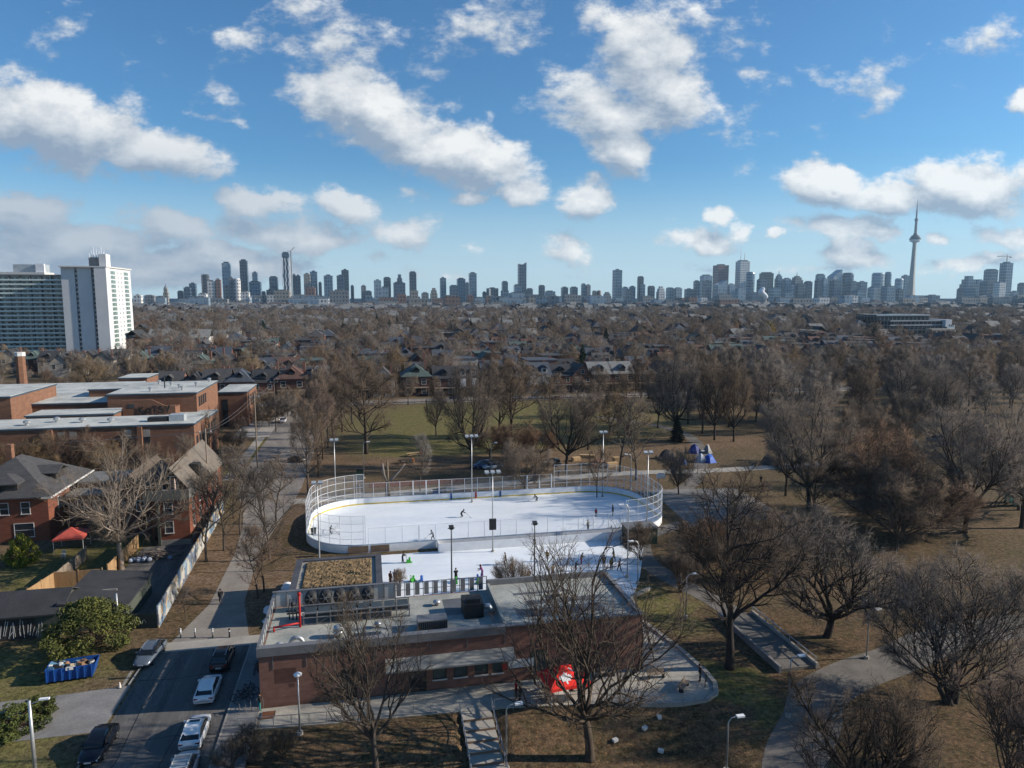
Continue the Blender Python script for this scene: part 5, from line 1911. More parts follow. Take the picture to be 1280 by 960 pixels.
# garages and yards
h = thing('garage', 'dark-roofed garage with white scribbles on its front, at the left', 'garage', -46.5, 82.6, 0)
MB().box(0, 12.6, 0, 6.4, 0, 2.75).build('wall', siding_gn, h)
b = MB()
gable(b, 0, 12.6, 0, 6.4, 2.75, 4.2, 'x', .35)
b.build('roof', shingle_dk, h)
b = MB()
gable_wall(b, .02, 12.58, .02, 6.38, 2.75, 4.1, 'x')
b.build('gable_wall', siding_gn, h)
MB().box(5.6, 10.2, -.06, -.002, .05, 2.3).build('garage_door', timber_dk, h)
b = MB()
rs = random.Random(3)
for k in range(26):
    x = 4.4 + k * .26 + rs.uniform(-.1, .1)
    b.bar((x, -.075, rs.uniform(.15, .6)), (x + rs.uniform(-.1, .45), -.075, rs.uniform(1.1, 2.3)), .02, rs.uniform(.03, .06))
b.build('graffiti', white_fr, h)
h = thing('garage', 'large garage with a charcoal roof behind the olive-green pine', 'garage', -34.0, 83.4, 0)
MB().box(0, 6.6, 0, 9.6, 0, 2.75).build('wall', siding_gn, h)
b = MB()
b.add([(-.3, -.3, 3.5), (-.3, 9.9, 3.5), (6.9, 9.9, 2.8), (6.9, -.3, 2.8), (-.3, -.3, 3.3), (-.3, 9.9, 3.3), (6.9, 9.9, 2.6), (6.9, -.3, 2.6)], [(3, 2, 1, 0), (4, 5, 6, 7), (0, 4, 7, 3), (2, 6, 5, 1), (1, 5, 4, 0), (3, 7, 6, 2)])
r = b.build('roof', shingle_dk, h)
MB().box(3.0, 4.6, 3.6, 3.75, 3.0, 3.24).build('roof_vent', stucco, r)
h = thing('garage', 'small garage with a pale grey roof cut by the left edge', 'garage', -53.5, 84.5, 0)
MB().box(0, 6.4, 0, 6.5, 0, 2.7).build('wall', stucco, h)
b = MB()
hip(b, 0, 6.4, 0, 6.5, 2.8, 4.3, .4)
b.build('roof', shingle_gy, h)


def board_fence(label, pts, H, m, name='board_fence', cat='fence', th=.08):
    o = thing(name, label, cat, pts[0][0], pts[0][1], 0)
    b = MB()
    for p, q in zip(pts[:-1], pts[1:]):
        b.bar((p[0] - pts[0][0], p[1] - pts[0][1], H / 2), (q[0] - pts[0][0], q[1] - pts[0][1], H / 2), th, H)
    b.build('panel', m, o)
    for p, q in zip(pts[:-1], pts[1:]):
        L_ = math.hypot(q[0] - p[0], q[1] - p[1])
        n = max(1, int(L_ / 2.4))
        for k in range(n + 1):
            x, y = p[0] + (q[0] - p[0]) * k / n - pts[0][0], p[1] + (q[1] - p[1]) * k / n - pts[0][1]
            MB().box(x - .07, x + .07, y - .07, y + .07, 0, H + .12).build('post', m, o)
    return o


board_fence('new wooden board fence, honey-coloured, beside the charcoal garage roof', [(-41.5, 89.6), (-40.2, 97.4), (-34.6, 97.6)], 2.0, wood_m)
board_fence('honey-coloured board fence leading to the red brick house', [(-34.4, 99), (-34.2, 111)], 2.0, wood_m)
board_fence('weathered grey board fence in the middle of the back yards', [(-40.2, 97.8), (-40.0, 107.5)], 1.8, wood_old)
# mural fence
nm, nt, bs, out_ = nodes_of('mural')
N, L = nt.nodes, nt.links
tc = N.new('ShaderNodeTexCoord')
vo = N.new('ShaderNodeTexVoronoi'); vo.inputs['Scale'].default_value = .85
n1 = N.new('ShaderNodeTexNoise'); n1.inputs['Scale'].default_value = 1.6; n1.inputs['Detail'].default_value = 3
va = N.new('ShaderNodeVectorMath'); va.operation = 'ADD'
L.new(tc.outputs['Object'], n1.inputs['Vector']); L.new(tc.outputs['Object'], va.inputs[0]); L.new(n1.outputs['Color'], va.inputs[1])
L.new(va.outputs[0], vo.inputs['Vector'])
sx = N.new('ShaderNodeSeparateXYZ'); L.new(vo.outputs['Color'], sx.inputs[0])
cr = N.new('ShaderNodeValToRGB'); cr.color_ramp.interpolation = 'CONSTANT'
cr.color_ramp.elements[0].color = (.36, .345, .31, 1)
cr.color_ramp.elements[1].position = .3
cr.color_ramp.elements[1].color = (.12, .18, .25, 1)
for p_, c_ in ((.45, (.33, .27, .19, 1)), (.62, (.10, .11, .14, 1)), (.72, (.40, .385, .35, 1)), (.86, (.40, .26, .12, 1)), (.93, (.20, .26, .31, 1))):
    e_ = cr.color_ramp.elements.new(p_); e_.color = c_
L.new(sx.outputs[0], cr.inputs[0]); L.new(cr.outputs[0], bs.inputs['Base Color'])
bs.inputs['Roughness'].default_value = .8
o = board_fence('long fence painted with a blue, white and tan mural along the park walk', [(-23.9, 82.6), (-25.3, 128)], 2.5, nm, 'mural_fence', th=.14)
board_fence('low green panel fence with a looping spray tag behind the sedan', [(-28.2, 83.2), (-24.1, 82.7)], 1.7, siding_gn, 'panel_fence')
t = thing('spray_tag', 'pale looping spray-painted tag on the low green panel fence', 'graffiti', -26.2, 82.87, .85)
b = MB()
b.tube([(-.9 + k * .09, -.10 - .02 * (k % 2), .42 * math.sin(k * 1.1) * (1 - .02 * k)) for k in range(22)], .035, 4)
b.build('sprayed_line', mat('spray_pale', (.36, .42, .30), rough=.7), t)
sheet('yard_lot', [(-33.5, 84), (-24.3, 84), (-25.2, 112), (-33.5, 111)], .02, asphalt)
t = thing('scrap_heap', 'heap of scrap wood and bags behind the mural fence', 'scrap heap', -30.5, 106.5, .02)
rs = random.Random(9)
b = MB()
for k in range(70):
    x, y = rs.uniform(-3, 3), rs.uniform(-1.5, 1.5)
    a, z = rs.uniform(0, 3.1), rs.uniform(.05, .7) * (1 - abs(x) / 4)
    l_ = rs.uniform(.4, 1.3)
    b.bar((x - l_ * math.cos(a), y - l_ * .6 * math.sin(a), z), (x + l_ * math.cos(a), y + l_ * .6 * math.sin(a), z + rs.uniform(-.2, .4)), .16, .05)
b.build('scrap_wood', wood_old, t)
for k in range(8):
    x, y = rs.uniform(-3, 2.5), rs.uniform(-1.8, -1)
    MB().lathe([(.1, 0), (.36, .15), (.33, .42), (.1, .58)], 7, x, y).build('bag', mat('bag_blue_white', (.42, .46, .52), (.12, .17, .28), scale=1.2, rough=.6), t)
u, v = -43.5, 112.2
t = thing('canopy_tent', 'faded red pop-up canopy in the shady back yard', 'canopy', u, v, 0, .1)
for x, y in ((-1.9, -1.9), (1.9, -1.9), (1.9, 1.9), (-1.9, 1.9)):
    MB().cyl(x, y, 0, 2.35, .03, 6).build('leg', white_fr, t)
MB().add([(-2, -2, 2.3), (2, -2, 2.3), (2, 2, 2.3), (-2, 2, 2.3), (0, 0, 3.45), (-2, -2, 2.05), (2, -2, 2.05), (2, 2, 2.05), (-2, 2, 2.05)],
         [(0, 1, 4), (1, 2, 4), (2, 3, 4), (3, 0, 4), (5, 6, 1, 0), (6, 7, 2, 1), (7, 8, 3, 2), (8, 5, 0, 3)]).build('canopy_top', mat('canvas_faded_red', (.46, .085, .06), (.38, .07, .05), scale=.8, rough=.8), t)
t = thing('yard_furniture', 'stack of patio chairs beside the faded red canopy', 'chairs', -43.2, 108.2, 0)
b = MB()
for k in range(5):
    b.box(-.25, .25, -.25, .25, .4 + k * .09, .44 + k * .09).box(-.25, .25, .22, .26, .45 + k * .09, .9 + k * .09)
for x, y in ((-.22, -.22), (.22, -.22), (.22, .22), (-.22, .22)):
    b.box(x - .02, x + .02, y - .02, y + .02, 0, .398)
b.build('chair_stack', metal_lt, t)

# ------------------------------------------------------------------ school
trim_bl = mat('roof_edge_blue', (0.055, 0.085, 0.12), (0.04, 0.065, 0.09), scale=.5, rough=.6)
brick_or2 = brick_or
sc_ = thing('school', 'large flat-roofed orange brick school with several wings left of the side street', 'school', -36.6, 159.0, 0)
o = (-36.6, 159.0, 0)


def swing(u0, u1, v0, v1, z, m=brick_or, rim=.3):
    MB(o).box(u0, u1, v0, v1, 0, z).build('wall', m, sc_)
    MB(o).box(u0 - .25, u1 + .25, v0 - .25, v1 + .25, z, z + .32).build('roof_edge', trim_bl, sc_)
    return MB(o).box(u0 - .1, u1 + .1, v0 - .1, v1 + .1, z + .322, z + .40).build('roof', roof_lt, sc_)


swing(-125, -36.6, 159, 171.5, 10.2)
swing(-60.5, -40.8, 181.4, 206, 14.0)
swing(-48.5, -36.8, 171.7, 184, 9.2)
MB(o).prism([(-56, 177), (-44.6, 177), (-44.6, 181.2), (-56, 181.2)], 0, 11.5).build('wall', brick_or, sc_)
b = MB(o)
b.add([(-56, 177, 11.5), (-49.6, 177, 11.5), (-46.8, 177, 11.5), (-44.6, 177, 11.5), (-56, 177, 13.4), (-49.6, 177, 13.4), (-46.8, 177, 11.9), (-44.6, 177, 11.9),
       (-56, 177.5, 11.5), (-49.6, 177.5, 11.5), (-46.8, 177.5, 11.5), (-44.6, 177.5, 11.5), (-56, 177.5, 13.4), (-49.6, 177.5, 13.4), (-46.8, 177.5, 11.9), (-44.6, 177.5, 11.9)],
      [(0, 1, 5, 4), (1, 2, 6, 5), (2, 3, 7, 6), (8, 12, 13, 9), (9, 13, 14, 10), (10, 14, 15, 11), (4, 5, 13, 12), (5, 6, 14, 13), (6, 7, 15, 14), (3, 11, 15, 7), (0, 4, 12, 8)])
b.build('parapet', brick_or, sc_)
swing(-42.4, -34.5, 214, 232, 9.8)
swing(-84, -62, 186, 206, 11.6)
swing(-69.5, -60.7, 196, 212, 13.6)
swing(-110, -78.5, 176, 200, 14.8)
swing(-74, -56.3, 172, 180, 10.9, brick_or)
swing(-112, -70, 210, 240, 10.5)
swing(-74, -66, 232, 244, 12.6)
ch = MB(o).tube([(-106, 246, 0), (-106, 246, 19)], [1.7, 1.45], 8).build('chimney', brick_or, sc_)
MB(o).cyl(-106, 246, 19, 20.2, 1.6, 8).build('chimney_cap', white_fr, ch)
rs = random.Random(5)
for k, (u, v) in enumerate(((-52, 185), (-46.6, 190), (-45, 186), (-43.5, 194), (-50, 196), (-42.2, 203), (-54, 200))):
    MB(o).lathe([(.3, 0), (.3, .6), (.5, .65), (.5, .95), (.2, 1.1)], 8, u, v).xform(Matrix.Translation((0, 0, 14.4))).build('roof_vent', galv, sc_)
MB(o).cyl(-50.3, 191, 14.4, 17.5, .15, 6).build('roof_mast', metal_dk, sc_)
for k, (u, v) in enumerate(((-70, 163), (-60, 164.5), (-54, 163), (-79, 164), (-65.5, 166))):
    MB(o).lathe([(.35, 0), (.35, .4), (.7, .5), (.7, .9), (.25, 1.1)], 8, u, v).xform(Matrix.Translation((0, 0, 10.6))).build('roof_vent', galv, sc_)
MB(o).box(-42.2, -39.2, 162, 164.4, 10.62, 12.0).build('roof_unit', metal_lt, sc_)
MB(o).box(-46.5, -42.6, 162, 164.0, 10.62, 11.5).build('roof_unit', metal_dk, sc_)
# windows in the front of the near wing, piers, side bays
for u in (-62.8, -60.6, -50.2, -46.6):
    w_ = MB(o).box(u, u + 1.3, 158.93, 159.02, 4.6, 8.0).build('window', glass, sc_)
    MB(o).box(u, u + 1.3, 158.94, 159.03, 8.01, 9.6).build('spandrel', stucco, w_)
for u in (-64.5, -47.6, -76, -92):
    MB(o).box(u, u + .9, 158.3, 158.998, 0, 10.2).build('pier', brick_or, sc_)
for k in range(4):
    MB(o).box(-36.62, -36.52, 160.6 + k * 2.8, 162.2 + k * 2.8, 4.0, 7.4).build('window', glass, sc_)
for k in range(3):
    MB(o).box(-36.83, -36.72, 173.2 + k * 3.2, 175.2 + k * 3.2, 5.0, 8.0).build('window', glass, sc_)
for k in range(4):
    MB(o).box(-40.83, -40.72, 183.4 + k * 2.2, 184.8 + k * 2.2, 10.6, 13.0).build('window', glass, sc_)
for k in range(4):
    MB(o).box(-34.53, -34.42, 215.6 + k * 4, 217.8 + k * 4, 5.2, 8.6).build('window', glass, sc_)
MB(o).box(-41.2, -39.8, 213.93, 214.02, .2, 8).build('window', glass, sc_)
MB(o).box(-54.8, -53.4, 176.93, 177.02, 11.6, 12.5).build('window', glass, sc_)
# the painted word on the side wall
gt = thing('wall_lettering', 'dark painted letters spelling KOTSY across the brick wall of the school', 'graffiti', -52.4, 176.9, 10.3)
ST = {'K': [((0, 0), (0, 1)), ((.55, .95), (.05, .45)), ((.05, .45), (.6, -.1))], 'O': [((.1, .1), (.1, .62)), ((.1, .62), (.55, .62)), ((.55, .62), (.55, .1)), ((.55, .1), (.1, .1))],
      'T': [((0, .95), (.75, 1)), ((.38, .97), (.36, .0))], 'S': [((.6, .95), (.1, .9)), ((.1, .9), (.08, .55)), ((.08, .55), (.6, .48)), ((.6, .48), (.58, .05)), ((.58, .05), (0, .02))],
      'Y': [((0, 1.05), (.36, .6)), ((.8, 1.12), (.3, .0))]}
x = 0
for c in 'KOTSY':
    b = MB()
    for (p, q) in ST[c]:
        b.bar((x + p[0] * 1.45, -.02, p[1] * 1.55), (x + q[0] * 1.45, -.02, q[1] * 1.55), .04, .34)
    b.build('letter', metal_dk, gt)
    x += 1.36

# ------------------------------------------------------------------ the two apartment towers
x, y = far(84, 440)
u, v = UV(x, y)
tw = thing('apartment_tower', 'white slab apartment tower with rooftop antennas at the left', 'apartment block', u, v, 0)
HT_ = 55.5
wt = mat('tower_white', (0.60, 0.60, 0.60), (0.52, 0.53, 0.54), scale=.08, rough=.7)
MB().box(0, 7.5, 0, 46, 0, HT_).box(7.5, 9.2, 1.2, 46, 0, HT_ - .5).box(9.2, 17.0, -.4, 46, 0, HT_).box(17, 19.2, 1.2, 46, 0, HT_ - .5).box(19.2, 26.0, -2.0, 5, 0, HT_).box(19.2, 25.6, 5, 46, 0, HT_).build('wall', wt, tw)
MB().box(-.4, 26.4, -2.2, 46.4, HT_, HT_ + .8).build('roof_slab', white_fr, tw)
for k in range(19):
    z = 2 + k * 2.8
    MB().box(7.6, 9.1, 1.08, 1.198, z, z + 1.5).build('stair_window', glass, tw)
    MB().box(17.2, 19.0, 1.08, 1.198, z, z + 1.5).build('stair_window', glass, tw)
wm1 = MB().box(0, .12, 0, 8.4, 0, 2.1).mesh('window', mat('tower_glass', (.22, .30, .28), (.12, .16, .155), scale=.4, rough=.15, spec=.6))
wm2 = MB().box(0, .10, 0, .9, 0, 1.1).mesh('window', glass)
for k in range(17):
    z = 6 + k * 2.85
    link('window', wm1, tw, (25.55, 7.0, z))
    link('window', wm1, tw, (25.55, 32.5, z))
    link('window', wm2, tw, (25.55, 20.2, z + .4))
    link('window', wm2, tw, (25.55, 26.4, z + .4))
MB().box(14, 24, 6, 14, HT_ + .8, HT_ + 6.5).build('penthouse', metal_gr, tw)
MB().box(20.5, 24.5, 4, 12, HT_ + .8, HT_ + 8.5).build('stair_head', wt, tw)
b = MB()
for k in range(11):
    b.cyl(14.5 + k * .95, 6 + (k % 3), HT_ + 6, HT_ + 9 + (k * 7 % 5), .14, 5)
    b.box(14.3 + k * .95, 14.8 + k * .95, 5.6 + (k % 3), 5.9 + (k % 3), HT_ + 6.2, HT_ + 8)
b.build('antenna', white_m, tw)
x, y = far(-22, 452)
u, v = UV(x, y)
dw = thing('apartment_tower', 'dark green-grey apartment tower with long balconies at the left edge', 'apartment block', u, v, 0)
HT_ = 51.0
x1, y1 = far(72, 452)
W_ = math.hypot(x1 - x, y1 - y) * 1.02
MB().box(-6, W_, 1.6, 18, 0, HT_).build('wall', facade('tower_dark_front', (.36, .41, .395), (.075, .105, .10), 3.4, 2.83, .62, .62, vary=.7), dw)
MB().box(-6, W_ + .3, 0, 18.2, HT_, HT_ + .7).build('roof_slab', metal_gr, dw)
bal = MB().box(-6, W_ + .8, 0, 1.58, 0, .22).box(-6, W_ + .8, -.05, 0, -.1, .95).box(W_ + .003, W_ + .9, 1.6, 17, 0, .25).box(W_ + .85, W_ + .95, 0, 17, -.05, 1.0).mesh('balcony', mat('balcony_glass', (.62, .71, .68), (.48, .56, .54), scale=.15, rough=.35, spec=.5))
for k in range(17):
    link('balcony', bal, dw, (0, 0, 2.6 + k * 2.83))
for k in range(8):
    MB().box(k * 6.1, k * 6.1 + .3, .2, 1.59, 0, HT_).build('fin_wall', metal_gr, dw)
MB().box(20, 38, 4, 12, HT_ + .7, HT_ + 7.2).build('penthouse', metal_lt, dw)
MB().box(33.5, 38.5, 2.5, 3.99, HT_ + .7, HT_ + 7.6).build('penthouse_front', white_m, dw)
MB().box(8, 39, 1, 16, HT_ + .7, HT_ + 2.2).build('roof_wall', white_fr, dw)

# utility poles and wires along the school side
poles = []
for k, (px, py, pt) in enumerate(((262, 640, 535), (322, 585, 492), (345, 540, 474), (149, 797, 742), (45, 975, 876), (405, 512, 458))):
    u, v = at(px, py)
    H = hgt(px, py, pt, u, v)
    t = thing('utility_pole', ['wooden utility pole in front of the school wing corner', 'wooden utility pole on the street corner by the school', 'wooden utility pole near the crosswalk, with a lamp arm', 'short grey pole between the garage and the mural fence',
                               'grey pole standing on the lawn at the lower left edge', 'utility pole at the far street corner with guy wires'][k], 'utility pole', u, v, 0)
    MB().tube([(0, 0, -.1), (0, 0, H)], [.16, .11], 7).build('pole_shaft', galv if k in (3, 4) else wood_old, t, True)
    if k not in (3, 4):
        MB().box(-1.1, 1.1, -.06, .06, H - .9, H - .75).build('crossarm', wood_old, t)
        for x in (-.9, .9):
            MB().cyl(x, 0, H - .748, H - .5, .05, 5).build('insulator', white_m, t)
    if k == 2 or k == 4:
        MB().tube([(0, 0, H - .3), (.9, 0, H)], .04, 5).build('lamp_arm', galv, t)
        MB().box(.7, 1.4, -.12, .12, H - .02, H + .1).build('lamp_head', white_m, t)
    poles.append((u, v, H))


def wire(p, q, label, sag=.8):
    b = MB()
    for dx in (-.5, .5):
        pts = [(p[0] + (q[0] - p[0]) * t + dx, p[1] + (q[1] - p[1]) * t, p[2] + (q[2] - p[2]) * t - sag * 4 * t * (1 - t)) for t in [i / 10 for i in range(11)]]
        b.tube(pts, .022, 3)
    o_ = b.build('overhead_wire', metal_gr)
    grid(o_)
    tag(o_, label, 'wire')


wire((-90, 152, 9.2), (poles[0][0], poles[0][1], poles[0][2] - .6), 'pair of overhead wires crossing in front of the long school wing')
wire((poles[0][0], poles[0][1], poles[0][2] - .6), (poles[1][0], poles[1][1], poles[1][2] - .6), 'pair of overhead wires from the school corner to the next street pole')
wire((poles[1][0], poles[1][1], poles[1][2] - .6), (poles[2][0], poles[2][1], poles[2][2] - .6), 'pair of overhead wires running along the side street to the crosswalk')
wire((-60, 263, 9.5), (110, 263, 9.5), 'long pair of wires along the far street in front of the houses', 1.2)
# ------------------------------------------------------------------ cars
def paint(name, c, metal=.3):
    return mat('car_' + name, c, tuple(x * .93 for x in c), scale=.5, rough=.25, metal=metal, spec=.6)


CAR_GLASS = mat('car_glass', (0.012, 0.014, 0.017), (0.010, 0.011, 0.013), rough=.06, spec=.7)
TYRE = mat('tyre', (0.018, 0.018, 0.019), rough=.9)
RIM = mat('rim', (0.32, 0.33, 0.34), rough=.35, metal=.7)
TAIL = mat('tail_lamp', (0.22, 0.012, 0.010), rough=.2)
HEAD = mat('head_lamp', (0.62, 0.65, 0.68), rough=.1, spec=.7)
PLATE = mat('plate_blank', (0.6, 0.6, 0.6), rough=.5)
PAINT0 = paint('silver', (.42, .43, .44))


def car_meshes(kind):
    suv = kind == 'suv'
    L_ = 2.3
    belt = 1.08 if suv else .96
    roofz = 1.70 if suv else 1.47
    st = [(-2.36, .62, .50, .62), (-2.30, .78, .36, .86 + .12 * suv), (-2.18, .87, .27, belt + .02), (-1.55, .905, .22, belt + .03), (-.4, .915, .20, belt), (.7, .91, .20, belt - .02), (1.3, .90, .22, belt - .06),
          (1.85, .86, .24, belt - .17), (2.12, .79, .26, belt - .27), (2.28, .66, .32, belt - .36), (2.36, .48, .40, belt - .42)]
    vs, fs = [], []
    for x, w, zb, zt in st:
        zm = (zb + zt) / 2
        sec = [(w * .9, zb), (w, zb + .12), (w * 1.005, zm + .06), (w * .985, zt - .09), (w * .90, zt - .01), (w * .5, zt + .025)]
        full = [(y, z) for y, z in sec] + [(-y, z) for y, z in reversed(sec)]
        vs += [(x, y, z) for y, z in full]
    n = 12
    for i in range(len(st) - 1):
        for k in range(n):
            k2 = (k + 1) % n
            fs.append((i * n + k, (i + 1) * n + k, (i + 1) * n + k2, i * n + k2))
    fs.append(tuple(range(n)))
    fs.append(tuple(reversed(range((len(st) - 1) * n, len(st) * n))))
    b = MB().add(vs, fs)
    # greenhouse
    xr0, xr1, xf1, xf0 = (-2.18, -1.86, .35, 1.25) if suv else (-2.10, -1.22, .28, 1.28)
    zb = belt - .03
    G = [(xr0, .82, zb), (xr1, .67, roofz - .05), ((xr1 + xf1) / 2, .70, roofz), (xf1, .66, roofz - .05), (xf0, .80, zb - .02)]
    vs = []
    for x, w, z in G:
        vs += [(x, w, z), (x, w * .6, z + (.03 if z > zb + .1 else 0)), (x, -w * .6, z + (.03 if z > zb + .1 else 0)), (x, -w, z)]
    fs = []
    for i in range(4):
        for k in range(3):
            fs.append((i * 4 + k, (i + 1) * 4 + k, (i + 1) * 4 + k + 1, i * 4 + k + 1)[::-1])
    m0 = len(G)
    fs.append((0, 4, 8, 12, 16)[::-1])
    fs.append((3, 7, 11, 15, 19))
    # close the side polygons correctly
    b.add(vs, fs)
    body = b.mesh('body', PAINT0, True)

    def pane(pts, nm, m=CAR_GLASS, off=.018):
        p = [Vector(q) for q in pts]
        nn = (p[1] - p[0]).cross(p[2] - p[0]).normalized()
        c = sum(p, Vector()) / len(p)
        if nn.dot(c - Vector((-.3, 0, .7))) < 0:
            nn = -nn
        o_ = [q + nn * off for q in p]
        i_ = [q - nn * .01 for q in p]
        k = len(p)
        return MB().add([tuple(q) for q in o_ + i_], [tuple(range(k)), tuple(reversed(range(k, 2 * k)))] + [(j, j + k, (j + 1) % k + k, (j + 1) % k) for j in range(k)]).mesh(nm, m)
    out = [body]
    ws = [(xf0 - .06, .71, zb + .05), (xf1 + .04, .59, roofz - .09), (xf1 + .04, -.59, roofz - .09), (xf0 - .06, -.71, zb + .05)]
    out.append(pane(ws, 'windshield'))
    rw = [(xr0 + .05, .71, zb + .06), (xr1 - .04, .59, roofz - .11), (xr1 - .04, -.59, roofz - .11), (xr0 + .05, -.71, zb + .06)]
    out.append(pane(rw, 'rear_window'))
    xm = (xr1 + xf1) / 2 - .05
    for s in (1, -1):
        out.append(pane([(xf0 - .22, s * .80, zb + .05), (xf1 + .02, s * .685, roofz - .12), (xm + .06, s * .712, roofz - .09), (xm + .06, s * .815, zb + .05)], 'side_window'))
        out.append(pane([(xm - .06, s * .815, zb + .05), (xm - .06, s * .712, roofz - .09), (xr1 + .02, s * .69, roofz - .12), (xr0 + .30, s * .812, zb + .05)], 'side_window'))
        out.append(MB().box(2.05, 2.285, min(s * .42, s * .70), max(s * .42, s * .70), belt - .50, belt - .375).mesh('headlight', HEAD))
        out.append(MB().box(-2.325, -2.2, min(s * .47, s * .80), max(s * .47, s * .80), belt - .24, belt - .10).mesh('taillight', TAIL))
        out.append(MB().box(.62, .80, min(s * .88, s * 1.06), max(s * .88, s * 1.06), belt - .02, belt + .13).mesh('side_mirror', PAINT0))
    out.append(MB().box(2.33, 2.385, -.25, .25, .42, .53).mesh('license_plate', PLATE))
    out.append(MB().box(-2.385, -2.335, -.25, .25, .62, .74).mesh('license_plate', PLATE))
    wh = MB().lathe([(.20, -.1), (.30, -.105), (.335, -.06), (.335, .06), (.30, .105), (.20, .1)], 16).xform(Matrix.Rotation(math.pi / 2, 4, 'X')).mesh('wheel', TYRE, True)
    rm = MB().lathe([(.04, -.09), (.2, -.108), (.215, -.112), (.215, .112), (.2, .108), (.04, .09)], 12).xform(Matrix.Rotation(math.pi / 2, 4, 'X')).mesh('rim', RIM)
    return out, wh, rm


CARS = {k: car_meshes(k) for k in ('sedan', 'suv')}


def car(kind, u, v, rz, pm, label, extra=None, name='parked_car', group=None, z=0.02, cat='car'):
    """rz = 0 points the nose along +v (away from the camera along the street)"""
    t = thing(name, label, cat, u, v, z, math.pi / 2 + rz, group)
    ms, wh, rm = CARS[kind]
    for me in ms:
        o_ = link(me.name.split('.')[0], me, t)
        if me.materials[0] == PAINT0:
            o_.material_slots[0].link = 'OBJECT'
            o_.material_slots[0].material = pm
    for x in (-1.42, 1.38):
        for s in (1, -1):
            w_ = link('wheel', wh, t, (x, s * .815, .335))
            link('rim', rm, w_)
    if extra == 'sunroof':
        MB().box(-.62, .12, -.42, .42, 1.455, 1.485).build('sunroof', CAR_GLASS, t)
    if extra == 'rails':
        for s in (1, -1):
            MB().box(-1.7, .2, s * .58 - .025, s * .58 + .025, 1.70, 1.76).build('roof_rail', metal_lt, t)
    if extra == 'rack':
        for s in (1, -1):
            MB().box(-1.7, .3, s * .58 - .035, s * .58 + .035, 1.70, 1.78).build('roof_rail', white_fr, t)
        for x in (-1.4, -.6, .1):
            MB().box(x - .04, x + .04, -.62, .62, 1.79, 1.85).build('rack_bar', white_fr, t)
    return t


def pcar(kind, px, py, rz, pm, label, **kw):
    u, v = at(px, py)
    return car(kind, u, v, rz, pm, label, **kw)


W_ = paint('white', (.70, .71, .72), 0)
pcar('suv', 279, 829, 0, paint('brown_black', (.045, .032, .028)), 'dark brown SUV parked nearest the bollards', extra='rails')
pcar('sedan', 261, 867, 0, W_, 'white sedan with a plain roof parked behind the dark brown SUV')
pcar('sedan', 245, 921, 0, W_, 'white sedan with a glass sunroof, second from the bottom edge', extra='sunroof')
pcar('suv', 230, 972, 0, paint('light_silver', (.40, .41, .42)), 'silver vehicle with a roof rack cut by the bottom edge', extra='rack')
pcar('sedan', 188, 823, math.pi - .12, paint('blue_grey', (.13, .155, .185)), 'blue-grey sedan facing the viewer beside the olive-green pine')
pcar('sedan', 124, 938, math.pi - .02, paint('black_blue', (.010, .013, .020)), 'black sedan facing the viewer at the lower left')
for k, (px, py, rz, c, kd, lab) in enumerate((
        (354, 528, 0, (.62, .60, .64), 'suv', 'white van-like car with red lamps at the school plaza kerb'),
        (375, 503, math.pi / 2, (.10, .14, .18), 'sedan', 'blue-grey car passing behind the crosswalk'),
        (397, 503, math.pi / 2, (.42, .43, .42), 'sedan', 'pale car behind the crosswalk, right of the blue-grey one'),
        (371, 577, .9, (.07, .075, .08), 'sedan', 'dark car at the side street bend, seen through bare branches'),
        (668, 499, math.pi / 2, (.55, .56, .57), 'suv', 'silver wagon parked on the far street below the twin dormers'),
        (645, 499, math.pi / 2, (.50, .50, .51), 'sedan', 'pale car just left of the silver wagon on the far street'),
        (569, 499, math.pi / 2, (.02, .035, .09), 'sedan', 'dark blue car on the far street beside the green hip-roofed house'),
        (695, 500, math.pi / 2, (.12, .05, .05), 'sedan', 'dark red car right of the silver wagon on the far street'),
        (745, 500, math.pi / 2, (.30, .31, .33), 'sedan', 'grey car on the far street in front of the long tan roof'),
        (775, 500, math.pi / 2, (.05, .05, .055), 'sedan', 'black car on the far street near a street lamp'),
        (603, 585, math.pi / 2 + .2, (.035, .06, .14), 'suv', 'dark blue van parked in the park behind the far boards'),
        (616, 586, math.pi / 2 + .2, (.50, .52, .54), 'sedan', 'white car parked in the park beside the dark blue van'),
        (688, 583, math.pi / 2, (.03, .033, .032), 'suv', 'dark utility vehicle parked by the stout tree behind the rink'))):
    pcar(kd, px, py, rz, paint('far%d' % k, c), lab)
# parked cars between the park trees at far right
for k, (px, py, c) in enumerate(((1170, 552, (.18, .19, .20)), (1186, 558, (.12, .12, .13)))):
    pcar('suv', px, py, 1.3, paint('park%d' % k, c), ['grey car right of the dark lean-to in the park', 'dark grey car in the park, right of the grey car near the lean-to'][k])

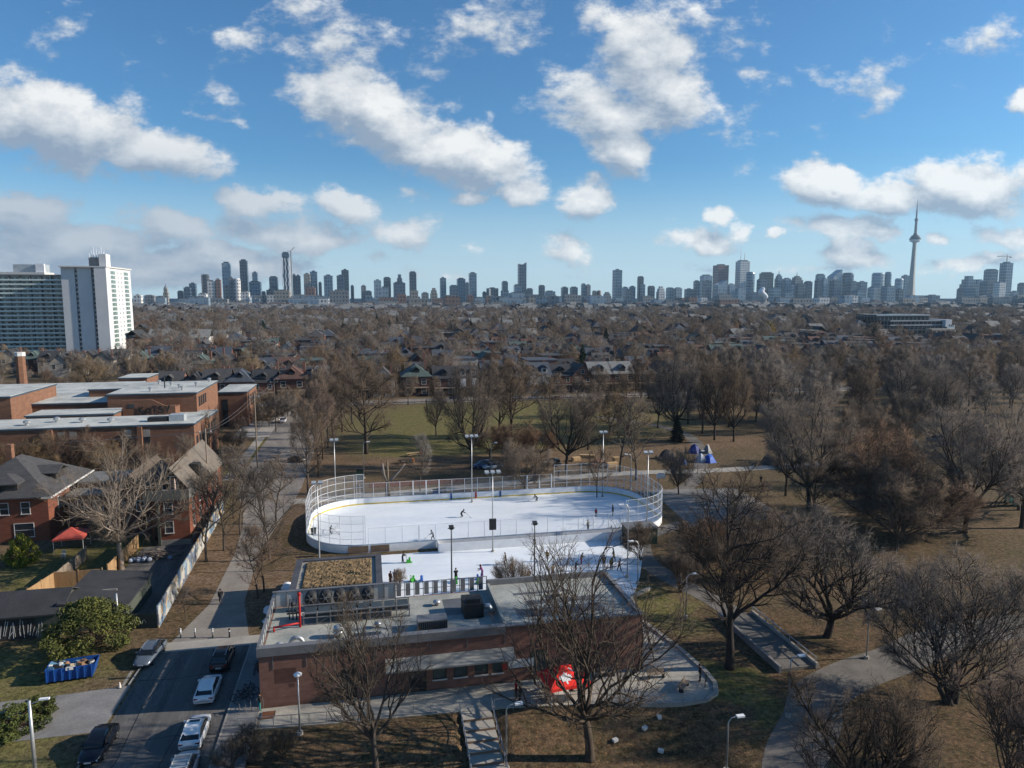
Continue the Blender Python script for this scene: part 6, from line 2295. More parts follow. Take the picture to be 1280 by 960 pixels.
# ------------------------------------------------------------------ dumpster, bollards, bikes
u, v = at(90, 846)
d = thing('dumpster', 'open blue dumpster heaped with rubbish beside the driveway', 'dumpster', u, v, .02, .12)
d.scale = (.8, .85, .85)
L0, L1 = 2.5, 2.9
b = MB()
vs = []
for t_ in (0, .07):
    vs += [(-L0 + t_, -1.1 + t_, .25), (L0 - t_, -1.1 + t_, .25), (L0 - t_, 1.1 - t_, .25), (-L0 + t_, 1.1 - t_, .25), (-L0 + t_, -1.15 + t_, 1.7), (L1 - t_, -1.15 + t_, 1.7), (L1 - t_, 1.15 - t_, 1.7), (-L0 + t_, 1.15 - t_, 1.7)]
b.add(vs, [(0, 1, 5, 4), (1, 2, 6, 5), (2, 3, 7, 6), (3, 0, 4, 7), (8, 12, 13, 9), (9, 13, 14, 10), (10, 14, 15, 11), (11, 15, 12, 8), (4, 5, 13, 12), (5, 6, 14, 13), (6, 7, 15, 14), (7, 4, 12, 15), (0, 3, 2, 1), (8, 9, 10, 11)])
dump_blue = mat('dumpster_blue', (0.012, 0.075, 0.30), (0.010, 0.055, 0.21), scale=.8, rough=.5)
b.build('container', dump_blue, d)
for k in range(7):
    MB().box(-2.4 + k * .8, -2.3 + k * .8, -1.24, -1.13, .25, 1.68).build('side_rib', dump_blue, d)
for x in (-2.3, 2.3):
    MB().box(x - .1, x + .1, -.9, .9, 0, .248).build('skid', metal_dk, d)
rs = random.Random(12)
for k in range(26):
    c = rs.choice([(.45, .45, .44), (.30, .24, .17), (.03, .03, .035), (.10, .22, .34), (.55, .54, .50), (.28, .16, .09)])
    x, y, z = rs.uniform(-2.1, 2.3), rs.uniform(-.8, .8), 1.35 + rs.uniform(0, .55)
    b = MB()
    if k % 3:
        w_, h_, q = rs.uniform(.25, .6), rs.uniform(.15, .4), rs.uniform(.2, .5)
        b.box(-w_, w_, -q, q, -h_ / 2, h_ / 2)
    else:
        r_ = rs.uniform(.25, .45)
        b.lathe([(r_ * .4, -r_ * .8), (r_, -r_ * .2), (r_ * .85, r_ * .4), (r_ * .2, r_ * .8)], 7)
    b.xform(Matrix.Scale(.8, 4) @ Matrix.Translation((x, y, z)) @ Matrix.Rotation(rs.uniform(-.6, .6), 4, 'X') @ Matrix.Rotation(rs.uniform(0, 3), 4, 'Z') @ Matrix.Rotation(rs.uniform(-.5, .5), 4, 'Y'))
    nm = 'rubbish_bag' if k % 3 == 0 else 'rubbish_board'
    o_ = b.build(nm, mat('rubbish_%d%d%d' % tuple(int(q_ * 99) for q_ in c), c, rough=.7))
    grid(o_, u, v, .02, .12)
    tag(o_, 'one of the discarded %s piled in the blue dumpster' % ('bags' if k % 3 == 0 else 'boxes and boards'), 'rubbish', 'rubbish heaped in the dumpster' + (' (bags)' if k % 3 == 0 else ' (boards)'))
for k, px in enumerate((226, 244, 266, 287)):
    u, v = at(px, 797)
    t = thing('bollard', '%s bollard from the left across the end of the parking street' % ['first', 'second', 'third', 'fourth'][k], 'bollard', u, v, .02, 0, 'bollards across the park walk')
    MB().cyl(0, 0, 0, .95, .09, 10).build('post', [galv, metal_gr, metal_gr, metal_dk][k], t, True)
    MB().lathe([(.11, .90), (.12, .95), (.09, 1.03), (.02, 1.07)], 10).build('cap', galv if k < 3 else metal_dk, t, True)
    MB().cyl(0, 0, .72, .82, .095, 10).build('band', white_m, t)


def bike_parts():
    f = MB()
    for p, q in (((-.52, 0, .34), (0, 0, .32)), ((0, 0, .32), (.42, 0, .80)), ((-.15, 0, .84), (.42, 0, .82)), ((0, 0, .32), (-.17, 0, .92)), ((-.52, 0, .34), (-.15, 0, .84)), ((.42, 0, .82), (.54, 0, .34)), ((.42, 0, .8), (.38, 0, 1.0))):
        f.tube([p, q], .022, 6)
    h = MB().tube([(.30, -.28, 1.02), (.40, -.1, 1.0), (.40, .1, 1.0), (.30, .28, 1.02)], .02, 6)
    s = MB().box(-.30, -.05, -.07, .07, .92, .97)
    w = MB()
    for k in range(20):
        a, b_ = k * math.pi / 10, (k + 1) * math.pi / 10
        w.bar((.33 * math.cos(a), 0, .33 * math.sin(a)), (.33 * math.cos(b_), 0, .33 * math.sin(b_)), .035, .035)
    for k in range(6):
        w.bar((0, 0, 0), (.32 * math.cos(k * 1.047), 0, .32 * math.sin(k * 1.047)), .01, .01)
    return f.mesh('frame', metal_dk), h.mesh('handlebar', metal_dk), s.mesh('saddle', metal_dk), w.mesh('wheel', TYRE)


BIKE = bike_parts()
for k, (px, py, rz) in enumerate(((320, 842, 1.45), (324, 838, 1.5), (312, 872, .5), (305, 880, .25), (309, 868, .8), (300, 876, .4), (882, 856, 1.0))):
    u, v = at(px, py)
    t = thing('bicycle', ['bicycle leaning at the end wall of the rink house', 'second bicycle at the end wall, closer to the bricks', 'bicycle at the front of the rack beside the standing person', 'bicycle at the left of the rack by the kerb',
                          'bicycle at the back of the rack by the kerb', 'bicycle farthest left at the rack', 'bicycle leaning on the rounded end of the plaza rail'][k], 'bicycle', u, v, .13 if k < 6 else .06, rz, 'bicycles parked at the rink house')
    for me in BIKE[:3]:
        link(me.name, me, t)
    for x in (-.52, .54):
        link('wheel', BIKE[3], t, (x, 0, .34))
u, v = at(300, 895)
t = thing('bike_rack', 'row of bicycle hoops on the pavement at the near corner of the rink house', 'bike rack', u, v, .1, .3)
for k in range(5):
    MB().tube([(k * .5, 0, 0), (k * .5, 0, .8), (k * .5, .3, .9), (k * .5, .6, .8), (k * .5, .6, 0)], .025, 6).build('hoop', metal_gr, t)
u, v = at(324, 893)
t = thing('mat', 'rust-brown mat lying on the pavement beside the standing person', 'mat', u + .3, v - 1.0, .13)
MB().box(0, 1.1, 0, 1.1, 0, .02).build('sheet', mat('rust_mat', (.17, .075, .04), rough=.8), t)
MB().box(-.04, -.003, 0, 1.1, 0, .05).box(1.103, 1.14, 0, 1.1, 0, .05).build('edge_strip', metal_gr, t)
u, v = at(150, 860)
t = thing('traffic_cone', 'small white and orange cone at the edge of the driveway by the dumpster', 'cone', u, v, .02)
MB().box(-.18, .18, -.18, .18, 0, .03).build('base', metal_dk, t)
MB().lathe([(.14, .031), (.05, .55), (.03, .58)], 10).build('cone_body', mat('cone_white', (.7, .62, .55), rough=.5), t)

# ------------------------------------------------------------------ people
SKIN = mat('skin', (.42, .25, .17), (.37, .21, .14), rough=.6)
CLOTH = {}


def cloth(c):
    k = 'cloth_%02d%02d%02d' % tuple(int(x * 99) for x in c)
    return mat(k, c, tuple(x * .75 for x in c), scale=6, rough=.85)


PERSON = {}


def person_mesh(pose):
    """one continuous skin over a jointed skeleton; facing +x"""
    if pose in PERSON:
        return PERSON[pose]
    P = {}
    lean, stride, armf, crouch = {'stand': (0.02, .05, .05, 0), 'walk': (.06, .28, .22, 0), 'skate': (.40, .35, .45, .16), 'push': (.28, .16, .62, .06), 'hunch': (.75, .30, .55, .22)}[pose]
    hipz = .92 - crouch
    hip = Vector((-.10 * (lean > .2), 0, hipz))
    up = Vector((math.sin(lean), 0, math.cos(lean)))
    chest = hip + up * .40
    neck = hip + up * .56
    hd = neck + Vector((.05 + lean * .12, 0, .10))
    top = hd + Vector((.03, 0, .13))
    V, E_, Rr, mi = [], [], [], []

    def j(p, r, par, m):
        V.append(tuple(p)); mi.append(m)
        k = 1.25 if m in (1, 2) else 1.0     # winter clothes
        Rr.append((r[0] * k, r[1] * k))
        if par is not None:
            E_.append((par, len(V) - 1))
        return len(V) - 1
    a = j(hip, (.15, .12), None, 2)
    w = j(hip + up * .18, (.145, .12), a, 1)
    c = j(chest, (.18, .14), w, 1)
    n = j(neck, (.062, .062), c, 0)
    h0 = j(hd, (.095, .10), n, 0)
    h1 = j(top, (.075, .08), h0, 0)
    hands = []
    for s in (1, -1):
        sw = s * (1 if pose != 'push' else 0)
        sh = j(chest + up * .09 + Vector((0, s * .19, 0)), (.068, .068), c, 1)
        ang = armf * (1 if pose in ('push', 'hunch', 'skate') else -s * 1.0)
        el = chest + up * .09 + Vector((math.sin(ang) * .27, s * .235, -math.cos(ang) * .27))
        e = j(el, (.052, .052), sh, 1)
        ang2 = ang + (.75 if pose in ('push', 'hunch', 'skate') else .25)
        wr = el + Vector((math.sin(ang2) * .24, -s * .03, -math.cos(ang2) * .24))
        k = j(wr, (.036, .036), e, 1)
        pd = (wr - el).normalized()
        k2 = j(wr + pd * .075, (.036, .022), k, 0)
        hands.append((wr + pd * .09, pd, s))
        hp = j(hip + Vector((0, s * .095, -.05)), (.098, .098), a, 2)
        st_ = stride * s
        kn = hip + Vector((math.sin(st_) * .40 + crouch * .9, s * .11, -.05 - math.cos(st_) * .40 + crouch * .35))
        kk = j(kn, (.072, .072), hp, 2)
        ft = Vector((kn.x + (math.sin(st_ * .9) * .30 if pose != 'stand' else 0) - crouch * .55 - (.06 if s < 0 and pose == 'walk' else 0), s * .12, .08))
        an = j(ft, (.05, .05), kk, 2)
        j(ft + Vector((.16, s * .02, -.035)), (.045, .036), an, 3)
    me = bpy.data.meshes.new('body_skeleton')
    me.from_pydata(V, E_, [])
    o_ = bpy.data.objects.new('body_skeleton', me)
    COL.objects.link(o_)
    md = o_.modifiers.new('skin', 'SKIN')
    for i, sv in enumerate(me.skin_vertices[0].data):
        sv.radius = Rr[i]
        sv.use_root = (i == 0)
    md.use_smooth_shade = True
    sb = o_.modifiers.new('sub', 'SUBSURF')
    sb.levels = 1
    dg = bpy.context.evaluated_depsgraph_get()
    dg.update()
    out = bpy.data.meshes.new_from_object(o_.evaluated_get(dg))
    bpy.data.objects.remove(o_)
    out.name = 'body'
    out.materials.clear()
    for m_ in (SKIN, cloth((.05, .05, .06)), cloth((.03, .035, .05)), cloth((.02, .02, .02))):
        out.materials.append(m_)
    VV = [Vector(q) for q in V]
    for p in out.polygons:
        best = min(range(len(VV)), key=lambda i: (VV[i] - p.center).length_squared / (Rr[i][0] + .05) ** 1.0)
        p.material_index = mi[best]
    # fingers and face are added to the same mesh
    bm = bmesh.new()
    bm.from_mesh(out)

    def taper(p, d, l, r, m):
        d = d.normalized()
        s_ = d.cross(Vector((0, 0, 1)))
        if s_.length < .1:
            s_ = d.cross(Vector((0, 1, 0)))
        s_.normalize()
        t_ = s_.cross(d)
        r0 = [bm.verts.new(p + (s_ * math.cos(q) + t_ * math.sin(q)) * r) for q in (0, 2.09, 4.19)]
        q_ = p + d * l
        r1 = [bm.verts.new(q_ + (s_ * math.cos(q) + t_ * math.sin(q)) * r * .6) for q in (0, 2.09, 4.19)]
        for i in range(3):
            f = bm.faces.new((r0[i], r0[(i + 1) % 3], r1[(i + 1) % 3], r1[i]))
            f.material_index = m
        bm.faces.new(r1).material_index = m
    for wr, pd, s in hands:
        for i, l in enumerate((.065, .075, .08, .06)):
            taper(wr + Vector((-.024 + i * .016, 0, 0)), pd + Vector((.1, -s * .25, 0)), l, .0085, 0)
        taper(wr - pd * .03 + Vector((.03, 0, 0)), pd + Vector((.7, -s * .2, 0)), .055, .0095, 0)
    f0 = hd + Vector((.085, 0, .03))
    taper(f0 + Vector((-.01, 0, .015)), Vector((.5, 0, -.8)), .045, .012, 0)
    for s in (1, -1):
        taper(f0 + Vector((-.004, s * .032, .035)), Vector((1, 0, 0)), .012, .008, 3)
        taper(hd + Vector((0, s * .088, .02)), Vector((0, s, .3)), .022, .02, 0)
    taper(f0 + Vector((-.012, -.02, -.042)), Vector((0, 1, 0)), .04, .006, 0)
    bm.to_mesh(out)
    bm.free()
    hair = MB().lathe([(.104, -.02), (.112, .05), (.098, .12), (.055, .165), (.01, .178)], 10).mesh('hair', cloth((.03, .022, .018)), True)
    hood = MB().lathe([(.115, -.10), (.122, .04), (.105, .13), (.06, .175), (.01, .188)], 10).mesh('hat', cloth((.03, .022, .018)), True)
    PERSON[pose] = (out, hair, hood, hd + Vector((.005 - lean * .02, 0, .02)), hands)
    return PERSON[pose]


def person(px, py, pose, face, jacket, trousers, label, s=1.0, hat=None, z=None, group=None, uv_=None, shoes=(.02, .02, .022)):
    u, v = uv_ or at(px, py)
    body, hair, hood, hp, hands = person_mesh(pose)
    t = thing('person', label, 'person', u, v, z if z is not None else (gz(u, v) + .05), face, group)
    t.scale = (s, s, s)
    b = link('body', body, t)
    for sl, m_ in zip(b.material_slots, (SKIN, cloth(jacket), cloth(trousers), cloth(shoes))):
        sl.link = 'OBJECT'
        sl.material = m_
    h = link('hat' if hat else 'hair', hood if hat else hair, t, tuple(hp))
    if hat:
        h.material_slots[0].link = 'OBJECT'
        h.material_slots[0].material = cloth(hat)
    return t, hands


def stick(t, pose, label):
    """the hockey stick the person holds, lying across both hands"""
    _, _, _, _, hands = PERSON[pose]
    a, b_ = hands[0][0], hands[1][0]
    M = Matrix.Translation(t.location) @ Matrix.Rotation(t.rotation_euler.z, 4, 'Z') @ Matrix.Scale(t.scale.x, 4)
    p, q = a + Vector((-.05, .02, .12)), b_ + Vector((.05, -.05, -.08))
    d = (q - p).normalized()
    foot = Vector((q.x + .62, q.y - .35, .03))
    m_ = MB().bar(tuple(p), tuple(foot), .03, .022).bar(tuple(foot), tuple(foot + Vector((.05, -.27, .0))), .02, .07)
    m_.xform(M)
    c = t.location
    m_.v = [(x - c.x, y - c.y, z - c.z) for x, y, z in m_.v]
    o_ = m_.build('hockey_stick', metal_dk)
    o_.location = c
    tag(o_, label, 'hockey stick')


BK, DKB, TEAL, RED_, BLU, PUR = (.018, .018, .02), (.02, .025, .045), (.03, .20, .20), (.35, .02, .025), (.03, .16, .36), (.22, .05, .18)
t, _ = person(577, 647, 'hunch', 0.2, BK, BK, 'dark-clothed hockey player bent low in the middle of the rink', z=.05, hat=BK); stick(t, 'hunch', 'hockey stick of the player bent low mid rink')
t, _ = person(671, 627, 'hunch', 3.3, BK, BK, 'hockey player in black bending at the far boards', z=.05, hat=BK); stick(t, 'hunch', 'hockey stick of the player at the far boards')
t, _ = person(541, 675, 'skate', 3.0, (.10, .10, .12), DKB, 'hockey player in grey skating by the near panels', z=.05, hat=BK); stick(t, 'skate', 'hockey stick of the grey player near the panels')
t, _ = person(413, 669, 'skate', .4, (.26, .25, .25), BK, 'player in pale grey before the left hockey net', z=.05, hat=(.2, .2, .2)); stick(t, 'skate', 'hockey stick of the player before the left net')
person(745, 646, 'stand', 1.6, (.28, .03, .05), BK, 'child in a red jacket on the right part of the rink', s=.82, z=.05)
person(766, 645, 'stand', 3.0, BK, BK, 'tall person in black beside the child in red on the rink', s=1.1, z=.05)
t, _ = person(764, 668, 'skate', 1.0, BK, DKB, 'small dark player at the near boards between two bins', s=.85, z=.05)
person(735, 663, 'stand', 2.0, (.12, .11, .08), BK, 'dark figure standing by the net at the near boards', s=.95, z=.05)
# small pad
AID_G, AID_B = mat('aid_green', (.06, .42, .05), rough=.4), mat('aid_blue', (.05, .16, .55), rough=.4)


def aid_meshes():
    b = MB()
    b.add([(-.35, -.2, .08), (.35, -.2, .08), (.35, .2, .08), (-.35, .2, .08), (-.30, -.16, .42), (.22, -.16, .42), (.22, .16, .42), (-.30, .16, .42)], [(3, 2, 1, 0), (4, 5, 6, 7), (0, 1, 5, 4), (1, 2, 6, 5), (2, 3, 7, 6), (3, 0, 4, 7)])
    b.lathe([(.10, .425), (.16, .55), (.14, .72), (.05, .80)], 9, .12, 0)
    h = MB().tube([(-.30, -.24, .85), (-.30, .24, .85)], .025, 6).bar((-.28, -.14, .42), (-.30, -.14, .85), .04, .04).bar((-.28, .14, .42), (-.30, .14, .85), .04, .04)
    r = MB().box(-.5, .5, -.21, -.17, 0, .078).box(-.5, .5, .17, .21, 0, .078)
    return b.mesh('seal_shaped_seat', AID_G), h.mesh('handle', AID_G), r.mesh('runner', AID_G)


AID = aid_meshes()


def aid(px, py, m_, label, rz=0, du=0, s=1.0):
    u, v = at(px, py)
    t = thing('skating_aid', label, 'skating aid', u + du, v, .05, rz, 'plastic skating aids')
    t.scale = (s, s, s)
    for me in AID:
        o_ = link(me.name, me, t)
        o_.material_slots[0].link = 'OBJECT'
        o_.material_slots[0].material = m_


person(504, 704, 'push', 0.0, BK, DKB, 'skater in black pushing a green skating aid, far left of the pad'); aid(507, 704, AID_G, 'green skating aid pushed by the skater at the far left', 0, .45)
person(488, 731, 'stand', .8, (.08, .03, .035), BK, 'person in dark maroon at the edge of the ice, left of the blue one', s=1.02)
person(494, 728, 'stand', 2.0, BLU, (.03, .10, .22), 'person in a bright blue coat beside the maroon one', s=.98)
person(570, 727, 'push', 1.5, BK, BK, 'skater in black with a green aid beside the dark light pole', s=1.05); aid(570, 729, AID_G, 'green skating aid beside the dark light pole', 1.5)
person(602, 723, 'push', 3.0, PUR, (.10, .03, .12), 'skater in purple and pink with a blue skating aid', s=1.12, hat=(.10, .02, .03)); aid(601, 725, AID_B, 'blue skating aid with the purple skater', 3.0, -.3)
aid(516, 727, AID_G, 'green skating aid standing alone at the ice edge', .5)
aid(527, 727, AID_B, 'blue skating aid standing alone right of the lone green one', 1.6)
aid(598, 730, AID_G, 'green skating aid behind the roof fence', 2.0)
person(638, 714, 'skate', .4, RED_, (.35, .03, .03), 'small child in red skating behind the twiggy bush', s=.72, hat=RED_)
person(632, 706, 'walk', 2.8, BK, BK, 'dark skater behind the child in red', s=1.0)
for k, (px, py, pose, c1, c2, s) in enumerate(((653, 726, 'stand', BK, BK, 1.0), (661, 727, 'stand', (.05, .05, .06), BK, .95), (642, 728, 'stand', (.10, .07, .05), BK, .9), (684, 702, 'walk', (.26, .18, .03), BK, .95),
                                                (691, 722, 'walk', (.10, .08, .05), BK, 1.05), (727, 706, 'push', (.16, .13, .10), RED_, 1.0), (755, 710, 'stand', DKB, BK, 1.05), (767, 702, 'walk', BK, BK, 1.1),
                                                (764, 713, 'stand', (.12, .11, .04), BK, 1.0), (774, 714, 'walk', (.06, .05, .09), BK, 1.0), (720, 714, 'skate', (.08, .09, .11), BK, .9))):
    person(px, py, pose, k * 1.3, c1, c2, ['dark-haired person at the back wall, near the second dark pole', 'shorter person in dark grey at the back wall', 'person in brown at the back wall, left of the two dark ones', 'skater in mustard behind the fanned tree',
                                           'skater in olive brown, lowest behind the fanned tree', 'skater in red trousers behind the fanned tree', 'person in navy right of the red-trousered skater', 'tall skater in black at the far right of the pad',
                                           'skater in khaki below the tall one in black', 'skater in dark violet at the right end of the pad', 'grey skater crouching behind the fanned tree'][k], s=s, group='skaters on the small pad')
# plaza and paths
person(645, 873, 'stand', 0, RED_, BK, 'person in a red jacket on the plaza left of the canopy', z=.07)
person(650, 876, 'stand', 2.6, BK, BK, 'person in black beside the red-jacketed one on the plaza', z=.07, s=1.04)
person(683, 872, 'stand', -.6, (.05, .05, .06), DKB, 'person in dark clothes at the left leg of the red canopy', z=.07)
person(690, 868, 'stand', -.9, (.16, .13, .15), (.10, .09, .11), 'person in greyish mauve under the red canopy', z=.07)
person(702, 866, 'stand', -1.4, (.42, .24, .18), (.04, .04, .05), 'person in a salmon top under the red canopy', z=.07)
person(729, 858, 'stand', -1.5, RED_, BK, 'person in red behind the red-cloth table', z=.07)
person(661, 846, 'stand', -1.2, (.25, .02, .02), BK, 'person in dark red by the doorway left of the canopy', z=.07)
person(875, 853, 'stand', 2.8, BK, BK, 'person in black at the rounded end of the plaza', z=.07, s=1.05)
person(325, 890, 'stand', .2, BK, TEAL, 'person in a black top and teal trousers at the corner of the rink house', z=.14)
person(276, 755, 'walk', 1.7, BK, (.05, .055, .07), 'person in a black coat walking away on the park walk', s=1.05)
person(365, 519, 'walk', 1.2, BK, BK, 'pedestrian in black crossing near the crosswalk')
person(387, 524, 'walk', -1.2, (.05, .04, .04), BK, 'pedestrian on the right side of the side street')
person(698, 597, 'walk', .3, BK, BK, 'person in black walking behind the far fence')
person(310, 612, 'walk', 2.0, (.07, .05, .06), BK, 'pedestrian under the trees at the near end of the side street')
person(951, 605, 'stand', 1.0, BK, BK, 'person in dark clothes standing on the path below the tents')
person(1146, 566, 'stand', 0, BK, BK, 'person beside the dark lean-to in the park')

# ------------------------------------------------------------------ things in the park
def tent(px, py, c, label, w=2.2, d=2.6, h=1.7, rz=0.3, name='tent'):
    u, v = at(px, py)
    t = thing(name, label, 'tent', u, v, 0, rz)
    b = MB()
    n, k_ = 6, 4
    vs = []
    for i in range(k_ + 1):
        f = i / k_
        z = h * f
        r = (1 - f) ** .7
        for a in range(n):
            q = 2 * math.pi * (a + .5) / n
            sx = 1 if abs(math.cos(q)) > .5 else .92
            vs.append((w / 2 * r * math.cos(q) * sx * 1.1, d / 2 * r * math.sin(q) * 1.1, z + .10 * h * math.sin(a * 2.3 + i) * (1 if 0 < i < k_ else 0)))
    fs = [(i * n + a, i * n + (a + 1) % n, (i + 1) * n + (a + 1) % n, (i + 1) * n + a) for i in range(k_) for a in range(n)]
    fs.append(tuple(range(k_ * n, k_ * n + n)))
    b.add(vs, fs)
    b.build('tent_fabric', mat('tent_%02d%02d%02d' % tuple(int(x * 99) for x in c), c, tuple(x * .7 for x in c), scale=1.2, rough=.6), t)
    for s in (1, -1):
        MB().tube([(w * .56 * math.cos(q), s * d * .54 * math.sin(q) * .3, h * .6 * math.sin(q)) for q in [i * math.pi / 8 for i in range(9)]], .03, 4).build('tent_pole', metal_dk, t)
    return t


for k, (px, py, c, w_, h_) in enumerate(((868, 566, (.03, .05, .22), 3.2, 2.2), (886, 577, (.03, .11, .45), 3.8, 1.9), (876, 577, (.36, .40, .48), 3.0, 2.0), (852, 580, (.05, .13, .40), 2.4, 1.8), (833, 573, (.025, .025, .03), 3.8, 2.2), (884, 566, (.24, .24, .24), 2.6, 2.2), (842, 575, (.30, .22, .16), 2.0, 1.9))):
    tent(px, py, c, ['navy blue tarp tent at the back of the tent cluster', 'bright blue tarp tent at the right of the cluster', 'pale grey-blue tent in the middle of the cluster', 'smaller blue tent behind the round bare tree', 'black tarp tent at the left of the cluster',
                     'grey tarp tent at the back right of the cluster', 'tan tent beside the black tarp tent'][k], w_, w_ * .9, h_, k * .8)
t = tent(1140, 562, (.012, .012, .013), 'black tarp lean-to among the grey trees', 6, 4, 2.8, .4)
for o_ in t.children:
    o_.data.materials.clear(); o_.data.materials.append(metal_dk)
tent(958, 580, (.03, .04, .045), 'small dark tent left of the slim grey tree', 3.4, 3, 2.2, 1.2)
tent(957, 610, (.02, .022, .026), 'dark tarp bundle beside the path under the tents', 2.6, 2.4, 1.5, .2)
rs = random.Random(21)
for k, (px, py, w_, hgt_, c) in enumerate(((734, 572, 3.4, .7, 0), (720, 576, 2.0, .9, 0), (765, 584, 2.6, 1.1, 0), (770, 580, 1.4, 1.6, 0), (748, 578, 2.4, .5, 1), (757, 580, 2.2, .4, 1), (741, 582, 1.8, .5, 1), (728, 582, 1.6, .8, 2))):
    u, v = at(px, py)
    t = thing(['timber_block', 'stone_block', 'log_seat'][c], ['long pale timber block at the back of the fire circle', 'pale timber block at the left of the fire circle', 'large pale timber block at the right of the fire circle', 'upright timber beside the large right block',
                                                               'reddish stone in the middle of the fire circle', 'reddish stone right of the middle of the fire circle', 'reddish stone at the front of the fire circle', 'dark log at the left front of the fire circle'][k], ['timber', 'stone', 'log'][c], u, v, 0, rs.uniform(-.5, .5))
    b = MB()
    if c == 1:
        b.lathe([(w_ * .4, 0), (w_ * .5, hgt_ * .5), (w_ * .35, hgt_)], 7)
    elif c == 2:
        b.tube([(-w_ / 2, 0, .35), (w_ / 2, 0, .35)], .35, 9)
    else:
        b.box(-w_ / 2, w_ / 2, -.5, .5, 0, hgt_).box(-w_ / 2 + .2, w_ / 2 - .3, -.55, -.503, .1, hgt_ - .1)
    b.build('block', [wood_log, brick, timber_dk][c], t)
for k, (px, py, c) in enumerate(((517, 570, 0), (507, 579, 1))):
    u, v = at(px, py)
    t = thing('picnic_table', ['picnic table with an orange end on the lawn edge', 'darker picnic table nearer the rink, orange end'][k], 'picnic table', u, v, 0, .3)
    MB().box(-1.6, 1.6, -.45, .45, .72, .8).build('tabletop', [wood_log, timber_dk][k], t)
    for s in (1, -1):
        MB().box(-1.6, 1.6, s * .8 - .15, s * .8 + .15, .43, .49).build('bench_seat', [wood_log, timber_dk][k], t)
    for x in (-1.1, 1.1):
        b = MB().bar((x, -.75, 0), (x, -.1, .718), .1, .1).bar((x, .75, 0), (x, .1, .718), .1, .1)
        b.bar((x, -.8, .42), (x, .8, .42), .08, .08)
        b.build('trestle', timber_dk, t)
    MB().box(1.62, 1.9, -.6, .6, .2, .9).build('orange_end', mat('orange_paint', (.55, .20, .06), rough=.7), t)
u, v = at(823, 615)
t = thing('basketball_hoop', 'basketball hoop with a fan-shaped white backboard on the court', 'basketball hoop', u, v, .02)
MB().tube([(0, 0, 0), (0, 0, 3.0), (0, -.9, 3.5)], .08, 8).build('post', galv, t, True)
MB().prism([(-.9, 0), (.9, 0), (.9, .6), (.55, 1.05), (-.55, 1.05), (-.9, .6)], 0, .06).xform(Matrix.Translation((0, -.95, 2.9)) @ Matrix.Rotation(math.pi / 2, 4, 'X')).build('backboard', white_m, t)
b = MB()
for k in range(12):
    a, c_ = k * math.pi / 6, (k + 1) * math.pi / 6
    b.bar((.23 * math.cos(a), -1.25 + .23 * math.sin(a), 3.05), (.23 * math.cos(c_), -1.25 + .23 * math.sin(c_), 3.05), .03, .03)
b.build('rim', mat('rim_orange', (.5, .12, .03), rough=.5), t)
for k, (px, py) in enumerate(((1262, 628), (1272, 632))):
    u, v = at(px, py)
    t = thing('portable_toilet', ['teal portable toilet, the left one near the right edge', 'teal portable toilet, the right one at the right edge'][k], 'portable toilet', u, v, 0, .2 * k)
    tl = mat('toilet_teal', (.03, .28, .23), (.025, .22, .18), rough=.5)
    MB().box(-.6, .6, -.6, .6, .08, 2.2).build('cabin', tl, t)
    MB().lathe([(.85, 2.2), (.7, 2.35), (.1, 2.42)], 4).xform(Matrix.Rotation(math.pi / 4, 4, 'Z')).build('roof', white_fr, t)
    MB().box(-.45, .45, -.64, -.603, .15, 2.05).build('door', mat('toilet_door', (.04, .34, .29), rough=.5), t)
    MB().box(-.62, .62, -.62, .62, 0, .078).build('base', metal_dk, t)
for k, (px, py, lab) in enumerate(((546, 622, 'blue recycling bin behind the far fence, left of centre'), (667, 601, 'dark blue bin behind the far fence beside a short lamp post'), (450, 600, 'dark green sign box behind the far left fence corner'))):
    u, v = at(px, py)
    t = thing('litter_bin', lab, 'bin', u, v, 0)
    m_ = [blue_m, mat('navy', (.02, .035, .08), rough=.5), green_dk][k]
    MB().box(-.7, .7, -.4, .4, .12, 1.5 + k * .4).build('cabinet', m_, t)
    MB().box(-.78, .78, -.48, .48, 1.503 + k * .4, 1.6 + k * .4).build('lid', metal_dk, t)
    for x in (-.55, .55):
        MB().box(x - .1, x + .1, -.3, .3, 0, .118).build('foot', metal_dk, t)
for k, (px, py) in enumerate(((552, 616), (667, 612), (775, 612))):
    u, v = at(px, py)
    t = thing('park_bench', ['park bench behind the far fence, left of centre', 'park bench behind the far fence, right of centre', 'park bench behind the right end of the far fence'][k], 'bench', u, v, 0, .05)
    MB().box(-.9, .9, -.22, .22, .42, .48).build('seat', wood_old, t)
    MB().box(-.9, .9, .22, .27, .5, .95).build('backrest', wood_old, t)
    for x in (-.75, .75):
        MB().box(x - .05, x + .05, -.2, .24, 0, .418).build('leg', metal_dk, t)
# the lopped tree behind the left fence
u, v = at(485, 622)
t = thing('lopped_tree', 'lopped tree stump with three cut limbs behind the far left fence', 'tree', u, v, 0)
MB().tube([(0, 0, -.1), (0, 0, 1.8), (.1, 0, 3.2)], [.5, .42, .4], 9).build('trunk', BARK, t, True)
for p in ([(0, 0, 2.9), (-.6, .1, 4.2), (-.9, .1, 6.6)], [(0, 0, 3.0), (.05, .2, 4.5), (.0, .2, 7.0)], [(.1, 0, 2.9), (1.2, 0, 3.9), (2.6, .1, 5.4), (3.3, .1, 6.3)]):
    MB().tube(p, [.26, .2, .15, .13][:len(p)], 7).build('limb', BARK_PALE, t, True)
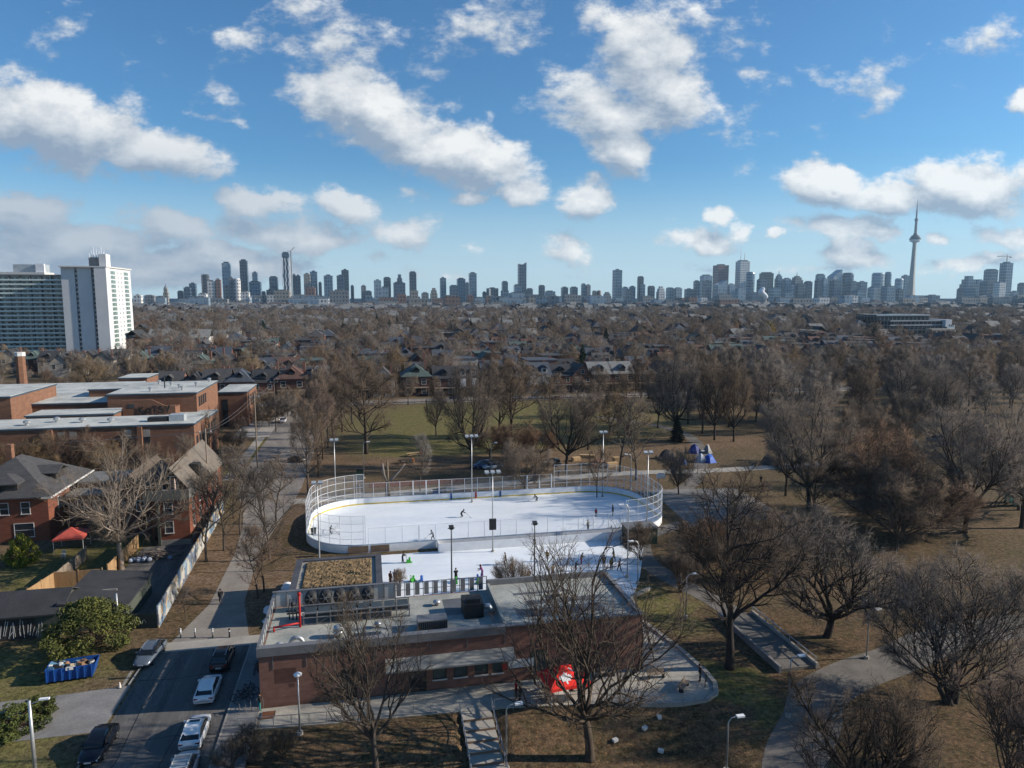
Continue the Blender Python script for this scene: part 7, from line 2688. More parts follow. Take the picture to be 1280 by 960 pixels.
# low garden fence strip and orange netting behind the rink
t = thing('orange_netting', 'low strip of orange safety netting behind the far left fence', 'netting', *at(462, 610), 0)
MB().box(0, 19, -.03, .03, .1, 1.0).build('net', mat('netting_orange', (.42, .13, .06), (.30, .10, .05), scale=2, rough=.8, trans=.45), t)
for k in range(7):
    MB().box(k * 3.15 - .03, k * 3.15 + .03, .04, .09, 0, 1.1).build('stake', timber_dk, t)
t = thing('field_fence', 'low dark fence along the far edge of the lawn', 'fence', 8, 246.5, 0)
b = MB().box(0, 110, -.03, .03, .9, 1.0).box(0, 110, -.03, .03, .3, .36)
b.build('rail', metal_dk, t)
for k in range(45):
    MB().box(k * 2.5 - .04, k * 2.5 + .04, -.04, .04, 0, 1.15).build('post', metal_dk, t)
# ------------------------------------------------------------------ downtown skyline
FM = {
    'glass': facade('glass_blue', (0.122, 0.173, 0.223), (.055, .105, .16), 11, 15, .7, .72, .35, .12, .35),
    'pale': facade('glass_pale', (0.238, 0.288, 0.331), (.16, .23, .30), 12, 17, .7, .7, .35, .12, .3),
    'dark': facade('glass_dark', (.055, .07, .09), (.025, .038, .055), 11, 15, .65, .7, .35, .12, .4),
    'navy': facade('glass_navy', (0.061, 0.086, 0.119), (.035, .06, .095), 12, 16, .7, .7, .35, .12, .4),
    'grey': facade('concrete_slab', (0.194, 0.194, 0.194), (.07, .085, .10), 10, 12, .5, .5, .8, .2, .5),
    'beige': facade('concrete_beige', (0.259, 0.234, 0.198), (.10, .10, .10), 10, 12, .5, .5, .8, .2, .5),
    'white': facade('concrete_white', (.58, .57, .55), (.14, .16, .18), 10, 12, .5, .5, .8, .2, .5),
    'brown': facade('brick_tower', (.20, .115, .085), (.06, .055, .055), 10, 12, .5, .5, .8, .2, .5),
    'red': facade('granite_red', (.19, .075, .062), (.06, .035, .035), 11, 14, .5, .6, .5, .15, .4),
    'black': facade('steel_black', (.028, .030, .034), (.016, .020, .026), 11, 15, .6, .6, .4, .15, .4),
}
ADJ = {'glass': 'blue glass', 'pale': 'pale blue glass', 'dark': 'dark glass', 'navy': 'deep blue glass', 'grey': 'grey concrete', 'beige': 'beige', 'white': 'whitish', 'brown': 'brown brick', 'red': 'red-brown', 'black': 'black'}
# px0, px1, top, kind, distance, shape, own label
SKY = [
    (223, 231, 364, 'dark', 3300, 'box', 0), (231, 240, 359, 'navy', 3300, 'box', 0), (238, 247, 354, 'navy', 3350, 'box', 0), (249, 260, 367, 'white', 2900, 'box', 0),
    (254, 263, 343, 'grey', 3000, 'frame', 'unfinished grey tower with open floors, left of the white and brown slab'), (261, 271, 351, 'white', 2700, 'box', 'slab tower with a white left half beside a brown half'), (271, 278, 349, 'brown', 2700, 'box', 'brown half of the white and brown slab pair'),
    (280, 291, 328, 'pale', 3400, 'box', 'tall pale blue tower, first tall one from the left'), (281, 288, 357, 'beige', 2600, 'box', 0), (288, 294, 347, 'grey', 2600, 'box', 0), (294, 302, 348, 'white', 2600, 'round', 0),
    (302, 312, 325, 'dark', 3400, 'box', 'tall dark brown-grey slab tower left of the unfinished lattice tower'), (302, 313, 365, 'white', 2500, 'box', 0), (313, 328, 352, 'glass', 3200, 'box', 0), (317, 324, 340, 'glass', 3400, 'box', 0),
    (328, 333, 365, 'beige', 2500, 'box', 0), (334, 344, 362, 'dark', 2500, 'box', 0), (338, 349, 346, 'navy', 3300, 'box', 0), (344, 364, 363, 'beige', 2400, 'box', 0), (355, 364, 315, 'navy', 3200, 'lattice', 'tallest left-hand tower, unfinished, with lattice sides and a crane'),
    (367, 371, 343, 'grey', 3300, 'box', 0), (371, 377, 344, 'navy', 3300, 'box', 0), (381, 389, 342, 'beige', 3300, 'box', 0), (389, 398, 339, 'glass', 3400, 'box', 0), (383, 395, 359, 'brown', 2500, 'box', 0), (399, 403, 353, 'dark', 3300, 'box', 0),
    (406, 417, 344, 'glass', 3300, 'box', 0), (422, 431, 344, 'navy', 3400, 'box', 0), (428, 437, 337, 'dark', 3450, 'box', 'dark tower with a lower shoulder, right of the middle of the left cluster'), (413, 437, 363, 'grey', 2400, 'box', 'wide grey slab block low in front of the dark shouldered tower'), (439, 443, 357, 'dark', 3300, 'box', 0),
    (452, 458, 357, 'grey', 3200, 'box', 0), (457, 465, 364, 'navy', 3200, 'box', 0), (468, 477, 350, 'pale', 3300, 'box', 0), (480, 489, 347, 'dark', 3400, 'box', 0), (477, 486, 359, 'pale', 3000, 'box', 0),
    (492, 507, 353, 'navy', 3400, 'box', 0), (496, 504, 343, 'navy', 3450, 'step', 'stepped deep blue tower left of the dark flat-topped slab'), (496, 508, 368, 'brown', 2400, 'box', 0), (512, 521, 340, 'dark', 3400, 'box', 'dark flat-topped slab tower left of centre'), (513, 523, 363, 'beige', 2500, 'box', 0),
    (527, 536, 366, 'grey', 2700, 'box', 0), (538, 547, 360, 'beige', 2800, 'step', 0), (550, 558, 347, 'glass', 3500, 'box', 0), (562, 573, 357, 'navy', 3400, 'box', 0), (571, 582, 348, 'glass', 3500, 'box', 0), (582, 586, 353, 'pale', 3500, 'box', 0), (586, 596, 341, 'glass', 3500, 'box', 'blue tower with dark edges left of the concave-topped tower'),
    (583, 592, 369, 'brown', 2500, 'box', 0), (603, 608, 365, 'navy', 3300, 'box', 0), (608, 623, 360, 'dark', 3300, 'box', 0), (627, 635, 352, 'navy', 3500, 'box', 0), (626, 636, 363, 'glass', 3200, 'box', 0), (611, 613, 361, 'white', 2600, 'round', 0),
    (647, 658, 328, 'navy', 3700, 'concave', 'tall dark blue tower with a concave slanting top, in the middle'), (642, 652, 356, 'glass', 3500, 'box', 0), (658, 666, 361, 'dark', 3400, 'box', 0), (636, 656, 366, 'pale', 3000, 'box', 0), (650, 664, 372, 'grey', 2700, 'box', 0),
    (673, 681, 357, 'dark', 3500, 'box', 0), (680, 694, 364, 'glass', 3300, 'box', 0), (668, 682, 369, 'navy', 3200, 'box', 0), (694, 709, 372, 'navy', 3000, 'box', 0), (701, 710, 359, 'dark', 3500, 'box', 0), (712, 722, 359, 'navy', 3500, 'box', 0), (726, 732, 355, 'glass', 3500, 'box', 0), (732, 738, 356, 'grey', 3500, 'box', 0),
    (740, 746, 364, 'beige', 3300, 'box', 0), (746, 751, 363, 'brown', 3300, 'round', 0), (753, 764, 365, 'grey', 3200, 'step', 0), (765, 777, 337, 'glass', 3700, 'box', 'tall blue slab tower standing alone right of centre'), (766, 779, 372, 'pale', 3300, 'box', 0), (777, 785, 359, 'pale', 3600, 'box', 0), (779, 790, 362, 'navy', 3400, 'box', 0), (786, 794, 358, 'glass', 3600, 'box', 0),
    (796, 804, 346, 'dark', 3600, 'box', 0), (798, 806, 355, 'glass', 3600, 'box', 0), (809, 818, 358, 'dark', 3500, 'box', 0), (820, 831, 358, 'white', 3500, 'step', 0), (832, 842, 360, 'glass', 3600, 'box', 0), (842, 852, 360, 'pale', 3600, 'box', 0), (813, 828, 375, 'pale', 2900, 'box', 0),
    (855, 866, 361, 'navy', 3700, 'box', 0), (866, 874, 351, 'navy', 3700, 'box', 0), (874, 889, 344, 'pale', 3800, 'box', 0), (877, 889, 351, 'navy', 3700, 'box', 0), (844, 869, 372, 'brown', 2500, 'box', 'broad brick-brown block low in front of the red-brown tower'), (863, 872, 370, 'black', 2500, 'round', 0),
    (890, 909, 331, 'red', 3900, 'box', 'tall red-brown tower left of the twin-antenna tower'), (891, 908, 350, 'pale', 3700, 'slant', 'pale slant-topped glass tower in front of the red-brown tower'), (908, 918, 355, 'pale', 3700, 'box', 0), (918, 935, 326, 'white', 3900, 'antenna', 'tall whitish tower with twin roof antennas'), (931, 942, 340, 'glass', 3750, 'round', 'round-topped blue tower right of the twin-antenna tower'),
    (896, 914, 368, 'grey', 3200, 'box', 0), (897, 912, 381, 'brown', 2600, 'box', 0), (872, 894, 383, 'white', 2400, 'box', 0), (948, 965, 341, 'black', 3900, 'box', 'broad black tower right of the twin-antenna tower'), (945, 957, 349, 'navy', 3700, 'box', 0), (967, 977, 343, 'glass', 3900, 'spire', 'stepped blue tower with a short spire, right of the broad black tower'), (977, 987, 348, 'pale', 3900, 'box', 0), (987, 1002, 345, 'grey', 3900, 'spire', 'grey tower with a crown and a short spire'),
    (986, 993, 356, 'pale', 3700, 'box', 0), (991, 1007, 355, 'dark', 3700, 'box', 0), (1004, 1014, 352, 'navy', 3750, 'box', 0), (960, 975, 360, 'glass', 3600, 'box', 0), (975, 990, 366, 'glass', 3500, 'box', 0), (935, 950, 366, 'navy', 3400, 'box', 0), (918, 931, 360, 'pale', 3600, 'box', 0), (1018, 1029, 343, 'glass', 3900, 'box', 0), (1017, 1026, 350, 'navy', 3700, 'box', 0), (1025, 1033, 348, 'pale', 3700, 'box', 0),
    (1033, 1050, 337, 'pale', 3900, 'slant', 'slant-roofed pale tower, tallest left of the observation tower'), (1036, 1050, 351, 'navy', 3700, 'box', 0), (1051, 1065, 341, 'navy', 3900, 'round', 'rounded deep blue tower right of the slant-roofed pale one'), (1057, 1070, 352, 'navy', 3700, 'box', 0), (1070, 1082, 352, 'glass', 3750, 'box', 0), (1064, 1080, 363, 'glass', 3500, 'box', 0),
    (1088, 1103, 341, 'pale', 3900, 'round', 'pale tower with a white top left of the observation tower'), (1104, 1112, 340, 'glass', 3900, 'round', 0), (1084, 1100, 359, 'pale', 3700, 'box', 0), (1101, 1117, 357, 'glass', 3650, 'box', 0), (1117, 1127, 348, 'pale', 3800, 'round', 0), (1125, 1134, 344, 'glass', 3950, 'box', 0), (1119, 1128, 361, 'dark', 3500, 'box', 0), (1070, 1086, 372, 'pale', 3200, 'box', 0),
    (1144, 1155, 370, 'pale', 3700, 'box', 0), (1156, 1173, 369, 'navy', 3600, 'box', 0), (1173, 1196, 374, 'navy', 3700, 'box', 0), (1195, 1200, 361, 'navy', 3700, 'box', 0), (1199, 1218, 345, 'glass', 3700, 'step', 'broad blue tower, leftmost of the cluster right of the observation tower'), (1214, 1228, 350, 'glass', 3750, 'box', 0), (1228, 1243, 337, 'navy', 3800, 'box', 'deep blue tower left of the tower with a crane'), (1224, 1242, 352, 'navy', 3650, 'box', 0),
    (1241, 1254, 353, 'white', 3600, 'box', 0), (1247, 1261, 328, 'glass', 3800, 'crane', 'tall blue tower with a construction crane on its roof, near the right edge'), (1262, 1271, 364, 'glass', 3600, 'box', 0), (1271, 1284, 354, 'navy', 3700, 'box', 'deep blue tower cut by the right edge'), (1252, 1268, 372, 'pale', 3400, 'box', 0), (1175, 1193, 382, 'beige', 2600, 'box', 'cream slab block low, right of the observation tower foot'),
    (1095, 1118, 381, 'navy', 3000, 'box', 0), (1140, 1174, 382, 'brown', 2800, 'box', 0), (1200, 1222, 381, 'grey', 2900, 'box', 0), (1222, 1240, 380, 'pale', 2900, 'box', 0), (1240, 1262, 380, 'navy', 2900, 'box', 0), (1262, 1284, 382, 'brown', 2800, 'box', 0),
    (207, 211, 375, 'beige', 2500, 'box', 0), (168, 179, 369, 'white', 2400, 'box', 'lone white block just right of the white apartment tower'), (246, 258, 388, 'white', 1500, 'box', 'low cream block among the trees far left'), (1022, 1046, 378, 'navy', 2700, 'box', 0), (1000, 1010, 377, 'white', 2700, 'box', 0),
]
MARKS = [(i, s[0], s[6]) for i, s in enumerate(SKY) if s[6]]
SHORT = {}
for i, x_, l in MARKS:
    SHORT[i] = l
short_names = [('twin roof', 'the twin-antenna tower'), ('tallest left-hand', 'the unfinished lattice tower'), ('first tall one', 'the first tall pale tower'), ('tall dark brown', 'the tall dark brown slab'), ('lower shoulder', 'the dark shouldered tower'),
               ('dark flat-topped slab tower', 'the dark flat-topped slab'), ('dark edges', 'the dark-edged blue tower'), ('concave slanting', 'the concave-topped tower'), ('standing alone', 'the tall lone blue slab'), ('tall red-brown', 'the red-brown tower'), ('broad black', 'the broad black tower'),
               ('slant-roofed pale tower', 'the slant-roofed pale tower'), ('leftmost of the cluster', 'the broad blue tower'), ('construction crane', 'the tower with a crane'), ('white left half', 'the white and brown slab')]
REFS = []
for i, x_, l in MARKS:
    for k_, nm in short_names:
        if k_ in l:
            REFS.append((i, nm))
            break
order = sorted(range(len(SKY)), key=lambda i: SKY[i][0] + SKY[i][1])
rank = {i: r for r, i in enumerate(order)}


def tower_label(i):
    if SKY[i][6]:
        return SKY[i][6]
    j, nm = min(REFS, key=lambda q: abs(rank[q[0]] - rank[i]))
    k = abs(rank[j] - rank[i])
    side = 'left' if rank[i] < rank[j] else 'right'
    low = 'low ' if SKY[i][2] > 364 else ''
    return '%s%s tower, %s to the %s of %s' % (low, ADJ[SKY[i][3]], nth(k), side, nm)


rs = random.Random(77)
crane_m = mat('crane_steel', (.30, .28, .25), rough=.6)
for i, (p0, p1, py, kd, D, shp, lab) in enumerate(SKY):
    pc = (p0 + p1) / 2
    x, y = far(pc, D)
    app = (p1 - p0) / FPX * (D * CP + CAM_H * SP)
    ph = math.atan2(x, y) + A
    f = abs(math.cos(ph)) + abs(math.sin(ph))
    w = app / f
    H = ztop(py, y)
    t = bpy.data.objects.new('tower', None)
    COL.objects.link(t)
    t.location = (x, y, 0)
    t.rotation_euler = (0, 0, A)
    tag(t, tower_label(i), 'tower', 'towers of the downtown skyline')
    b = MB()
    hw = w / 2
    top = H
    if shp == 'round':
        b.lathe([(app / 2 * .98, 0), (app / 2 * .98, H * .94), (app / 2 * .8, H)], 14)
    elif shp == 'slant':
        b.add([(-hw, -hw, 0), (hw, -hw, 0), (hw, hw, 0), (-hw, hw, 0), (-hw, -hw, H * .80), (hw, -hw, H), (hw, hw, H), (-hw, hw, H * .80)], [(0, 1, 5, 4), (1, 2, 6, 5), (2, 3, 7, 6), (3, 0, 4, 7), (4, 5, 6, 7)])
    elif shp == 'concave':
        vs, n = [], 8
        for yy in (-hw, hw):
            for k in range(n + 1):
                q = k / n
                vs += [(-hw + 2 * hw * q, yy, 0), (-hw + 2 * hw * q, yy, H * (.965 - .10 * math.sin(q * math.pi) * .35 + .035 * q))]
        m_ = 2 * (n + 1)
        fs = []
        for k in range(n):
            fs += [(2 * k, 2 * k + 2, 2 * k + 3, 2 * k + 1), (m_ + 2 * k + 2, m_ + 2 * k, m_ + 2 * k + 1, m_ + 2 * k + 3), (2 * k + 1, 2 * k + 3, m_ + 2 * k + 3, m_ + 2 * k + 1)]
        fs += [(m_, 0, 1, m_ + 1), (2 * n, m_ + 2 * n, m_ + 2 * n + 1, 2 * n + 1)]
        b.add(vs, fs)
    elif shp == 'step':
        b.box(-hw, hw, -hw, hw, 0, H * .72).box(-hw * .8, hw * .8, -hw * .8, hw * .8, H * .72, H * .88).box(-hw * .5, hw * .5, -hw * .5, hw * .5, H * .88, H)
    elif shp == 'frame':
        b.box(-hw * .5, hw * .5, -hw * .5, hw * .5, 0, H)
        for k in range(12):
            z = H * (.35 + .65 * k / 11)
            b.box(-hw, hw, -hw, hw, z - 2.2, z)
        for sx in (-1, 1):
            for sy in (-1, 1):
                b.box(sx * hw * .9 - 2, sx * hw * .9 + 2, sy * hw * .9 - 2, sy * hw * .9 + 2, 0, H - 3)
    elif shp == 'lattice':
        b.box(-hw * .75, hw * .75, -hw * .75, hw * .75, 0, H * .97)
        b.box(-hw * 1.05, hw * 1.05, -hw * 1.05, hw * 1.05, H * .90, H * .97).box(-hw, hw, -hw, hw, H * .52, H * .60)
        b.box(-hw * .8, hw * .8, -hw * .8, hw * .8, H * .97, H)
    elif shp == 'spire':
        b.box(-hw, hw, -hw, hw, 0, H * .86).box(-hw * .75, hw * .75, -hw * .75, hw * .75, H * .86, H * .95).box(-hw * .45, hw * .45, -hw * .45, hw * .45, H * .95, H)
    else:
        b.box(-hw, hw, -hw, hw, 0, H * .985)
    b.build('body', FM[kd], t)
    if shp in ('box', 'crane', 'antenna') and H > 45:
        q = rs.uniform(.4, .8)
        MB().box(-hw * q, hw * q * .9, -hw * q, hw * q, H * .985, H * 1.0 + 3).build('plant_room', FM['grey' if kd in ('beige', 'white', 'grey', 'brown') else 'dark'], t)
    if shp == 'lattice':
        b = MB()
        n = 12
        for sx in (-1, 0, 1):
            for k in range(n):
                z0, z1 = H * .88 * k / n, H * .88 * (k + 1) / n
                s0, s1 = (-1, 1) if k % 2 else (1, -1)
                b.bar((sx * hw * .9 - 1, -hw, z0), (sx * hw * .9 - 1 + s0 * 2, -hw, z1), 4, 4)
                b.bar((hw, sx * hw * .9, z0), (hw, sx * hw * .9 + s0 * 2, z1), 4, 4)
        b.build('lattice_column', white_m, t)
        MB().bar((hw * 1.5, 0, 0), (hw * 1.5, 0, H * 1.02), 4, 4).bar((hw * 1.5, 0, H * 1.02), (hw * 2.6, 0, H * 1.09), 2.5, 2.5).bar((hw * 1.5, 0, H * 1.0), (hw * .6, 0, H * 1.03), 2, 2).build('crane', crane_m, t)
    if shp == 'antenna':
        MB().tube([(-hw * .45, 0, H), (-hw * .45, 0, H + 58)], [2.2, .9], 6).build('antenna', galv, t)
        MB().tube([(hw * .35, 0, H), (hw * .35, 0, H + 42)], [2.2, .9], 6).build('antenna', galv, t)
    if shp == 'spire':
        MB().tube([(0, 0, H), (0, 0, H + 22)], [2.4, .6], 6).build('spire', metal_dk, t)
    if shp == 'crane':
        MB().bar((0, 0, H), (0, 0, H + 32), 3, 3).bar((-62, 0, H + 30), (26, 0, H + 30), 2.4, 2.4).bar((-62, 0, H + 31), (0, 0, H + 40), 1, 1).bar((0, 0, H + 30), (0, 0, H + 40), 2, 2).box(18, 26, -2, 2, H + 24, H + 29).build('crane', crane_m, t)
    if shp == 'slant' and lab and 'tallest' in lab:
        MB().box(-hw * .9, hw * .2, -hw * 1.02, -hw * 1.0, H * .5, H * .78).build('bright_bay', FM['white'], t)

# needle tower
D = 3850
x, y = far(1138.4, D)
nt_ = bpy.data.objects.new('observation_tower', None)
COL.objects.link(nt_)
nt_.location = (x, y, 0)
nt_.rotation_euler = (0, 0, .3)
tag(nt_, 'very tall slender concrete observation tower with a round pod and long antenna', 'tower')
con = mat('tower_concrete', (.33, .31, .285), (.27, .255, .235), scale=.02, rough=.85)
b = MB()
vs, n, lv = [], 12, [(0, 30, 15), (40, 24, 12.5), (110, 18, 10.8), (200, 14, 9.6), (300, 11, 8.8), (342, 10, 8.6)]
for z, ro, ri in lv:
    for k in range(n):
        a = 2 * math.pi * k / n
        r = ro if k % 4 == 0 else ri
        vs.append((r * math.cos(a), r * math.sin(a), z))
fs = [(i * n + k, i * n + (k + 1) % n, (i + 1) * n + (k + 1) % n, (i + 1) * n + k) for i in range(len(lv) - 1) for k in range(n)]
b.add(vs, fs)
b.build('shaft', con, nt_)
MB().lathe([(10, 328), (20, 333), (26.5, 337), (27, 343)], 24).build('pod_base', white_m, nt_)
MB().lathe([(27.5, 343.1), (28.5, 349), (25, 351), (25, 356), (21, 358), (20, 364), (12, 368), (9.5, 376)], 24).build('pod', mat('pod_dark', (.10, .11, .12), (.07, .08, .09), rough=.5), nt_)
MB().lathe([(7.6, 376), (6.0, 440)], 12).build('upper_shaft', con, nt_)
MB().lathe([(6, 440), (9, 444), (9, 452), (5.5, 456)], 14).build('sky_pod', mat('pod_grey', (.3, .3, .31), rough=.6), nt_)
MB().lathe([(4.6, 456), (4.2, 500), (2.6, 501), (2.2, 535), (1.2, 536), (.8, 560)], 8).build('antenna', mat('antenna_grey', (.38, .38, .39), rough=.6), nt_)
# church-like spired tower at far left
D = 2600
x, y = far(208.5, D)
t = bpy.data.objects.new('spired_tower', None)
COL.objects.link(t)
t.location = (x, y, 0)
t.rotation_euler = (0, 0, A)
tag(t, 'cream stepped tower with a thin spire far left on the skyline', 'tower')
H = ztop(358, y)
MB().box(-8, 8, -8, 8, 0, H * .72).box(-6, 6, -6, 6, H * .72, H * .9).build('body', FM['beige'], t)
MB().lathe([(6.5, H * .9), (5, H * .96), (2, H * 1.02), (.5, H * 1.14)], 8).build('spire', metal_gr, t)
# steam stack
D = 3000
x, y = far(956, D)
t = bpy.data.objects.new('steam_stack', None)
COL.objects.link(t)
t.location = (x, y, 0)
tag(t, 'stubby dark chimney block under the white steam plume', 'chimney')
H = ztop(374, y)
MB().box(-15, 15, -15, 15, 0, H * .6).build('plant_block', FM['navy'], t)
MB().cyl(0, 0, H * .6, H, 6, 10).build('stack', con, t)
b = MB()
rs = random.Random(8)
for k in range(16):
    q = k / 15
    r = 5 + 8 * math.sin(q * 2.6) + rs.uniform(-1, 2)
    cx, cz = -3 - 12 * q + 6 * math.sin(q * 7), H + 3 + 38 * q
    b.lathe([(r * math.sin(a), cz + r * math.cos(a)) for a in [math.pi - i * math.pi / 6 for i in range(7)]][0:7], 9, cx, rs.uniform(-3, 3))
p = b.build('steam_plume', mat('steam', (.82, .83, .85), (.7, .72, .75), scale=.1, rough=1, trans=.25), None, True)
p.location = (x, y, 0)
tag(p, 'white steam plume rising before the downtown towers', 'steam', kind='stuff')
# stepped glass and white building at the right
D = 592
x, y = far(1167, D)
u, v = UV(x, y)
t = thing('hospital_block', 'dark glass terraced building with a white stepped end and a pale colonnade', 'building', u, v, 0)
FM_T = facade('terrace_glass', (.07, .085, .10), (.025, .032, .04), 4, 3.6, .8, .75, .4, .1, .4)
MB().box(-34, 16, 10, 40, 0, 18).box(-38, 14, 22, 48, 18, 22.5).box(-22, 16, 4, 10, 0, 12.5).build('glass_wing', FM_T, t)
b = MB()
for z in (6, 9.8, 13.6, 17.2):
    b.box(-34.5, 16, 9.4, 9.98, z, z + .9)
b.box(-38.5, 14, 21.4, 21.98, 21.6, 22.6)
b.build('sun_shade', mat('shade_pale', (.40, .43, .45), rough=.6), t)
b = MB()
for k in range(5):
    b.box(16.01, 22 + k * 3.2, 6, 30, 17.5 - k * 3.6 - 3.6, 17.5 - k * 3.6 if k else 18.6)
b.build('white_end', mat('white_stone', (.60, .62, .64), (.52, .54, .56), scale=.1, rough=.7), t)
for k in range(3):
    MB().box(19.5 + k * 1.8, 20.3 + k * 1.8, 5.9, 5.99, 13 - k * .2, 14.4 - k * .2).build('window', glass, t)
b = MB()
for k in range(7):
    b.box(-8 + k * 4, -6.6 + k * 4, -6, -5, 0, 10)
b.box(-8, 17.4, -6.1, 1, 10, 11.4).box(-8, 17.4, -.5, 1, 0, 9.99)
b.build('colonnade', concrete, t)

# ------------------------------------------------------------------ houses beyond the park
ROOFS = [slate, shingle_dk, mat('roof_green_grey', (.085, .115, .105), (.06, .085, .08), scale=.5, rough=.85), mat('roof_brown_red', (.125, .070, .055), (.085, .05, .042), scale=.5, rough=.9), shingle_gy, mat('roof_blue_grey', (.075, .085, .105), (.05, .06, .075), scale=.5, rough=.85)]
ROOFN = ['slate-dark', 'charcoal', 'green-grey', 'brown', 'pale grey', 'blue-grey']
WALLS = [brick_dk, mat('brick_old_red', (.15, .065, .045), (.105, .048, .036), scale=.6, rough=.9), stucco, brick, mat('siding_white', (.50, .49, .46), (.40, .39, .37), scale=.5, rough=.8)]
WALLN = ['dark brick', 'red brick', 'grey stucco', 'brown brick', 'white-sided']


def house_proto(kind, rich):
    t = bpy.data.objects.new('house', None)
    COL.objects.link(t)
    w, d, h_ = 8.2, 12.5, 6.6
    if kind == 'flat':
        w, d, h_ = 11, 14, 9.2
    MB().box(-w / 2, w / 2, 0, d, 0, h_).build('wall', brick_dk, t)
    b = MB()
    if kind == 'hip':
        hip(b, -w / 2, w / 2, 0, d, h_ + .1, h_ + 3.9, .6)
    elif kind == 'gable':
        gable(b, -w / 2, w / 2, 0, d, h_, h_ + 4.2, 'y', .5)
        gable_wall(b, -w / 2 + .02, w / 2 - .02, .05, d - .05, h_, h_ + 4.1, 'y', 1)
    elif kind in ('side', 'twin'):
        gable(b, -w / 2, w / 2, 0, d, h_, h_ + 4.0, 'x', .4)
        gable_wall(b, -w / 2 + .02, w / 2 - .02, .05, d - .05, h_, h_ + 3.9, 'x', 1)
    else:
        b.box(-w / 2 - .3, w / 2 + .3, -.3, d + .3, h_, h_ + .45)
    r = b.build('roof', [slate, brick_dk], t)
    MB().box(w / 2 - 1.4, w / 2 - .6, d * .55, d * .55 + .8, h_ - .3, h_ + (4.9 if kind != 'flat' else 1.6)).build('chimney', brick, r)
    if kind in ('hip', 'side', 'twin') or rich:
        if kind != 'flat' and kind != 'gable':
            for x in ((-2.0, 2.0) if kind == 'twin' else (0,)):
                dm = MB().box(x - .95, x + .95, .9, 3.6, h_ + .4, h_ + 2.3).build('dormer', white_fr if kind == 'twin' else timber_dk, r)
                b = MB()
                gable(b, x - .95, x + .95, .9, 4.2, h_ + 2.3, h_ + 3.2, 'y', .25)
                b.build('dormer_roof', slate, dm)
                MB().box(x - .6, x + .6, .84, .898, h_ + 1.0, h_ + 2.1).build('dormer_glass', glass, dm)
    if rich:
        for x in (-w * .27, w * .27):
            for z in (.9, 4.1) + ((7,) if kind == 'flat' else ()):
                window(t, x, 0, z, 1.3, 1.7)
        if kind == 'gable':
            window(t, 0, .02, h_ + .7, 1.2, 1.5)
        MB().box(-.5, .5, -.06, -.002, .4, 2.5).build('door', timber_dk, t)
        b = MB().box(-w / 2 + .3, w / 2 - .3, -2.2, -.003, 2.9, 3.15)
        for x in (-w / 2 + .5, w / 2 - .7):
            b.box(x, x + .22, -2.1, -1.88, 0, 2.898)
        b.build('porch', wood_old, t)
        if kind == 'twin':
            for x in (-w * .27, w * .27):
                MB().box(x - 1.0, x + 1.0, -.9, -.07, 3.3, 6.3).build('bay_window', white_m, t)
        if kind == 'gable':
            b = MB()
            for k in range(7):
                b.box(-3.6 + k * 1.2 - .08, -3.6 + k * 1.2 + .08, -.05, -.004, 3.4, 6.6)
            b.box(-3.9, 3.9, -.06, -.005, 3.3, 3.5).box(-3.9, 3.9, -.062, -.007, 6.5, 6.7)
            b.build('half_timber', timber_dk, t)
    else:
        for x in (-w * .27, w * .27):
            window(t, x, 0, 4.0, 1.4, 1.9, sill=False)
    return t


HOUSES, CNT = [], {}
PROTOS = {}


def add_house(kind, rich, u, v, label, ri, wi, rz=0.0, sx=1.0):
    key = (kind, rich)
    if key not in PROTOS:
        PROTOS[key] = house_proto(kind, rich)
        o_ = PROTOS[key]
    else:
        o_ = clone(PROTOS[key])
    place(o_, u, v, 0, rz)
    o_.scale = (sx, 1, sx * .5 + .5)
    o_['label'], o_['category'] = label, 'house'
    o_['group'] = 'front row of houses facing the park' if rich else 'houses behind the front row'
    ORIG[o_.name] = (ri, wi)
    HOUSES.append((u, v))
    return o_


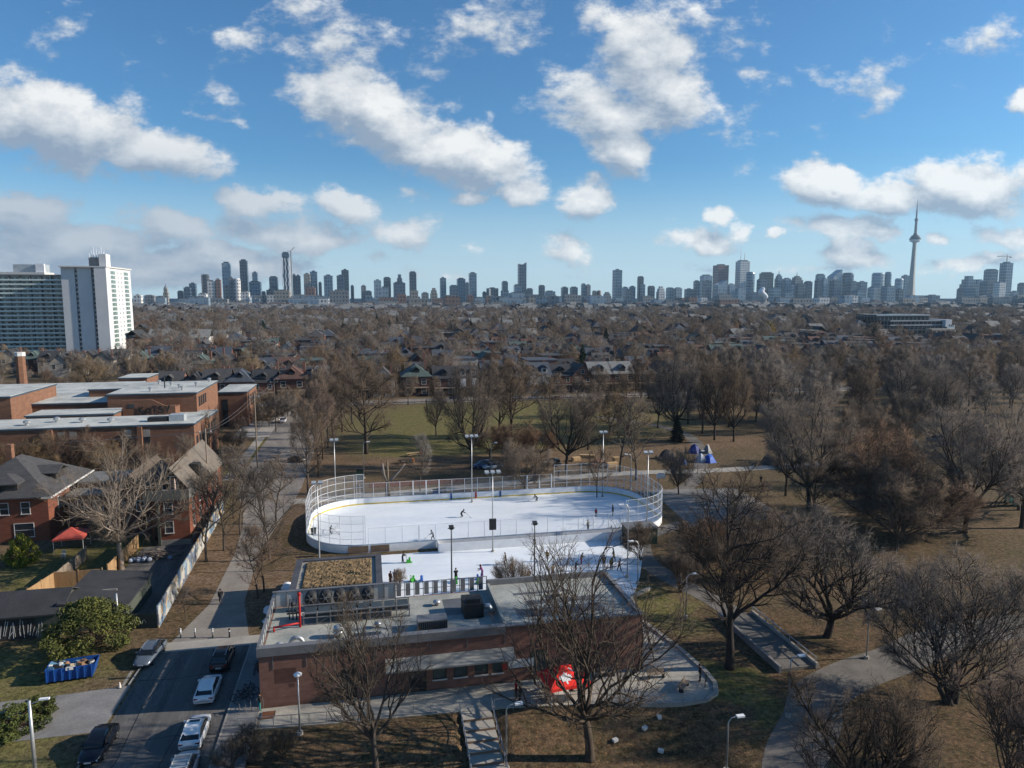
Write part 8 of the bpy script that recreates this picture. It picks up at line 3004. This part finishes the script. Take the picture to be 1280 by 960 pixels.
ORIG = {}
FRONT = [  # px of the centre, kind, roof, wall, width, own label
    (365, 'hip', 3, 0, 1.3, 'house with a reddish brown roof facing the crosswalk'), (420, 'flat', 4, 4, 1.3, 'pale flat-roofed building right of the house facing the crosswalk'), (452, 'side', 0, 1, 1.0, 'dark-roofed house hidden by branches left of the half-timbered gable'),
    (480, 'gable', 0, 4, 1.0, 'pale half-timbered house with a pointed front gable'), (521, 'hip', 2, 0, 1.25, 'house with a big green-grey hip roof and small dormer'), (556, 'side', 1, 0, 1.0, 'dark house just right of the green hip-roofed one'),
    (586, 'twin', 1, 3, 1.0, 'house with white bay windows right of the green hip roof'), (615, 'gable', 0, 0, 1.0, 'dark gabled house left of the lawn corner trees'), (642, 'side', 5, 3, 1.0, 'blue-grey roofed house behind the lawn corner trees'), (674, 'twin', 5, 4, 1.15, 'house with twin pale blue dormers and white bays'),
    (703, 'side', 1, 1, 1.0, 'red brick house right of the twin dormers'), (728, 'gable', 0, 3, 1.0, 'brown brick gabled house left of the long tan roof'), (752, 'side', 4, 0, 1.1, 'left one of the pair under long grey-tan roofs'), (779, 'side', 4, 0, 1.1, 'right one of the pair under long grey-tan roofs'),
    (808, 'hip', 0, 0, 1.0, 'dark hip-roofed house right of the pair under tan roofs'), (835, 'gable', 1, 1, 1.0, 'gabled house half hidden behind the tall grove'), (330, 'side', 1, 1, 1.0, 'dark-roofed house left of the crosswalk'), (300, 'hip', 5, 3, 1.1, 'blue-grey roofed house behind the small school wing'),
    (270, 'side', 0, 0, 1.1, 'long slate-roofed house behind the school roof edge'), (243, 'hip', 1, 3, 1.0, 'charcoal-roofed house behind the flat school roof'), (212, 'side', 0, 3, 1.0, 'slate house behind the school, below a russet tree'), (866, 'hip', 0, 0, 1.0, 'dark house behind the middle of the tall grove'), (900, 'side', 5, 3, 1.0, 'blue-grey roofed house behind the right of the grove'),
    (935, 'hip', 1, 2, 1.0, 'grey house among trees right of the grove'), (975, 'side', 0, 1, 1.0, 'brick house among trees above the wide grey tree')]
for (px, kd, ri, wi, sx, lab) in FRONT:
    v = 267.5
    # where the row line crosses this picture column
    a = (px - 640) / FPX
    dep = None
    for _ in range(8):
        xw = a * ((dep or 262) * CP + CAM_H * SP)
        u = (xw + v * SA) / CA
        dep = W(u, v)[1]
    add_house(kd, True, u, v, lab, ri, wi, 0, sx)
rs = random.Random(31)
KIND = ['gable', 'side', 'hip', 'gable', 'twin', 'side', 'flat']
rows = [(293, 1), (318, 0), (344, 1), (370, 0), (400, 1), (428, 0), (462, 1), (492, 0)]
ROWN = ['second', 'third', 'fourth', 'fifth', 'sixth', 'seventh', 'eighth', 'ninth']
cand = []
for r_, (v, flip) in enumerate(rows):
    u = -.62 * v
    while u < 1.15 * v:
        u += rs.uniform(9.6, 12.5)
        if rs.random() < .06:
            u += 14
        x, y = W(u, v)
        px = 640 + FPX * x / (y * CP + CAM_H * SP)
        if px < -20 or px > 1300:
            continue
        if px < 190 and v > 330:
            continue
        if px < 270 and v < 320:
            continue
        if 1080 < px < 1225 and v > 480:
            continue
        if px > 930 and v < 330:
            continue
        if rs.random() < .12:
            continue
        cand.append((r_, u, v, flip, px))
random.Random(3).shuffle(cand)
cand = sorted(cand[:262], key=lambda c: (c[0], c[4]))
num = {}
for r_, u, v, flip, px in cand:
    kd = rs.choice(KIND)
    ri = rs.choice([0, 1, 1, 0, 2, 3, 1, 5, 5])
    wi = rs.choice([0, 0, 1, 3, 2, 4])
    num[r_] = num.get(r_, 0) + 1
    lab = '%s %s house, %s roof, %s in the %s row behind the park' % (WALLN[wi], {'gable': 'gabled', 'side': 'side-gabled', 'hip': 'hip-roofed', 'twin': 'double-dormered', 'flat': 'flat-topped'}[kd], ROOFN[ri], nth(num[r_]), ROWN[r_])
    if kd == 'flat':
        lab = lab.replace(', %s roof' % ROOFN[ri], '')
    add_house(kd, False, u, v + rs.uniform(-2, 2), lab, ri, wi, (math.pi if flip and rs.random() < .3 else 0) + rs.uniform(-.04, .04), rs.uniform(.9, 1.2))
# colours of every house (its own materials on shared meshes)
for o_ in list(COL.objects):
    if o_.name in ORIG:
        ri, wi = ORIG[o_.name]
        recol(o_, {'roof_slate': ROOFS[ri], 'brick_dark': WALLS[wi]})
# houses left of the school chimney and by the towers
for k, (px, D, kd, ri, wi) in enumerate(((75, 330, 'gable', 5, 4), (93, 334, 'side', 0, 1), (112, 350, 'gable', 3, 1), (60, 345, 'side', 1, 3), (40, 352, 'hip', 0, 0), (128, 345, 'gable', 4, 2), (150, 360, 'side', 0, 0), (12, 360, 'gable', 1, 1), (176, 350, 'hip', 5, 3))):
    x, y = far(px, D)
    u, v = UV(x, y)
    o_ = add_house(kd, False, u, v, '%s house in the row below the apartment towers, %s from the left' % (WALLN[wi], nth([4, 5, 6, 3, 2, 7, 8, 1, 9][k])), ri, wi, .1)
    o_['group'] = 'houses below the apartment towers'
    recol(o_, {'roof_slate': ROOFS[ri], 'brick_dark': WALLS[wi]})

# ------------------------------------------------------------------ the wooded neighbourhood
rs = random.Random(55)
taken = [(u, v + 6) for u, v in HOUSES]
FAR = ['far0', 'far1', 'far2', 'far3', 'far4']
ZT = []


def free(u, v, d, lst):
    return all((a - u) ** 2 + (b - v) ** 2 > d * d for a, b in lst)


def zone(n, u0, u1, v0, v1, dmin, keys, hr, group, labs, pxlim=(-30, 1310), avoid=lambda u, v: False, twigs=(TWIG,), wide=(.9, 1.15), bark_m=None):
    got, tries = 0, 0
    while got < n and tries < n * 60:
        tries += 1
        u, v = rs.uniform(u0, u1), rs.uniform(v0, v1)
        x, y = W(u, v)
        px = 640 + FPX * x / (y * CP + CAM_H * SP)
        if not (pxlim[0] < px < pxlim[1]) or avoid(u, v) or not free(u, v, dmin, ZT) or not free(u, v, 6.0, taken):
            continue
        ZT.append((u, v))
        got += 1
        k = rs.randrange(len(twigs))
        tree(rs.choice(keys), u, v, rs.uniform(*hr), labs[k], group=group, wide=rs.uniform(*wide), twig_m=twigs[k], bark_m=bark_m)


# grey and brown trees of the park's right half
OV = ['oval0', 'oval1', 'oval2', 'vase0', 'vase1', 'vase2']
zone(60, 78, 270, 172, 262, 8.5, OV, (14, 20), 'bare trees in the right half of the park', ['one of the brown bare trees crowding the right half of the park', 'one of the grey bare trees crowding the right half of the park'], (900, 1310), twigs=(TWIG, TWIG_GREY),
     avoid=lambda u, v: (abs(u - 84) < 8 and v < 200), wide=(.8, 1.05))
zone(9, 62, 175, 84, 170, 13, ['round0', 'round1', 'vase1', 'oval1'], (10, 16), 'bare trees right of the ball court', ['one of the bare trees right of the ball court'], (985, 1320), twigs=(TWIG,),
     avoid=lambda u, v: (v < 72), wide=(.8, 1.1))
zone(16, -10, 110, 246, 264, 7, OV, (8, 12), 'street trees along the far street', ['one of the bare street trees along the far edge of the lawn'], avoid=lambda u, v: 250.5 < v < 262, twigs=(TWIG,), wide=(.7, .9))
zone(10, -34, -25, 175, 250, 8, ['slim0', 'slim1', 'round0'], (6, 10), 'trees before the school', ['one of the small bare trees on the strip before the school'], twigs=(TWIG,))
zone(76, -250, 420, 284, 385, 8.5, FAR, (11, 17), 'bare trees among the nearer houses', ['one of the brown bare trees among the nearer houses', 'one of the russet bare trees among the nearer houses', 'one of the grey bare trees among the nearer houses', 'one of the tan bare trees among the nearer houses'],
     twigs=(TWIG, TWIG_RED, TWIG_GREY, TWIG_TAN), avoid=lambda u, v: u < -36 and v < 300)


# the rest of the wood: one object, instances on points
def joined(tr, cr, name):
    bm = bmesh.new()
    bm.from_mesh(tr)
    n0 = len(bm.faces)
    bm.from_mesh(cr)
    bm.faces.ensure_lookup_table()
    for i, f in enumerate(bm.faces):
        f.material_index = 0 if i < n0 else 1
    me = bpy.data.meshes.new(name)
    bm.to_mesh(me)
    bm.free()
    me.materials.append(tr.materials[0]); me.materials.append(cr.materials[0])
    return me


def scatter(name, label_kind, pts, scl, meshes, rot_all=True):
    src = bpy.data.collections.new(name + '_kinds')
    for i, me in enumerate(meshes):
        src.objects.link(bpy.data.objects.new('%s_kind' % name, me))
    me = bpy.data.meshes.new(name)
    me.from_pydata(pts, [], [])
    at_ = me.attributes.new('s', 'FLOAT', 'POINT')
    at_.data.foreach_set('value', scl)
    o_ = link(name, me)
    g = bpy.data.node_groups.new(name + '_nodes', 'GeometryNodeTree')
    g.interface.new_socket('Geometry', in_out='INPUT', socket_type='NodeSocketGeometry')
    g.interface.new_socket('Geometry', in_out='OUTPUT', socket_type='NodeSocketGeometry')
    N, L = g.nodes, g.links
    gi, go = N.new('NodeGroupInput'), N.new('NodeGroupOutput')
    ci = N.new('GeometryNodeCollectionInfo')
    ci.inputs['Collection'].default_value = src
    ci.inputs['Separate Children'].default_value = True
    ci.inputs['Reset Children'].default_value = True
    ip = N.new('GeometryNodeInstanceOnPoints')
    ip.inputs['Pick Instance'].default_value = True
    rn = N.new('FunctionNodeRandomValue'); rn.data_type = 'FLOAT_VECTOR'
    mn = [i for i in rn.inputs if i.enabled and i.name == 'Min'][0]
    mxi = [i for i in rn.inputs if i.enabled and i.name == 'Max'][0]
    mn.default_value = (0, 0, 0 if rot_all else A - .05)
    mxi.default_value = (0, 0, 6.283 if rot_all else A + .05)
    na = N.new('GeometryNodeInputNamedAttribute'); na.data_type = 'FLOAT'
    na.inputs['Name'].default_value = 's'
    L.new(gi.outputs[0], ip.inputs['Points'])
    L.new(ci.outputs[0], ip.inputs['Instance'])
    rout = [q for q in rn.outputs if q.enabled][0]
    L.new(rout, ip.inputs['Rotation'])
    L.new([q for q in na.outputs if q.enabled][0], ip.inputs['Scale'])
    L.new(ip.outputs[0], go.inputs[0])
    md = o_.modifiers.new('scatter', 'NODES')
    md.node_group = g
    tag(o_, kind='stuff')
    return o_


nr = np.random.RandomState(9)
P, S = [], []
near_taken = np.array(ZT)
hs = np.array(HOUSES)
for v0, v1, sp_, s0, s1 in ((284, 480, 11.5, .55, .98), (480, 1000, 12.8, .6, 1.1), (1000, 2000, 15, .7, 1.1), (2000, 2700, 22, .8, 1.1)):
    vv = np.arange(v0, v1, sp_)
    for v in vv:
        wv = .80 * v * 1.05
        us = np.arange(-.62 * v - 20, 1.12 * v + 60, sp_)
        uu = us + nr.uniform(-.45, .45, len(us)) * sp_
        vj = v + nr.uniform(-.45, .45, len(us)) * sp_
        x, y = uu * CA - vj * SA, uu * SA + vj * CA
        px = 640 + FPX * x / (y * CP + CAM_H * SP)
        patch = np.sin(uu * .021 + 1.3 * np.sin(vj * .013)) + np.sin(vj * .03 + uu * .008)
        ok = (px > -30) & (px < 1310) & (nr.uniform(0, 1, len(us)) < np.clip(.84 + .12 * patch, .45, .97))
        if v < 330:
            ok &= (px > 285) | (vj > 262)
            ok &= ~((uu < -36) & (vj < 275))
            ok &= ~((vj < 264) & (uu < 110))
        # clear the two towers and the glass block
        ok &= ~((px < 172) & (y > 430) & (y < 500))
        ok &= ~((px > 1112) & (px < 1212) & (y > 555) & (y < 660))
        for i in np.nonzero(ok)[0]:
            if v < 520:
                if len(near_taken) and ((near_taken[:, 0] - uu[i]) ** 2 + (near_taken[:, 1] - vj[i]) ** 2).min() < 40:
                    continue
                if ((hs[:, 0] - uu[i]) ** 2 + (hs[:, 1] + 6 - vj[i]) ** 2).min() < 36:
                    continue
            P.append((x[i], y[i], 0)); S.append(nr.uniform(s0, s1) * (.55 if px[i] < 200 and y[i] < 440 else 1))
SC_TW = [TWIG, TWIG_RED, TWIG, TWIG_GREY, TWIG_TAN]
fm = []
for i, k in enumerate(FAR):
    fm.append(joined(PROTO[k][0], PROTO[k][1], 'wood_tree'))
    fm[-1].materials[1] = SC_TW[i]
m2 = joined(PROTO['far0'][0], PROTO['far0'][1], 'wood_tree'); m2.materials[1] = TWIG_GREY
fm.append(m2)
m3 = joined(PROTO['far3'][0], PROTO['far3'][1], 'wood_tree'); m3.materials[1] = TWIG
fm.append(m3)
scatter('distant_trees', 'wood', P, S, fm)
# dark evergreens mixed in far off
pe = [(p[0] + 3, p[1] + 2, 0) for i, p in enumerate(P) if i % 37 == 0 and p[1] > 500]
scatter('distant_evergreens', 'wood', pe, [nr.uniform(.7, 1.3) for _ in pe], [joined(*PROTO['spruce'][:2], 'wood_evergreen')])
# and the far roofs between them
hm = []
for ri, wi, kd in ((1, 0, 'g'), (0, 1, 'h'), (4, 4, 'g'), (5, 2, 'h'), (1, 3, 'f'), (4, 0, 'f')):
    b = MB()
    b.box(-4.5, 4.5, -6, 6, 0, 6.8)
    b.mi = 1
    if kd == 'g':
        gable(b, -4.5, 4.5, -6, 6, 6.8, 10.4, 'y' if ri != 4 else 'x', .4)
    elif kd == 'h':
        hip(b, -4.5, 4.5, -6, 6, 6.9, 10.4, .4)
    else:
        b.box(-4.7, 4.7, -6.2, 6.2, 6.8, 7.3)
    hm.append(b.mesh('far_house', [WALLS[wi], ROOFS[ri]]))
PH, SH = [], []
for v in np.arange(520, 2600, 30):
    us = np.arange(-.62 * v, 1.12 * v, 13.0)
    for u in us:
        if nr.uniform() < .5:
            continue
        vj = v + nr.uniform(-3, 3) + (10 if nr.uniform() < .5 else 0)
        x, y = u * CA - vj * SA, u * SA + vj * CA
        px = 640 + FPX * x / (y * CP + CAM_H * SP)
        if -30 < px < 1310 and not (1100 < px < 1205 and y < 700) and not (px < 172 and y < 500):
            PH.append((x, y, 0)); SH.append(nr.uniform(.85, 1.5) * (1 + (v > 1500) * .4))
scatter('distant_houses', 'houses', PH, SH, hm, False)
# mid-rise blocks at the foot of downtown
rs = random.Random(99)
for k in range(170):
    px = rs.uniform(185, 1285)
    D = rs.uniform(2000, 3500)
    x, y = far(px, D)
    w, d, H = rs.uniform(22, 70), rs.uniform(18, 40), rs.uniform(16, 46)
    kd = rs.choice(['white', 'beige', 'grey', 'brown', 'pale', 'glass', 'navy', 'grey', 'brown'])
    t = bpy.data.objects.new('midrise_block', None)
    COL.objects.link(t)
    t.location = (x, y, 0)
    t.rotation_euler = (0, 0, A)
    tag(t, 'one of the low %s blocks at the foot of the downtown skyline' % ADJ[kd], 'building', 'low %s blocks below the skyline' % ADJ[kd])
    MB().box(-w / 2, w / 2, -d / 2, d / 2, 0, H).build('body', FM[kd], t)
    MB().box(-w / 2 + 2, w / 4, -d / 4, d / 4, H, H + 3.5).build('plant_room', FM['grey'], t)
tag(MB().box(-9000, 9000, 5700, 5720, -2, 30).build('far_shore', mat('far_shore', (.10, .14, .19), (.08, .12, .17), scale=.002, rough=1)), kind='structure')
